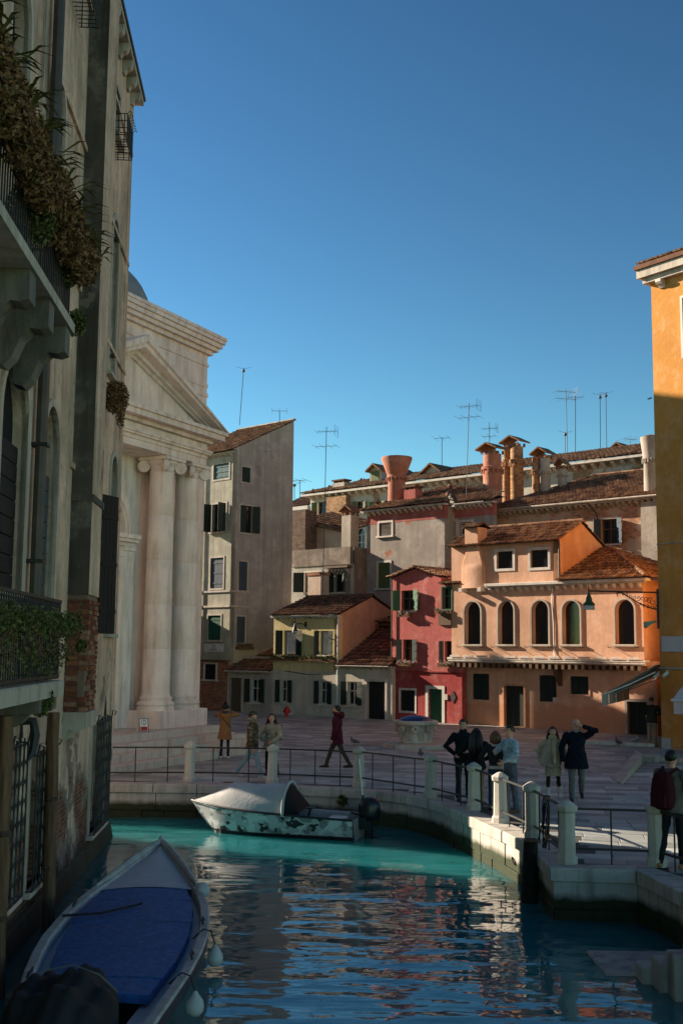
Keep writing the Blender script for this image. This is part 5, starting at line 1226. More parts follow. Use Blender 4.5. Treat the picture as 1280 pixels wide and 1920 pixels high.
wall(th, 'upper_wall', [(xa, zP), (xb, zP), (xb, zb4), (xa, za)], hs, y2, CR2, thick=.3); tiles(th, (xa - .2, y2 - .3, za + .02), (xb, y2 - .3, zb4 + .02), (xb, y2 + 3, zb4 + .9), (xa - .2, y2 + 3, za + .9))
xa2 = lp(th, 547, 1000, 1.5)[0]; MB().box(xa2, lp(th, 572, 1000, 1.5)[0], 1.5, 2.5, zP, lp(th, 560, 957, 1.5)[1]).build('brick_stub', brickwall('sooty_brick', (.14, .085, .06), (.2, .16, .13)), th)
xa, xb, z0, z1 = rect(th, 640, 966, 657, 1050, .5); MB().box(xa, xb, .5, 1.2, z0, z1).build('chimney', SC_, th)
cc = MB().box(xa - .08, xb + .08, .42, 1.28, z0 + .01, z0 + .5).build('chimney_base', SC_, th); caproof(cc, (xa + xb) / 2, .85, z1, .5, .5, .35)
xa, xb, z0, z1 = rect(th, 577, 1079, 601, 1112, -1.2); MB().box(xa, xb, -1.2, -.5, z0 - 1.5, z1).build('chimney', CR2, th); MB().box(xa - .05, xb + .05, -1.25, -.45, z1 + .001, z1 + .18).build('chimney_rim', M['brick'], th)
eave(th, lp(th, 615, 1064)[0], xR + .1, 0, lp(th, 630, 1062)[1], .4, .12, M['frame_b']); brackets(th, (lp(th, 618, 1066)[0], -.002, lp(th, 630, 1066)[1] - .05), (xR, -.002, lp(th, 630, 1066)[1] - .05), 6, .3, .12, .3, M['istrian_d'])
an = house('ochre_annex', 'small ochre annex with steep tiles between the terrace and pink houses', 660, 1070, 71)
xL = lp(an, 655, 1090)[0]; xR = lp(an, 700, 1090)[0]; ze = lp(an, 675, 1068)[1]
MB().box(xL, xR, 0, 4, 0, ze).build('wall', plaster('annex_ochre', (.50, .28, .085), (.12, .07, .035), .8, sv=.15), an)
tiles(an, (xL, -.25, ze + .03), (xR, -.25, ze + .03), (xR, 2.6, lp(an, 680, 1016, 2.6)[1]), (xL, 2.6, lp(an, 680, 1016, 2.6)[1]), M['tile'])
MB().box(xL + .1, xL + .28, -.25, .0, ze - 3, lp(an, 662, 1000)[1]).build('tall_flue', CR2, an)
# ---- unseen blocks added behind the church to shade the campo and house fronts
hb = root('shade_blocker', 'tall plain house standing in the lane behind the church', 'house', (-11.2, 40, 0), 0)
MB().box(-9, 0, 4, 21.0, 0, 13.6).build('wall', CR, hb); MB().box(-4.8, -.1, 8.5, 16, 13.601, 23.9).build('tall_blocker', CR, hb); MB().box(-9, 0, 21.001, 22.5, 0, 11.9).build('wing', CR, hb); MB().box(-9, 0, 22.501, 28.5, 0, 6.8).build('low_blocker', CR, hb)  # invented masses, each height set by where its shadow edge should fall
# ---- far left distant roof between grey house and palace
sr = house('distant_house', 'distant brown roofed house seen just right of the grey house', 548, 950, 95)
x0 = lp(sr, 530, 940)[0]; x1 = lp(sr, 580, 940)[0]; ze = lp(sr, 565, 953)[1]
MB().box(x0, x1, 0, 5, 0, ze).build('wall', BKW, sr); eave(sr, x0, x1 + .2, 0, ze + .12, .4, .3, M['istrian']); tiles(sr, (x0, -.3, ze + .15), (x1 + .3, -.3, ze + .15), (x1 - 1, 3, lp(sr, 560, 929, 3)[1]), (x0, 3, lp(sr, 560, 929, 3)[1]), M['tile2'], sp=.3, cl=.5, rad=.12)
# ================================================================== ochre house, right edge
OA = math.atan2(-.809, .588)
og = gnd(1240, 1402)
ob = root('ochre_house', 'tall ochre plastered house cut by the right picture edge', 'house', tuple(og), OA)
OC = plaster('ochre_plaster', (.60, .265, .062), (.45, .2, .05), .45, var=.1)
zt = lp(ob, 1228, 530)[1]; hs = []; x1 = 14
x0w = lp(ob, 1276, 615)[0]; zz0 = lp(ob, 1276, 668)[1]; zz1 = lp(ob, 1276, 560)[1]
win(ob, x0w + .1, x0w + 1.3, zz0, zz1, holes=hs, frame=.1, shut='closed', smat=wood('brown_shutter', (.07, .025, .02)), sill=False)
wall(ob, 'wall', [(0, 0), (x1, 0), (x1, zt), (0, zt)], hs, 0, OC, thick=.3)
# hidden side runs away from us
sd_ = Vector((.385, .923, 0)); a0 = L(ob, og); b0 = L(ob, og + sd_ * 9); mb = MB(); mb.quad(a0, b0, b0 + Vector((0, 0, zt)), a0 + Vector((0, 0, zt))); mb.build('side_wall', OC, ob)
MB().quad(b0, Vector((x1, 8, 0)), Vector((x1, 8, zt)), b0 + Vector((0, 0, zt))).build('back_wall', OC, ob)
MB().box(-.34, x1, -.42, 5, zt + .2, zt + .52).build('eave', M['istrian_d'], ob); MB().box(-.4, x1, -.5, 5, zt + .525, zt + .7).build('gutter', M['tile2'], ob); MB().box(-.2, x1, -.25, 5, zt + .0, zt + .195).build('cornice_bed', M['istrian_d'], ob)
brackets(ob, (-.1, -.002, zt + .0), (9, -.002, zt + .0), 7, .3, .24, .3, M['istrian'])
tiles(ob, (-.3, -.45, zt + .72), (10, -.45, zt + .72), (10, 4, zt + 2.6), (1.5, 4, zt + 2.6)); tiles(ob, (-.3, 6, zt + .72), (-.3, -.45, zt + .72), (1.5, 4, zt + 2.6), (1.5, 4.1, zt + 2.6))
zz0, zz1 = lp(ob, 1226, 690)[1], lp(ob, 1226, 580)[1]; inst('shutter', shutter_mesh(.6, zz1 - zz0, M['frame_b']), ob, (-.06, .1, zz0), (0, 0, R(65)))
wires = MB(); zw = lp(ob, 1236, 1020)[1]; wires.tube([(0, -.03, zw), (4, -.03, zw - .02)], .02, 4); wires.tube([(0, -.03, lp(ob, 1240, 1253)[1]), (5, -.03, lp(ob, 1240, 1253)[1])], .04, 5); wires.build('wall_pipe', M['istrian_d'], ob)
x0, x1_, z0, z1 = rect(ob, 1241, 1193, 1290, 1222); MB().box(x0, x1_, -.06, -.02, z0, z1).build('blank_sign', simple('pale_sign', (.50, .49, .50), .6, .05), ob)
x0, x1_, z0, z1 = rect(ob, 1241, 1384, 1258, 1406); MB().box(x0, x1_, -.06, -.02, z0, z1).build('meter_box', simple('meter_door', (.45, .45, .46), .5, .05), ob)
for (px_, py_) in ((1231, 1265), (1249, 1262)):
    x, z = lp(ob, px_, py_, -.15); c = MB().tube([(x, -.02, z + .1), (x, -.16, z + .08)], .02, 5).build('camera_arm', M['white'], ob); MB().tube([(x, -.1, z + .02), (x - .05, -.3, z - .12)], .06, 8).build('camera_body', M['white'], c, smooth=True)
MB().tube([(-.15, .05, lp(ob, 1222, 745)[1]), (-.5, .3, lp(ob, 1222, 742)[1])], .03, 5).build('cable_bracket', M['iron'], ob)
# awnings
AWM = cloth('awning_canvas', (.55, .53, .52), .1, 3)
wdir = Vector((.385, .923, 0)); aw_ang = math.atan2(wdir.y, wdir.x)
aw_ = root('awning', 'grey striped awning with a hanging valance left of the ochre house corner', 'awning', tuple(og + Vector((-.05, .05, 0))), aw_ang)
# local: x runs away along the hidden wall, -y inward? outward is +y (to the left)
p0 = L(aw_, at(1236, 1247, 40.9)); p1 = L(aw_, at(1127, 1302, 41.2)); yo = p1.y; zT, zB = p0.z, p1.z; ln = 6.4
print('awning', p0, p1)
N_ = 8
for k in range(N_):
    xa, xb = ln * k / N_, ln * (k + 1) / N_
    mb = MB(); s_ = .03; fo = p1.x; wo_ = p0.x; mo = (fo + wo_) / 2; mb.add([(wo_ + xa, 0, zT), (wo_ + xb, 0, zT), (mo + xb, yo * .5, (zT + zB) / 2 - s_), (mo + xa, yo * .5, (zT + zB) / 2 - s_), (fo + xb, yo, zB), (fo + xa, yo, zB)], [(0, 1, 2, 3), (3, 2, 4, 5)]); mb.build('canvas_strip', AWM if k % 2 else cloth('awning_pale_%d' % k, (.72, .70, .68), .08, 3), aw_)
MB().tube([(p1.x, yo, zB), (p1.x + ln, yo, zB)], .035, 6).build('front_bar', M['white'], aw_)
for k in range(4):
    g = ln / 4; mb = MB(); mb.sheet([[(p1.x + k * g + .03 + (g - .06) * i / 6, yo + .015 * math.sin(i * 1.3 + k), zB - .03 - .38 * j) for i in range(7)] for j in range(2)]); v = mb.build('valance', cloth('valance_%d' % k, (.68, .66, .64), .1, 4), aw_)
    cxx = p1.x + k * g + g / 2; MB().tube([(cxx + .09 * math.cos(t), yo + .02, zB - .2 + .09 * math.sin(t)) for t in [i * .524 for i in range(13)]], .01, 4).build('emblem', simple('valance_print_%d' % k, (.2, .17, .15)), v)
for xx in (.05, ln * .5, ln - .05): MB().tube([(p0.x + xx, 0, zT - .25), ((p0.x + p1.x) / 2 + xx, yo * .5, (zT + zB) / 2 - .18), (p1.x + xx, yo, zB - .02)], .025, 5).build('folding_arm', M['white'], aw_)
a2 = root('white_awning', 'white awning corner cut by the right picture edge', 'awning', tuple(og), OA)
xs_ = lp(a2, 1284, 1283, -.0)[0]; p0 = lp(a2, 1296, 1270, 0); pj = 1.3; x_, zz = lp(a2, 1258, 1313, -pj); x_2 = x_ + 5
WC = cloth('white_canvas', (.62, .60, .58), .05, 3)
mb = MB(); mb.quad((x_, -pj, zz), (x_2, -pj, zz), (x_2, 0, zz + 1.0), (x_, 0, zz + 1.0)); mb.build('canvas', WC, a2); MB().tube([(x_, -pj, zz), (x_2, -pj, zz)], .05, 8).build('front_bar', M['white'], a2, smooth=True)
MB().sheet([[(x_ + .08 + 4.8 * i / 20, -pj + .02 * math.sin(i * 1.1), zz - .04 - .42 * j) for i in range(21)] for j in range(2)]).build('valance', WC, a2)
# ================================================================== wall lamps
GRN = simple('lamp_green', (.03, .075, .03), .45, .2, 4, .05)
def lamp_head(o, x, y, z, s=1.):
    h = MB().lathe([(.03, .0), (.05, -.05), (.06, -.1), (.1, -.2), (.12, -.32), (.2, -.4), (.22, -.46), (.2, -.47)], 14, (x, y, z)).build('lamp_hood', GRN, o, smooth=True, ang=50)
    MB().lathe([(.19, -.472), (.21, -.55), (.2, -.62), (.02, -.625)], 14, (x, y, z)).build('lamp_glass', simple('milk_glass', (.45, .45, .45), .25, .05), h, smooth=True)
p = at(1103, 1108, 40.6); q = at(1231, 1108, 41.2)
lm = root('wall_lamp', 'street lamp on a long scrolled iron arm left of the ochre house', 'street lamp', (p.x, p.y, 0), math.atan2((q - p).y, (q - p).x))
l = (q - p).length; z = p.z
MB().tube([(-.02, 0, z), (l, 0, z)], .03, 6).build('arm', M['iron'], lm); MB().tube([(0, 0, z + .22), (0, 0, z - .1)], [.01, .035], 6).build('finial', M['iron'], lm); lamp_head(lm, 0, 0, z - .05)
sc2 = MB(); sc2.tube([(l * .42, 0, z - .16), (l * .40, 0, z - .06), (l * .46, 0, z - .02), (l * .52, 0, z - .1), (l * .62, 0, z - .25), (l * .78, 0, z - .46), (l * .92, 0, z - .58), (l, 0, z - .6)], .022, 5)
for k in range(9):
    cx = l * (.5 + .055 * k); cz = z - .1 - .03 * k; rr = .05 + .011 * k
    sc2.tube([(cx + rr * (1 - t / 9) * math.cos(t + k), 0, cz + rr * (1 - t / 9) * math.sin(t + k)) for t in [i * .55 for i in range(14)]], .012, 4)
    if k > 3: sc2.tube([(cx + .08 + rr * .7 * (1 - t / 9) * math.cos(-t + k), 0, cz - .22 + rr * .7 * (1 - t / 9) * math.sin(-t + k)) for t in [i * .55 for i in range(14)]], .012, 4)
sc2.build('scroll_work', M['iron'], lm); MB().box(l - .02, l + .05, -.03, .03, z - 1.3, z + .12).build('wall_plate', M['iron'], lm)
p = at(1206, 1166, 42); gb = root('small_bracket', 'small green iron bracket below the scrolled lamp arm', 'bracket', (p.x, p.y, 0), lm.rotation_euler.z)
MB().prism([(0, p.z), (.5, p.z + .06), (.5, p.z - .02), (.28, p.z - .08), (.08, p.z - .24), (0, p.z - .2)], -.03, .03, 'y').build('bracket_arm', simple('pale_green_iron', (.25, .38, .28), .5), gb)
yl = root('wall_lamp', 'small black bell lamp on the front of the yellow house', 'street lamp', tuple(Wd(yh, (0, 0, 0))), YA)
x, z = lp(yl, 573, 1171, -.02); xe, _ = lp(yl, 553, 1170, -.8)
MB().tube([(x, -.02, z), (x - .1, -.4, z + .05), (xe, -.8, z)], .025, 6).build('arm', M['iron'], yl); MB().box(x - .06, x + .06, -.05, -.001, z - .2, z + .15).build('wall_plate', M['iron'], yl)
MB().lathe([(.02, .05), (.05, 0), (.07, -.12), (.13, -.3), (.17, -.36)], 12, (xe, -.8, z)).build('lamp_hood', M['iron'], yl, smooth=True); MB().lathe([(.15, -.362), (.15, -.42), (.02, -.5)], 12, (xe, -.8, z)).build('lamp_glass', simple('lamp_glass', (.5, .5, .5), .2), yl, smooth=True)
# ================================================================== aerials
AL = simple('aerial_metal', (.09, .09, .095), .6, .2, 4, 0, 10, .3, .0)
def aerial(px, ptop, pbase, Y, lab, kind=0, px2=None, r=.019):
    a = at(px2 or px, pbase, Y); b = at(px, ptop, Y); o = root('roof_aerial', lab, 'antenna', tuple(a), rnd.uniform(-.5, .5), 'roof aerials'); d = Vector(L(o, b)); k = Y / 60
    MB().tube([(0, 0, 0), d], r * k, 5).build('mast', AL, o); mb = MB(); e = .0075 * k
    def yagi(z, n, l, w_, mesh=False):
        c = d * z; mb.tube([c + Vector((-l / 2, 0, 0)), c + Vector((l / 2, 0, 0))], e * 1.5, 4)
        for i in range(n):
            x = -l / 2 + l * i / max(1, n - 1); mb.tube([c + Vector((x, -w_, 0)), c + Vector((x, w_, 0))], e, 4)
        if mesh:
            for i in range(6): mb.tube([c + Vector((l / 2, -w_ * .8, -.3 + .12 * i)), c + Vector((l / 2, w_ * .8, -.3 + .12 * i))], e * .8, 3)
            for s_ in (-1, 1): mb.tube([c + Vector((l / 2, s_ * w_ * .8, -.3)), c + Vector((l / 2, s_ * w_ * .8, .3))], e, 3)
    if kind == 0: yagi(.97, 6, 1.1 * k, .45 * k, True); yagi(.88, 4, 1.2 * k, .7 * k)
    elif kind == 1: yagi(.98, 3, .8 * k, .8 * k)
    elif kind == 2: yagi(.8, 5, .8 * k, .35 * k, True); yagi(.55, 3, .7 * k, .6 * k)
    else:
        for s_ in (-1, 1): mb.tube([d * .98, d * .98 + Vector((.4 * k * s_, 0, .12 * k))], e, 4)
        mb.ball(d * .95, .09 * k, 8)
    mb.build('elements', AL, o)
aerial(457, 690, 797, 64, 'bare slanting mast rising left of the grey house ridge', 3, 449); aerial(524, 770, 792, 66, 'short aerial on the ridge of the grey house', 1)
aerial(612, 800, 1112, 63.5, 'very tall thin aerial mast standing behind the yellow house roof', 0, 605); aerial(562, 900, 940, 90, 'small pale aerial right of the grey house', 1); aerial(552, 908, 945, 90, 'stub of an aerial close beside the grey house wall', 3)
aerial(828, 820, 890, 88, 'distant aerial above the far palace dormers', 1); aerial(879, 755, 985, 62.5, 'tall aerial with a square mesh in front of the pink house', 0, 872); aerial(917, 792, 850, 82, 'dark mesh aerial above the red round chimney', 2)
aerial(1060, 730, 880, 80, 'tall twin tier aerial left of the white dormer', 0, 1064); aerial(1078, 742, 880, 80, 'plain aerial mast just right of the twin tier aerial', 1); aerial(1124, 738, 878, 80, 'pale lattice mast before the white dormer', 3, 1125); aerial(1135, 735, 878, 80, 'slim mast beside the pale lattice mast', 3, 1137)
aerial(1180, 823, 850, 84, 'small aerial right of the white dormer', 1); aerial(1059, 810, 905, 70, 'short dark mast among the brick chimneys', 3)
# ================================================================== blue boat in the foreground
bw = gnd(302, 1582, .02); bang = math.atan2(1, -.065) - math.pi / 2
ba = root('blue_boat', 'long white wooden boat with a blue plank cover moored at the palazzo', 'boat', (bw.x, bw.y, WZ), bang)
HB = [(0, .03), (.4, .25), (.9, .43), (1.7, .65), (2.5, .84), (3.6, 1.0), (5, 1.05), (6.2, .99), (7.4, .84), (9.2, .6)]
def interp(T, t):
    for (a, b), (c, d) in zip(T, T[1:]):
        if t <= c: k = (t - a) / (c - a); return b + (d - b) * k
    return T[-1][1]
def sm(T, t): return (interp(T, max(0, t - .25)) + interp(T, t) * 2 + interp(T, t + .25)) / 4 if t > .05 else interp(T, t)
GZ = lambda t: .47 + .36 * math.exp(-t / 1.5)
ts = [0, .15, .4, .7, 1, 1.4, 1.8, 2.3, 2.9, 3.5, 4.2, 5, 5.8, 6.6, 7.4, 8.2, 9.2]
hull = MB(); stripe = MB(); cap = MB(); inner = MB()
BW = simple('boat_white', (.50, .49, .48), .45, .1, 3, .1, 30, .4); BS = simple('boat_dark_band', (.035, .025, .035), .4, .3, 4, .1); BG = simple('boat_gunwale', (.40, .37, .35), .5, .25, 5, .2, 30, .35); BD = simple('boat_deck', (.44, .45, .50), .5, .1, 3, .15, 40, .35)
for s_ in (-1, 1):
    G = lambda f, z: [(s_ * f(t), -t, z(t)) for t in ts]
    h_ = lambda k: (lambda t: sm(HB, t) * k)
    hull.sheet([G(h_(1), lambda t: GZ(t) - .2), G(h_(.93), lambda t: GZ(t) * .45), G(h_(.8), lambda t: .02), G(h_(.55), lambda t: -.22), G(lambda t: .0, lambda t: -.3)])
    stripe.sheet([G(lambda t: sm(HB, t) + .012, lambda t: GZ(t) - .045), G(lambda t: sm(HB, t) + .014, lambda t: GZ(t) - .14), G(lambda t: sm(HB, t), lambda t: GZ(t) - .2)])
    cap.sheet([G(lambda t: sm(HB, t) + .012, lambda t: GZ(t) - .045), G(lambda t: sm(HB, t) + .03, lambda t: GZ(t) - .01), G(lambda t: sm(HB, t) + .01, lambda t: GZ(t) + .015), G(lambda t: max(0, sm(HB, t) - .09), lambda t: GZ(t) + .012), G(lambda t: max(0, sm(HB, t) - .1), lambda t: GZ(t) - .03)])
    inner.sheet([G(lambda t: max(0, sm(HB, t) - .1), lambda t: GZ(t) - .03), G(lambda t: max(0, sm(HB, t) - .11), lambda t: GZ(t) - .14), G(lambda t: max(0, sm(HB, t) - .38), lambda t: GZ(t) - .15), G(lambda t: max(0, sm(HB, t) - .4), lambda t: .0), G(lambda t: 0, lambda t: .0)])
hull.build('hull', BW, ba, smooth=True); stripe.build('dark_band', BS, ba, smooth=True); cap.build('gunwale', BG, ba, smooth=True); inner.build('side_deck', BD, ba, smooth=True, ang=30)
fd = MB(); tt = [.12, .35, .6, .9, 1.3, 1.7, 2.05, 2.32]
fd.sheet([[(k * max(.0, sm(HB, t) - .085), -t, GZ(t) - .035 + .05 * (1 - k * k)) for k in (-1, -.6, -.2, .2, .6, 1)] for t in tt]); fd.build('foredeck', BD, ba, smooth=True)
rim = MB()
for s_ in (-1, 1): rim.tube([(s_ * max(0, sm(HB, t) - .03), -t, GZ(t) + .03) for t in (0, .15, .4, .7, 1, 1.4, 1.8, 2.3)], [.05, .06, .06, .06, .055, .05, .045, .02], 8)
rim.build('bow_rim', BG, ba, smooth=True)
MB().tube([(0, -.02, GZ(0) - .1), (0, .02, GZ(0) + .08), (0, .03, GZ(0) + .12)], [.04, .045, .02], 8).build('stem_post', BG, ba, smooth=True)
blue = wood('blue_planks', (.028, .105, .30), .6, .45); NP = 8; t0 = 2.34; t1 = 7.5
for k in range(NP):
    a = t0 + (t1 - t0) * k / NP + .006; b = t0 + (t1 - t0) * (k + 1) / NP - .006; mb = MB(); wa = max(.2, sm(HB, a) - .19 - (.012 * k)); wb_ = max(.2, sm(HB, b) - .19 - .012 * k); za, zb5 = GZ(a) - .02 + rnd.uniform(-.008, .008), GZ(b) - .02 + rnd.uniform(-.008, .008); zc_ = .03
    n = 6; up1 = [(wa * (2 * i / n - 1), -a, za + zc_ * (1 - (2 * i / n - 1) ** 2)) for i in range(n + 1)]; up2 = [(wb_ * (2 * i / n - 1), -b, zb5 + zc_ * (1 - (2 * i / n - 1) ** 2)) for i in range(n + 1)]
    lo1 = [(p[0], p[1], p[2] - .1) for p in up1]; lo2 = [(p[0], p[1], p[2] - .1) for p in up2]
    mb.sheet([lo1, up1, up2, lo2]); mb.poly([up1[0], up2[0], lo2[0], lo1[0]]); mb.poly([up1[-1], up2[-1], lo2[-1], lo1[-1]]); mb.build('cover_plank', blue, ba)
for k, (sx, t) in enumerate(((1, 4.4), (1, 6.1), (-1, 3.4), (-1, 6.8))):
    x = sx * (sm(HB, t) - .05); c = MB(); c.tube([(x, -t - .12, GZ(t) + .02), (x - sx * .02, -t - .1, GZ(t) + .07), (x - sx * .02, -t + .1, GZ(t) + .07), (x, -t + .12, GZ(t) + .02)], .015, 5); c.build('cleat', M['iron'], ba)
rp = MB(); rp.tube([(-sm(HB, 4.1) + .05, -4.1, GZ(4) + .04), (-.45, -4.0, GZ(4) + .05), (-.05, -3.6, GZ(4) + .06), (.05, -3.45, GZ(4) + .06)], .018, 5)
tag(rp.build('rope', simple('mooring_rope', (.02, .018, .02), .9), ba, smooth=True), 'dark mooring rope lying over the blue cover', 'rope') if False else rp.build('mooring_rope', simple('mooring_rope', (.02, .018, .02), .9), ba, smooth=True)
# stern cover: black tarpaulin bunched over the engine
tp_ = MB(); rows_ = []; n1, n2 = 26, 30
for i in range(n1 + 1):
    row = []
    for j in range(n2 + 1):
        u = -1 + 2 * i / n1; v = -1 + 2 * j / n2; rr = u * u + v * v
        hgt = .40 * max(0, 1 - (.75 * u * u + .95 * v * v)) ** .6 + .05 * math.sin(6 * u + 3 * v) + .04 * math.sin(11 * v - 4 * u + 2) * (1 - .3 * rr) + .025 * math.sin(17 * u + 9 * v)
        row.append((-.25 + .54 * u + .1 * v, -8.2 - .8 * v + .25 * u, .45 + hgt - .4 * max(0, rr - .8)))
    rows_.append(row)
tp_.sheet(rows_)
tarp = root('engine_cover', 'crumpled black tarpaulin bunched over the stern of the blue boat', 'tarpaulin', (bw.x, bw.y, WZ), bang)
tp_.build('sheet', simple('black_tarp', (.012, .012, .013), .7, .3, 5, .6, 14, .3), tarp, smooth=True)
MB().tube([(-.75, -8.1, .70), (-.5, -7.95, .84), (-.2, -7.95, .9), (.1, -8.1, .84), (.3, -8.25, .72)], .01, 5).build('tie_cord', simple('grey_cord', (.2, .2, .19)), tarp)
FE = simple('fender_white', (.52, .48, .46), .45, .15, 6, .05)
for (px_, py_, kind, t, lb) in ((373, 1675, 0, 2.55, 'round white fender nearest the bow of the blue boat'), (382, 1790, 1, 4.9, 'white teardrop fender hanging amidships on the blue boat'), (333, 1878, 1, 6.9, 'white teardrop fender hanging near the stern of the blue boat')):
    x = sm(HB, t) + (.02 if kind == 0 else .12); o = root('fender', lb, 'fender', tuple(Wd(ba, (x, -t, 0))), bang, 'fenders of the blue boat')
    if kind == 0: MB().ball((0, 0, GZ(t) + .02), .115, 14).build('float', FE, o, smooth=True); MB().tube([(0, -.1, GZ(t) - .05), (-.1, -.16, GZ(t) - .02)], .012, 5).build('cord', M['iron'], o)
    else:
        z = GZ(t) - .3; MB().lathe([(.01, -.12), (.06, -.11), (.095, -.07), (.107, -.015), (.095, .045), (.06, .095), (.035, .13), (.022, .155), (.005, .16)], 16, (0, 0, z)).build('float', FE, o, smooth=True)
        MB().tube([(0, 0, z + .15), (-.06, 0, GZ(t) + .02), (-.16, .02, GZ(t) + .05), (-.3, .05, GZ(t) - .08)], .011, 5).build('cord', M['iron'], o)
# ================================================================== camouflage motorboat
tr = Vector((.46, 26.35, WZ)); bo = at(360, 1491, 27.35); ax = Vector((bo.x - tr.x, bo.y - tr.y, 0)); LB = ax.length
mbt = root('motorboat', 'small motorboat with grey camouflage hull under a grey bow tarp', 'boat', tuple(tr), math.atan2(ax.y, ax.x))
CM = camo('boat_camouflage', [(.46, .44, .43), (.22, .21, .205), (.62, .60, .58), (.035, .026, .022)], 3.4, .5)
hbm = lambda s: .64 * (1 if s < .5 else max(0, 1 - ((s - .5) / .5) ** 2.2)) ; gzm = lambda s: .46 + .2 * s ** 1.5; ss_ = [0, .12, .25, .38, .5, .6, .7, .78, .86, .92, .97, 1]
hl = MB(); wl = MB(); gw = MB(); inn = MB()
kx = lambda s, k: LB * s - k * max(0, s - .8) * LB * .9
for s_ in (-1, 1):
    hl.sheet([[(LB * s, s_ * hbm(s), gzm(s)) for s in ss_], [(kx(s, .25), s_ * hbm(s) * .98, gzm(s) * .6) for s in ss_], [(kx(s, .6), s_ * hbm(s) * .9, .1) for s in ss_], [(kx(s, .9), s_ * hbm(s) * .8, -.08) for s in ss_]])
    wl.sheet([[(kx(s, .6), s_ * (hbm(s) * .9 + .006), .085) for s in ss_], [(kx(s, .85), s_ * (hbm(s) * .83 + .006), -.02) for s in ss_], [(kx(s, .9), 0, -.2) for s in ss_]])
    gw.tube([(LB * s, s_ * hbm(s), gzm(s)) for s in ss_], .028, 6)
    inn.sheet([[(LB * s, s_ * max(0, hbm(s) - .02), gzm(s) + .01) for s in ss_[:7]], [(LB * s, s_ * max(0, hbm(s) - .16), gzm(s) - .0) for s in ss_[:7]], [(LB * s, s_ * max(0, hbm(s) - .18), .12) for s in ss_[:7]], [(LB * s, 0, .1) for s in ss_[:7]]])
hl.build('hull', CM, mbt, smooth=True); wl.build('bottom', simple('hull_bottom', (.02, .02, .022)), mbt); gw.build('rub_rail', M['iron'], mbt, smooth=True); inn.build('cockpit', simple('cockpit_grey', (.36, .36, .36), .6), mbt)
MB().add([(-.02, -.64, .46), (-.02, .64, .46), (-.05, .58, -.05), (-.05, -.58, -.05)], [(0, 1, 2, 3)]).build('transom', simple('transom_cream', (.42, .40, .32), .6), mbt); MB().cbox(.35, .75, -.5, .5, .3, .4, .02).build('seat', M['white'], mbt)
TM = cloth('boat_tarp', (.50, .48, .47), .12, 2.5, 60)
rdg = lambda s: interp([(.4, 1.12), (.45, 1.13), (.6, 1.1), (.74, 1.12), (.85, .89), (.95, .71), (1, .65)], s); TS = [.40, .44, .5, .56, .62, .68, .74, .79, .84, .89, .94, .98, 1.0]
g = []
for s in TS:
    hb = max(.005, hbm(s) + .015); row = []
    for k in range(17):
        v = -1 + k / 8; e = abs(v); yy = hb * v; zz = gzm(s) + (rdg(s) - gzm(s)) * (1 - e ** 2.0) ** .9 if e < 1 else gzm(s) - .03
        row.append((LB * s + .02 * math.sin(9 * v + s * 20), yy, zz - .018 * math.sin(s * 70) ** 2 * (1 - e) + .012 * math.sin(v * 12 + s * 30)))
    g.append(row)
MB().sheet(g).build('tarp', TM, mbt, smooth=True, ang=80)
hp = [(LB * .40, .655 * math.cos(t), .47 + .70 * math.sin(t) ** .8 if math.sin(t) > 0 else .47) for t in [math.pi * k / 16 for k in range(17)]]; MB().tube(hp, .035, 6).build('tarp_hoop', TM, mbt, smooth=True)
wsh = MB(); wsh.sheet([[(LB * .40 - .02, .6 * math.cos(t), .48 + .62 * max(0, math.sin(t)) ** .8) for t in [math.pi * k / 12 for k in range(13)]], [(LB * .31, .62 * math.cos(t), .48 + .12 * max(0, math.sin(t))) for t in [math.pi * k / 12 for k in range(13)]]]); wsh.build('windscreen', simple('smoked_window', (.02, .02, .022), .7, .2, 3, .05, 10, .1), mbt)
MB().lathe([(.13, 0), (.13, .015), (.11, .02)], 14, (LB * .27, .15, .62)).build('steering_wheel', M['iron'], mbt); MB().tube([(LB * .3, .15, .2), (LB * .27, .15, .62)], .03, 6).build('steering_post', M['iron'], mbt)
ob_ = root('outboard_motor', 'black outboard motor on the stern of the camouflage boat', 'motor', tuple(Wd(mbt, (-.14, 0, 0))), mbt.rotation_euler.z)
BK_ = simple('motor_black', (.014, .014, .016), .3, .2, 3, .03, 20, .5)
MB().lathe([(.10, .38), (.19, .42), (.23, .55), (.22, .74), (.17, .86), (.06, .9), (.01, .9)], 14, (-.1, 0, 0), sx=1.15, sy=.85).build('cowling', BK_, ob_, smooth=True, ang=50); MB().box(-.17, 0, -.06, .06, -.5, .4).build('leg', BK_, ob_); MB().box(-.06, .14, -.16, .16, .2, .46).build('clamp', BK_, ob_)
MB().box(-.32, -.14, -.1, .1, -.03, 0).build('cavitation_plate', BK_, ob_); MB().tube([(-.02, .12, .5), (.3, .14, .56)], .025, 6).build('tiller', BK_, ob_)
MB().tube([(.03, .1, .46), (.03, .1, .95)], .03, 6).build('bracket_pole', M['iron'], ob_); MB().tube([(.03, .1, .92), (.11, .14, 1.75)], .016, 6).build('light_pole', M['white'], ob_)
# weed on the quay behind
c = gnd(642, 1500, -.25); pl_ = root('wall_weed', 'small weed rooted in the quay wall behind the motorboat', 'plant', tuple(c + Vector((0, -.12, 0)))); mb = MB(); leaves(mb, (0, 0, 0), (.14, .1, .16), 150, .05); mb.build('foliage', M['leaf_gr'], pl_)
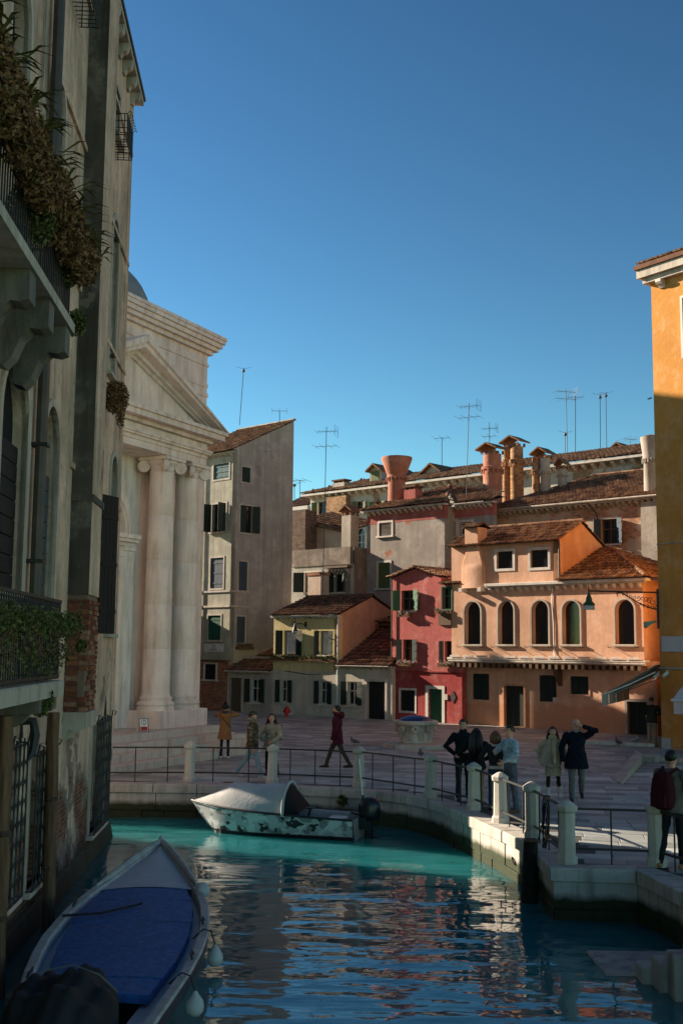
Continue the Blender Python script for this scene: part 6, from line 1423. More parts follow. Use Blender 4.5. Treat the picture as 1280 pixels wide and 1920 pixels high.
# ================================================================== well head
c = gnd(779, 1401); wh = root('well_head', 'carved white stone well head with a blue domed metal lid', 'well head', (c.x, c.y, 0), .5)
WS = stone('well_stone', (.50, .46, .41), (.16, .13, .1), .8, .16)
MB().lathe([(1.18, 0), (1.18, .13), (1.15, .15), (.5, .15)], 8, ang=math.pi / 8).build('plinth', WS, wh)
MB().lathe([(.56, .151), (.58, .2), (.55, .24), (.53, .5), (.55, .62), (.62, .7), (.68, .76)], 24).build('drum', WS, wh, smooth=True, ang=50)
MB().lathe([(.66, .761), (.76, .8), (.8, .85), (.8, .91), (.76, .94), (.6, .94)], 24).build('rim', WS, wh, smooth=True, ang=40)
for k in range(8):
    t = k * .7854 + .2; cx, cy = .68 * math.cos(t), .68 * math.sin(t); mb = MB(); dv = Vector((math.cos(t), math.sin(t), 0)); tv = Vector((-dv.y, dv.x, 0))
    for rr, d in ((.12, .0), (.07, .03)): mb.tube([Vector((cx, cy, .66)) + tv * rr * math.cos(a) + Vector((0, 0, rr * math.sin(a))) + dv * d for a in [i * .524 for i in range(13)]], .028, 5)
    mb.build('volute', WS, wh, smooth=True)
    t += .39; mb = MB()
    for j in range(3): a = t + (j - 1) * .14; mb.tube([(.56 * math.cos(a), .56 * math.sin(a), .26), (.58 * math.cos(a), .58 * math.sin(a), .5), (.64 * math.cos(a), .64 * math.sin(a), .58)], [.03, .05, .02], 5)
    mb.build('leaf_carving', WS, wh, smooth=True)
MB().lathe([(.6, .941), (.58, .98), (.42, 1.06), (.2, 1.11), (.01, 1.12)], 24).build('lid', simple('blue_lid', (.025, .045, .14), .35, .2, 3, .1, 20, .5, .3), wh, smooth=True)
# ================================================================== small things on the campo
c = gnd(538, 1344); hy = root('fire_hydrant', 'small bright red hydrant standing against the yellow house', 'hydrant', (c.x, c.y - .4, 0)); RDp = simple('red_paint', (.42, .012, .018), .4, .1)
MB().lathe([(.09, 0), (.09, .1), (.07, .12), (.07, .18), (.14, .2), (.145, .42), (.12, .47), (.05, .5), (.05, .53), (.01, .535)], 14).build('body', RDp, hy, smooth=True, ang=45)
for s_ in (-1, 1): MB().tube([(s_ * .1, 0, .3), (s_ * .19, 0, .3)], .045, 8).build('outlet', RDp, hy)
a = gnd(379, 1419); b = gnd(462, 1408); d = (b - a); d.z = 0
lw = root('low_wall', 'low pale stone ramp wall behind the woman in the tan coat', 'wall', (a.x, a.y, 0), math.atan2(d.y, d.x)); l = d.length
for k in range(3): MB().cbox(l * k / 3 + .005, l * (k + 1) / 3 - .005, 0, 1.6, 0, .58 - .02 * (k == 0), .02).build('stone_block', M['istrian'], lw)
def pigeon(px, py, yaw, mat, lab):
    c = gnd(px, py); o = root('pigeon', lab, 'pigeon', (c.x, c.y, 0), yaw, 'pigeons on the campo'); b = MB()
    b.tube([(0, -.2, .1), (0, -.1, .12), (0, -.02, .14), (0, .06, .16), (0, .1, .2), (0, .115, .25), (0, .13, .275), (0, .15, .275)], [.018, .045, .07, .072, .045, .032, .033, .012], 9); b.build('body', mat, o, smooth=True)
    MB().tube([(0, .15, .275), (0, .185, .265)], [.012, .002], 5).build('beak', M['iron'], o)
    for s_ in (-1, 1):
        MB().tube([(s_ * .03, 0, .09), (s_ * .03, .01, .0), (s_ * .03, .05, .004)], .006, 4).build('leg', RDp, o); MB().tube([(s_ * .055, .05, .16), (s_ * .065, -.06, .15), (s_ * .03, -.2, .11)], [.02, .04, .008], 6).build('wing', mat, o, smooth=True)
PG = simple('pigeon_grey', (.10, .105, .12), .7, .3, 20); PWt = simple('pigeon_white', (.5, .5, .48), .7, .1)
pigeon(1158, 1398, .4, PG, 'dark pigeon on the paving near the ochre house kerb'); pigeon(1190, 1394, -1.2, PWt, 'white pigeon on the pale kerb near the ochre house'); pigeon(664, 1397, 1.2, PG, 'dark pigeon on the paving behind the man in burgundy'); pigeon(788, 1421, 0., PG, 'dark pigeon on the paving below the well head')
# ================================================================== people
SKIN = simple('skin', (.58, .29, .20), .55, .08, 12, .05, 60, .35)
def cm(name, c, **k): return cloth(name, c, **k)
class Body:
    def __init__(s): s.mb = MB(); s.smp = []          # samples: (point, radius, tag)
    def chain(s, pts, rs, tag, n=12):
        pts = [Vector(p) for p in pts]; rs = list(rs)
        s.mb.tube(pts, rs, n)
        for p, r in ((pts[0], rs[0]), (pts[-1], rs[-1])): s.mb.ball(p, r * .99, 9)
        for p, r in zip(pts[1:-1], rs[1:-1]): s.mb.ball(p, r * .99, 9)
        for i in range(len(pts) - 1):
            for k in range(7): t = k / 6; s.smp.append((pts[i].lerp(pts[i+1], t), rs[i] + (rs[i+1] - rs[i]) * t, tag, -9, 9))
    def loft(s, rings, tag, n=22):
        """rings: (cx, cy, z, rx, ry)"""
        g = []
        for (cx, cy, z, rx, ry) in rings:
            g.append([(cx + rx * math.copysign(abs(math.cos(a)) ** .85, math.cos(a)), cy + ry * math.copysign(abs(math.sin(a)) ** .85, math.sin(a)), z) for a in [6.2832 * k / n for k in range(n)]])
        vs = [p for r_ in g for p in r_]; fs = []
        for i in range(len(g) - 1):
            for j in range(n): q = (j + 1) % n; fs.append((i*n+j, i*n+q, (i+1)*n+q, (i+1)*n+j))
        fs += [tuple(range(n-1, -1, -1)), tuple((len(g)-1)*n + j for j in range(n))]; s.mb.add(vs, fs)
        for a, b in zip(rings, rings[1:]):
            for k in range(4):
                t = k / 4; q = [u + (v - u) * t for u, v in zip(a, b)]; m_ = min(q[3], q[4])
                for o_ in (-1, -.5, 0, .5, 1): s.smp.append((Vector((q[0] + o_ * max(0, q[3] - m_), q[1] + o_ * max(0, q[4] - m_), q[2])), m_, tag, min(r_[2] for r_ in rings) - .012, max(r_[2] for r_ in rings) + .012))
    def hand(s, w_, d, side, curl=.5, palm=None, k=1.):
        d = Vector(d).normalized(); pn = Vector(palm) if palm else Vector((-side, 0, 0)); pn = (pn - d * pn.dot(d)).normalized(); a = d.cross(pn)
        w_ = Vector(w_); s.chain([w_, w_ + d * .045 * k, w_ + d * .085 * k], [.026 * k, .033 * k, .030 * k], 'skin', 8)
        for i, l in enumerate((.07, .08, .075, .058)):
            b = w_ + d * .09 * k + a * ((i - 1.5) * .02 * k); d1 = (d + pn * curl * .5).normalized(); d2 = (d + pn * curl * 1.6).normalized()
            s.chain([b, b + d1 * l * .5 * k, b + d1 * l * .5 * k + d2 * l * .5 * k], [.011 * k, .010 * k, .009 * k], 'skin', 6)
        b = w_ + d * .03 * k - a * .03 * k; s.chain([b, b + (d * .7 - a * .8 + pn * .3).normalized() * .04 * k, b + (d * 1.1 - a * .8 + pn * .6).normalized() * .075 * k], [.014 * k, .012 * k, .010 * k], 'skin', 6)
def ik(S, T, a, b, pole):
    S, T = Vector(S), Vector(T); d = T - S; l = min(d.length, (a + b) * .985); d.normalize(); T = S + d * l
    x = (a * a - b * b + l * l) / (2 * l); h = math.sqrt(max(0, a * a - x * x)); p = Vector(pole); p = (p - d * p.dot(d)).normalized()
    return S + d * x + p * h, T
def person(lab, px, py, H, yaw, legs, arms, top, low, shoe, mats, coat=None, head=(0, 0), hair=None, group=None, bulk=1., lean=0., sleeve=1., hat=None, skirt=None, boots=False, voxel=.0095, noHands=(), collar=None):
    """legs: ((thigh fwd deg, knee deg, side spread) x2) right,left; arms: ((target xyz, pole) x2) in a 1.75 m frame; faces +Y, right is +X"""
    c = gnd(px, py); k = H / 1.75; o = root('person', lab, 'person', (c.x, c.y, 0), yaw, group); B = Body(); b_ = bulk
    # legs
    hipz = .9; ank = []
    for s_, (th, kn, sp) in zip((1, -1), legs):
        hp = Vector((.092 * s_, 0, hipz)); t = R(th); td = Vector((math.sin(R(sp)) * s_, math.sin(t), -math.cos(t))).normalized(); kp = hp + td * .42; t2 = R(th - kn); sdv = Vector((math.sin(R(sp)) * s_ * .5, math.sin(t2), -math.cos(t2))).normalized(); an = kp + sdv * .41; ank.append((hp, kp, an, t2))
    low_z = min(a[2].z for a in ank) - .07
    dz = -low_z
    up_v = Vector((0, 0, dz))
    for s_, (hp, kp, an, t2) in zip((1, -1), ank):
        hp, kp, an = hp + up_v, kp + up_v, an + up_v
        lw = low.get('w', 1.)
        B.chain([hp, hp.lerp(kp, .5), kp, kp.lerp(an, .45), an], [.088 * lw, .078 * lw, .06 * lw, .056 * lw, .043 * low.get('cuff', 1.)], 'low')
        ft = Vector((.05 * s_, 1, -.12 if an.z < .12 else -.6)).normalized()
        if boots: B.chain([kp.lerp(an, .55), an], [.06, .052], 'shoe')
        B.chain([an + Vector((0, -.045, -.035)), an + ft * .08 + Vector((0, 0, -.035)), an + ft * .17 + Vector((0, 0, -.035))], [.042, .046, .034], 'shoe', 10)
    z = lambda v: v + dz
    ly = lambda v: math.sin(R(lean)) * (v - .9)
    tr_ = [(.80, .150, .105), (.9, .165, .118), (1.02, .145, .105), (1.12, .150, .108), (1.28, .178, .122), (1.38, .185, .112), (1.44, .155, .092), (1.48, .085, .07)]
    B.loft([(0, ly(v), z(v), rx * b_, ry * b_ * 1.05) for v, rx, ry in tr_[2:]], 'top'); B.loft([(0, ly(v), z(v), rx, ry) for v, rx, ry in tr_[:4]], 'low')
    if coat:
        zb, fl, tg = coat; n = 6
        B.loft([(0, ly(1.15) * (1 - i / n), z(1.15 + (zb - 1.15) * i / n), (.155 + (fl - .155) * (i / n)) * b_, (.115 + (fl * .78 - .115) * (i / n)) * b_) for i in range(n + 1)], tg)
    B.chain([(0, ly(1.42), z(1.42)), (0, ly(1.5) + .005, z(1.54))], [.066, .056], 'skin')
    # head
    hy = ly(1.62) + .012; hz = z(1.635); yw, pt = R(head[0]), R(head[1]); RM = Matrix.Rotation(yw, 3, 'Z') @ Matrix.Rotation(pt, 3, 'X'); HC_ = Vector((0, hy, hz)); hp_ = lambda v: HC_ + RM @ Vector(v)
    for v, r_ in (((0, -.012, .03), .088), ((0, .018, .012), .078), ((0, .03, -.045), .062), ((0, .042, -.078), .042), ((0, -.02, -.02), .078)):
        B.mb.ball(hp_(v), r_, 12); B.smp.append((hp_(v), r_, 'skin', -9, 9))
    B.chain([hp_((0, .085, .02)), hp_((0, .112, -.018)), hp_((0, .098, -.03))], [.010, .014, .012], 'skin', 8)
    for s_ in (1, -1): B.chain([hp_((.083 * s_, -.005, .015)), hp_((.086 * s_, -.008, -.03))], [.014, .010], 'skin', 6)
    # arms
    for s_, (T, pole) in zip((1, -1), arms):
        S = Vector((.185 * s_ * b_, ly(1.39), z(1.39))); T = Vector(T) + Vector((0, ly(T[2]), dz)); E, T = ik(S, T, .29, .265, pole); a_ = sleeve
        B.chain([S, S.lerp(E, .5), E, E.lerp(T, .5), T], [.066 * a_, .058 * a_, .05 * a_, .044 * a_, .037 * a_], 'top')
        fd = (T - E).normalized()
        if s_ not in noHands: B.hand(T + fd * .015, fd, s_, .55)
    if collar:
        for (v, rx, ry, dz_) in collar[1]: B.loft([(0, ly(v) + .005, z(v - dz_), rx, ry), (0, ly(v) + .005, z(v), rx * 1.06, ry * 1.06), (0, ly(v) + .005, z(v + dz_), rx * .95, ry * .95)], collar[0])
    # fuse into one skin
    me = B.mb.mesh('tmp', SKIN); t_ = bpy.data.objects.new('tmp', me); col.objects.link(t_); md = t_.modifiers.new('r', 'REMESH'); md.mode = 'VOXEL'; md.voxel_size = voxel; sm_ = t_.modifiers.new('s', 'SMOOTH'); sm_.factor = .5; sm_.iterations = 2
    dg = bpy.context.evaluated_depsgraph_get(); me2 = bpy.data.meshes.new_from_object(t_.evaluated_get(dg)); bpy.data.objects.remove(t_); bpy.data.meshes.remove(me)
    me2.materials.clear(); tags = sorted(set(s[2] for s in B.smp))
    for t in tags: me2.materials.append(SKIN if t == 'skin' else mats[t])
    n = len(me2.polygons); cen = np.empty(n * 3, np.float32); me2.polygons.foreach_get('center', cen); cen = cen.reshape(-1, 3); best = np.full(n, 9., np.float32); idx = np.zeros(n, np.int32)
    for p, r_, t, z0_, z1_ in B.smp:
        d = np.sqrt(((cen - np.array(p, np.float32)) ** 2).sum(1)) - r_; m_ = (d < best) & (cen[:, 2] > z0_) & (cen[:, 2] < z1_); best[m_] = d[m_]; idx[m_] = tags.index(t)
    vn = np.empty(len(me2.vertices) * 3, np.float32); me2.vertices.foreach_get('normal', vn); vn = vn.reshape(-1, 3); vc = np.empty(len(me2.vertices) * 3, np.float32); me2.vertices.foreach_get('co', vc); vc = vc.reshape(-1, 3)
    cloth_v = np.zeros(len(vc), np.float32); lt = np.empty(n, np.int32); me2.polygons.foreach_get('loop_start', lt); lv = np.empty(len(me2.loops), np.int32); me2.loops.foreach_get('vertex_index', lv); isc = np.array([t not in ('skin', 'shoe') for t in tags])[idx]; cloth_v[lv[lt[isc]]] = 1
    X, Y_, Z = vc.T; fo_ = .55 * np.sin(34 * Z + 5 * np.sin(11 * X + 2.) + 4 * np.sin(9 * Y_)) + .45 * np.sin(21 * Z - 26 * X + 9 * Y_ + px) + .4 * np.sin(60 * X + 12 * np.sin(5 * Z))
    me2.vertices.foreach_set('co', (vc + vn * (fo_ * .0058 * cloth_v)[:, None]).ravel())
    me2.polygons.foreach_set('material_index', idx); me2.polygons.foreach_set('use_smooth', np.ones(n, bool))
    co = np.empty(len(me2.vertices) * 3, np.float32); me2.vertices.foreach_get('co', co); me2.vertices.foreach_set('co', co * k); me2.update(); me2.name = 'body'
    bo_ = bpy.data.objects.new('body', me2); col.objects.link(bo_); bo_.parent = o
    # face
    f = MB()
    for s_ in (1, -1): f.ball(hp_((.032 * s_, .086, .016)), (.012, .006, .006), 7); f.tube([hp_((.015 * s_, .093, .035)), hp_((.05 * s_, .083, .036))], .005, 4)
    f.v = [tuple(q * k for q in v) for v in f.v]; f.build('eyes', mats.get('brow', M['iron']), o)
    f = MB(); f.tube([hp_((-.024, .09, -.058)), hp_((0, .096, -.06)), hp_((.024, .09, -.058))], [.003, .006, .003], 5); f.v = [tuple(q * k for q in v) for v in f.v]; f.build('mouth', simple('lips', (.30, .10, .08)) , o)
    # hair, hats and hanging clothes
    def child(nm, mat, fn):
        h = MB(); fn(h); h.v = [tuple(q * k for q in v) for v in h.v]; return h.build(nm, mat, o, smooth=True, ang=180)
    def capf(extra, front=.05, low_=-.03):
        def fn(h):
            for a in range(9):
                for b in range(18): pass
            rows = []
            for i in range(10):
                v = math.pi * i / 9 * .72; row = []
                for j in range(21):
                    a = 6.2832 * j / 20; lim = 1.0 if math.sin(a) < -.1 else (.82 if math.sin(a) < .35 else .5)
                    vv = v * lim; r_ = .097 + extra + .004 * math.sin(5 * a + 3 * v)
                    row.append(hp_((r_ * .93 * math.sin(vv) * math.cos(a), -.012 + r_ * 1.03 * math.sin(vv) * math.sin(a), .03 + r_ * math.cos(vv))))
                rows.append(row)
            h.sheet(rows)
        return fn
    if hair:
        kind, hm = hair
        child('hair', hm, capf(.008))
        if kind == 'long':
            def fn(h):
                for i in range(46):
                    a = R(-200 + 220 * i / 45) if False else math.pi + math.pi * (i + .5) / 46 * 1.0
                    r_ = .092 + rnd.uniform(-.012, .012); l = rnd.uniform(.3, .42); x, y = math.cos(a), math.sin(a)
                    h.tube([hp_((x * r_ * .8, y * r_ - .01, .07)), hp_((x * (r_ + .015), y * (r_ + .015) - .01, -.03)), hp_((x * (r_ + .045), y * (r_ + .03) - .02, -.15)), hp_((x * (r_ + .05) + rnd.uniform(-.02, .02), y * (r_ + .035) - .03, -l))], [.022, .024, .024, .006], 5)
            child('long_hair', hm, fn)
        if kind == 'bob':
            def fn(h):
                for i in range(40):
                    a = math.pi * .93 + math.pi * 1.14 * (i + .5) / 40; r_ = .095 + rnd.uniform(-.008, .01); x, y = math.cos(a), math.sin(a)
                    h.tube([hp_((x * r_ * .8, y * r_ - .01, .07)), hp_((x * (r_ + .014), y * (r_ + .014) - .01, -.03)), hp_((x * (r_ + .012), y * (r_ + .008) - .01, -.13 + rnd.uniform(-.02, .02)))], [.022, .024, .01], 5)
            child('bob_hair', hm, fn)
        if kind == 'beard': child('beard', hm, lambda h: h.lathe([(.01, -.03), (.05, -.015), (.062, .02), (.06, .05)], 10, hp_((0, .045, -.085))))
    if hat:
        child('beanie', hat, capf(.016)); child('beanie_rim', hat, lambda h: h.tube([hp_((.104 * math.cos(a), -.012 + .108 * math.sin(a), .03 + .02 * math.sin(a))) for a in [6.2832 * i / 20 for i in range(21)]], .016, 6))
    return o, child, k, dz, hp_
J = lambda n, c, **k: cm(n, c, **k)
HR_B = simple('hair_black', (.010, .009, .009), .5, .3, 30, .4, 80, .4); HR_BR = simple('hair_brown', (.13, .062, .03), .5, .5, 30, .4, 80, .4); HR_D = simple('hair_dark_brown', (.03, .018, .012), .5, .4, 30, .4, 80, .4); HR_G = simple('hair_grey', (.12, .11, .10), .6, .3, 30, .3, 80)
BLK = J('black_cloth', (.012, .012, .014)); SHB = simple('shoe_black', (.012, .012, .012), .4, .2); WHT = simple('shoe_white', (.5, .48, .46), .5, .1)
ST = ((2, 3, 2), (-2, 2, 2)); DOWN = (((.27, .02, .84), (1, -.4, 0)), ((-.27, .02, .84), (-1, -.4, 0)))
def face_cam(px, py): c = gnd(px, py); return math.atan2(-c.y, -c.x) - math.pi / 2
# 1 woman in tan coat, seen from behind, holding a phone up
o, ch_, k, dz, hp_ = person('woman seen from behind in tan coat and black pompom hat, arms raised', 421, 1422, 1.66, R(-6), ST, (((.13, .24, 1.52), (1, 0, -.5)), ((-.13, .24, 1.50), (-1, 0, -.5))), {}, {'w': .8}, None,
    {'top': J('tan_coat', (.26, .13, .055)), 'coat': J('tan_coat_skirt', (.26, .13, .055)), 'low': J('navy_leggings', (.012, .016, .035)), 'shoe': WHT}, coat=(.62, .215, 'coat'), hair=None, hat=J('black_knit', (.02, .02, .022), bs=60), sleeve=1.15, bulk=1.08)
ch_('pompom', BLK, lambda h: h.ball(hp_((0, -.02, .165)), .055, 10)); ch_('collar_scarf', J('grey_scarf', (.05, .05, .055)), lambda h: h.lathe([(.10, -.05), (.12, 0), (.11, .05)], 14, (0, 0, 1.5)))
ch_('bag_strap', BLK, lambda h: h.tube([(-.15, -.13, 1.42), (0, -.165, 1.25), (.17, -.13, 1.05), (.2, -.03, .98)], .012, 5))
p = o.location; ph_ = root('phone', 'phone held up by the woman in the tan coat', 'phone', (p.x, p.y, 0), o.rotation_euler.z); MB().cbox(-.02, .02, .33, .34, 1.44, 1.54, .003).build('case', M['white'], ph_)
# 2 man in camouflage jacket
CAM = camo('camouflage_jacket', [(.10, .06, .035), (.03, .022, .016), (.24, .17, .11), (.055, .05, .03)], 11., .9, .1)
o, ch_, k, dz, hp_ = person('man in camouflage jacket and pale jeans walking behind the motorboat', 472, 1458, 1.78, R(-100), ((24, 6, 2), (-26, 12, 2)), (((.25, .08, .86), (1, -.5, 0)), ((-.25, .05, .86), (-1, -.5, 0))), {}, {'w': 1.05, 'cuff': 1.25}, None,
    {'top': CAM, 'coat': CAM, 'low': J('pale_jeans', (.22, .32, .36)), 'shoe': WHT}, coat=(.82, .19, 'coat'), hat=J('camo_cap', (.05, .04, .03)), sleeve=1.25, bulk=1.12, head=(-25, 12), group='pair walking behind the motorboat')
ch_('fur_hood', J('fur_trim', (.22, .18, .14), bs=40), lambda h: h.lathe([(.10, -.05), (.14, -.01), (.135, .04), (.11, .06)], 14, (0, -.03, 1.5)))
# 3 woman in beige puffer
PUF = J('beige_puffer', (.34, .30, .235), bs=50)
o, ch_, k, dz, hp_ = person('woman in beige padded jacket with dark wavy hair behind the motorboat', 508, 1455, 1.65, R(150), ((8, 10, 2), (-8, 6, 3)), (((.16, .2, 1.02), (1, -.3, 0)), ((-.16, .2, 1.0), (-1, -.3, 0))), {}, {'w': .95}, None,
    {'top': PUF, 'coat': PUF, 'low': BLK, 'shoe': SHB}, coat=(.76, .2, 'coat'), hair=('long', HR_D), sleeve=1.45, bulk=1.2, head=(25, 12), group='pair walking behind the motorboat')
for zz in (.85, .98, 1.1, 1.22, 1.33): ch_('quilt_seam', PUF, lambda h: h.tube([(.205 * 1.02 * math.cos(a), .15 * 1.02 * math.sin(a), zz) for a in [6.2832 * i / 22 for i in range(23)]], .014, 5))
bp = root('daypack', 'black daypack worn by the woman in the beige jacket', 'backpack', tuple(o.location), o.rotation_euler.z); MB().cbox(-.13, .13, -.32, -.17, .95, 1.38, .06, jit=.01).build('pouch', BLK, bp)
# 4 man in burgundy
BUR = J('burgundy_jacket', (.075, .012, .02))
o, ch_, k, dz, hp_ = person('bearded man in burgundy hooded jacket striding left across the campo', 631, 1440, 1.84, R(82), ((26, 8, 1), (-24, 8, 1)), (((.24, .06, .88), (1, -.5, 0)), ((-.24, .1, .88), (-1, -.5, 0))), {}, {'w': 1.0, 'cuff': 1.2}, None,
    {'top': BUR, 'coat': BUR, 'low': J('olive_trousers', (.055, .046, .032)), 'shoe': simple('shoe_brown', (.03, .018, .012), .5)}, coat=(.72, .21, 'coat'), hair=('beard', HR_B), sleeve=1.22, bulk=1.1, head=(0, 4))
ch_('hood', BUR, lambda h: (h.ball((0, -.13, 1.44), (.12, .08, .10), 12), h.lathe([(.11, -.05), (.125, 0), (.11, .05)], 14, (0, -.02, 1.47))))
# 5 man in black with hand on hip
GRP = 'four friends talking by the railing'
o, ch_, k, dz, hp_ = person('dark haired man in black jacket with hand on hip, facing us by the railing', 868, 1500, 1.82, face_cam(868, 1500) + .12, ST, (((.2, .06, 1.0), (1, -.5, .2)), ((-.12, .26, 1.1), (-1, 0, -.4))), {}, {'w': 1.05, 'cuff': 1.3}, None,
    {'top': J('black_jacket', (.010, .012, .016)), 'coat': J('black_jacket_hem', (.010, .012, .016)), 'low': J('dark_jeans', (.02, .028, .035)), 'shoe': simple('shoe_oxblood', (.05, .012, .012), .4)}, coat=(.84, .19, 'coat'), hair=('short', HR_D), sleeve=1.2, bulk=1.1, head=(-22, -4), group=GRP, collar=('coat', [(1.5, .085, .08, .04)]))
# 6 woman with long black hair, back to us
o, ch_, k, dz, hp_ = person('woman with long black hair seen from behind beside the man in black', 893, 1511, 1.68, face_cam(893, 1511) + math.pi - .1, ST, (((.2, .16, 1.05), (1, -.3, 0)), ((-.2, .16, 1.05), (-1, -.3, 0))), {}, {'w': 1.05, 'cuff': 1.3}, None,
    {'top': BLK, 'coat': BLK, 'low': J('tan_trousers', (.30, .20, .12)), 'shoe': SHB}, coat=(.84, .2, 'coat'), hair=('long', HR_B), sleeve=1.25, bulk=1.12, group=GRP)
def fn(h):
    for i in range(60):
        x = rnd.uniform(-.13, .13); l = rnd.uniform(.42, .56); y = -.10 - .05 * (1 - (x / .14) ** 2) + rnd.uniform(-.02, .02)
        h.tube([hp_((x * .6, -.07, .07)), hp_((x * .8, y, -.05)), hp_((x * 1.1, y - .05, -.25)), hp_((x * 1.25 + rnd.uniform(-.03, .03), y - .06, -l))], [.025, .028, .03, .006], 5)
ch_('hair_mass', HR_B, fn)
# 7 woman with red scarf, back to us
GJ = J('charcoal_jacket', (.022, .022, .027)); FUR = J('cream_fur', (.50, .42, .36), bs=40)
o, ch_, k, dz, hp_ = person('woman with a red scarf and cream fur collar seen from behind at the railing', 929, 1518, 1.66, face_cam(929, 1518) + math.pi - .15, ST, (((.2, .2, 1.16), (1, -.3, -.3)), ((-.30, .04, .90), (-1, -.4, 0))), {}, {'w': .95}, None,
    {'top': GJ, 'fur': FUR, 'low': J('blue_jeans', (.022, .04, .075)), 'shoe': SHB, 'red': J('red_scarf', (.5, .02, .03))}, hair=('bob', HR_BR), sleeve=1.1, bulk=1.06, group=GRP, collar=('fur', [(1.43, .15, .115, .03), (.95, .175, .13, .022)]))
ch_('scarf', J('red_scarf_wrap', (.5, .02, .03)), lambda h: h.lathe([(.07, -.03), (.085, 0), (.075, .04)], 14, (0, -.005, 1.5)))
# 8 man in denim jacket
DN = J('denim_jacket', (.30, .40, .48), var=.35, scale=14); GD = J('grey_sleeve', (.13, .14, .16))
o, ch_, k, dz, hp_ = person('short haired man in pale denim jacket with an arm round the woman', 957, 1523, 1.82, face_cam(957, 1523) - math.radians(62), ((3, 4, 3), (-3, 3, 3)), (((.10, .30, 1.22), (1, -.2, -.4)), ((-.26, .26, 1.06), (-1, -.3, -.2))), {}, {'w': 1.1, 'cuff': 1.3}, None,
    {'top': DN, 'low': J('grey_jeans', (.09, .10, .125), var=.4, scale=10), 'shoe': simple('shoe_tan', (.12, .06, .03), .5)}, hair=('short', HR_D), sleeve=1.15, bulk=1.1, head=(12, -5), group=GRP, coat=None)
# 9 woman in poncho
o, ch_, k, dz, hp_ = person('smiling woman in a wide beige poncho and white boots walking toward us', 1037, 1498, 1.66, face_cam(1037, 1498) - .1, ((14, 8, 3), (-12, 14, 3)), (((.3, .06, .94), (1, -.4, 0)), ((-.33, .06, .86), (-1, -.4, 0))), {}, {'w': .85}, None,
    {'top': J('cream_jumper', (.40, .31, .21)), 'dress': J('beige_dress', (.36, .29, .21)), 'low': J('brown_tights', (.03, .018, .012)), 'shoe': simple('boot_white', (.48, .43, .40), .5)}, coat=(.58, .2, 'dress'), hair=('long', HR_D), sleeve=1.0, bulk=1.05, boots=True, group='couple walking hand in hand')
def fn(h):
    g = []
    for i in range(12):
        t = i / 11; z_ = 1.47 - .60 * t; row = []
        for j in range(41):
            a = 6.2832 * j / 40; fold = 1 + .07 * math.sin(a * 9 + t * 2) * t; rx = (.085 + .31 * t ** .75) * fold; ry = (.08 + .16 * t ** .7) * fold; dr = -.10 * abs(math.sin(a)) * t
            row.append((rx * math.cos(a), ry * math.sin(a), z_ + dr + .09 * t * abs(math.cos(a))))
        g.append(row)
    h.sheet(g)
ch_('poncho', J('poncho_wool', (.33, .265, .20), var=.3, scale=3), fn); ch_('scarf', J('beige_scarf', (.42, .32, .21)), lambda h: (h.lathe([(.085, -.06), (.11, 0), (.09, .06)], 14, (0, .01, 1.48)), h.tube([(-.04, .13, 1.45), (-.05, .2, 1.2), (-.06, .255, .95), (-.06, .26, .85)], [.05, .055, .05, .03], 8)))
# 10 man in navy coat, hand at his ear
NV = J('navy_coat', (.008, .010, .018))
o, ch_, k, dz, hp_ = person('bald man in long navy coat raising a hand to his face', 1081, 1502, 1.86, face_cam(1081, 1502) + .05, ((6, 4, 2), (-14, 26, 2)), (((.30, .04, .86), (1, -.4, 0)), ((-.16, .15, 1.60), (-1, .0, -.35))), {}, {'w': 1.12, 'cuff': 1.35}, None,
    {'top': NV, 'coat': NV, 'low': J('grey_trousers', (.13, .125, .12)), 'shoe': SHB, 'hood': J('grey_hood', (.20, .20, .21))}, coat=(.70, .235, 'coat'), sleeve=1.25, bulk=1.14, head=(8, -3), group='couple walking hand in hand', collar=('hood', [(1.49, .105, .095, .035)]))
ch_('hair_fringe', HR_G, lambda h: h.tube([hp_((.09 * math.cos(a), -.012 + .095 * math.sin(a), .01)) for a in [math.pi + math.pi * i / 12 for i in range(13)]], .014, 5))
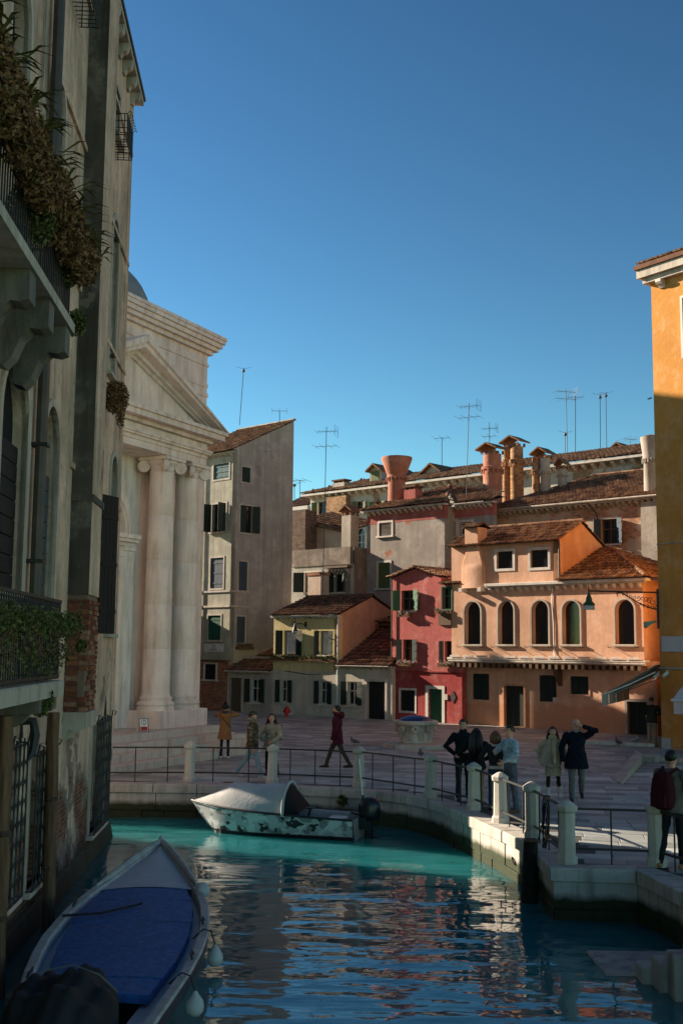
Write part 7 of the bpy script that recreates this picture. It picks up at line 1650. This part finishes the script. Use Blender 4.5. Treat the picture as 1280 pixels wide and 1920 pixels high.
# 11 man at the corner of the ochre house
o, ch_, k, dz, hp_ = person('man in dark jacket and khaki trousers standing beside the ochre house corner', 1222, 1398, 1.75, R(-35), ST, (((.12, .26, 1.12), (1, -.3, -.2)), ((-.12, .26, 1.1), (-1, -.3, -.2))), {}, {'w': 1.1, 'cuff': 1.3}, None,
    {'top': J('dark_olive_jacket', (.045, .04, .035)), 'coat': J('dark_olive_hem', (.045, .04, .035)), 'low': J('khaki_trousers', (.28, .24, .19)), 'shoe': simple('shoe_tan_b', (.2, .09, .04), .5)}, coat=(.84, .19, 'coat'), hair=('short', HR_BR), sleeve=1.25, bulk=1.12, head=(0, -12))
# 12 man with red backpack at the right edge
TW = J('grey_fleece', (.12, .105, .09), bs=40)
o, ch_, k, dz, hp_ = person('man with a dark red backpack at the right picture edge, seen from behind', 1262, 1628, 1.84, R(-50), ((6, 6, 3), (-8, 5, 3)), (((.18, .22, .95), (1, -.4, 0)), ((-.18, .22, .95), (-1, -.4, 0))), {}, {'w': 1.0}, None,
    {'top': TW, 'coat': TW, 'low': J('black_jeans', (.014, .017, .022)), 'shoe': simple('boot_tan', (.34, .15, .05), .6)}, coat=(.84, .2, 'coat'), hair=('short', HR_B), sleeve=1.35, bulk=1.18)
bp = root('backpack', 'dark red backpack on the man at the right picture edge', 'backpack', tuple(o.location), o.rotation_euler.z); RB = J('red_backpack_cloth', (.05, .009, .013))
rows_ = []
for z_, hx, d in ((.93, .10, .06), (.98, .17, .15), (1.1, .19, .2), (1.25, .185, .19), (1.4, .165, .15), (1.5, .12, .09), (1.54, .04, .03)):
    rows_.append([(hx * math.copysign(abs(math.cos(a)) ** .6, math.cos(a)), -.13 * 1.1 - .1 + d * math.copysign(abs(math.sin(a)) ** .7, math.sin(a)) * .7, z_) for a in [6.2832 * i / 24 for i in range(25)]])
MB().sheet(rows_).build('pouch', RB, bp, smooth=True); MB().cbox(-.13, .13, -.40, -.34, .98, 1.22, .03).build('front_pocket', RB, bp)
for s_ in (1, -1): MB().tube([(s_ * .1, -.18, 1.5), (s_ * .13, -.05, 1.57), (s_ * .14, .12, 1.46), (s_ * .16, .12, 1.2), (s_ * .17, -.1, 1.0)], .025, 6).build('strap', RB, bp, smooth=True)
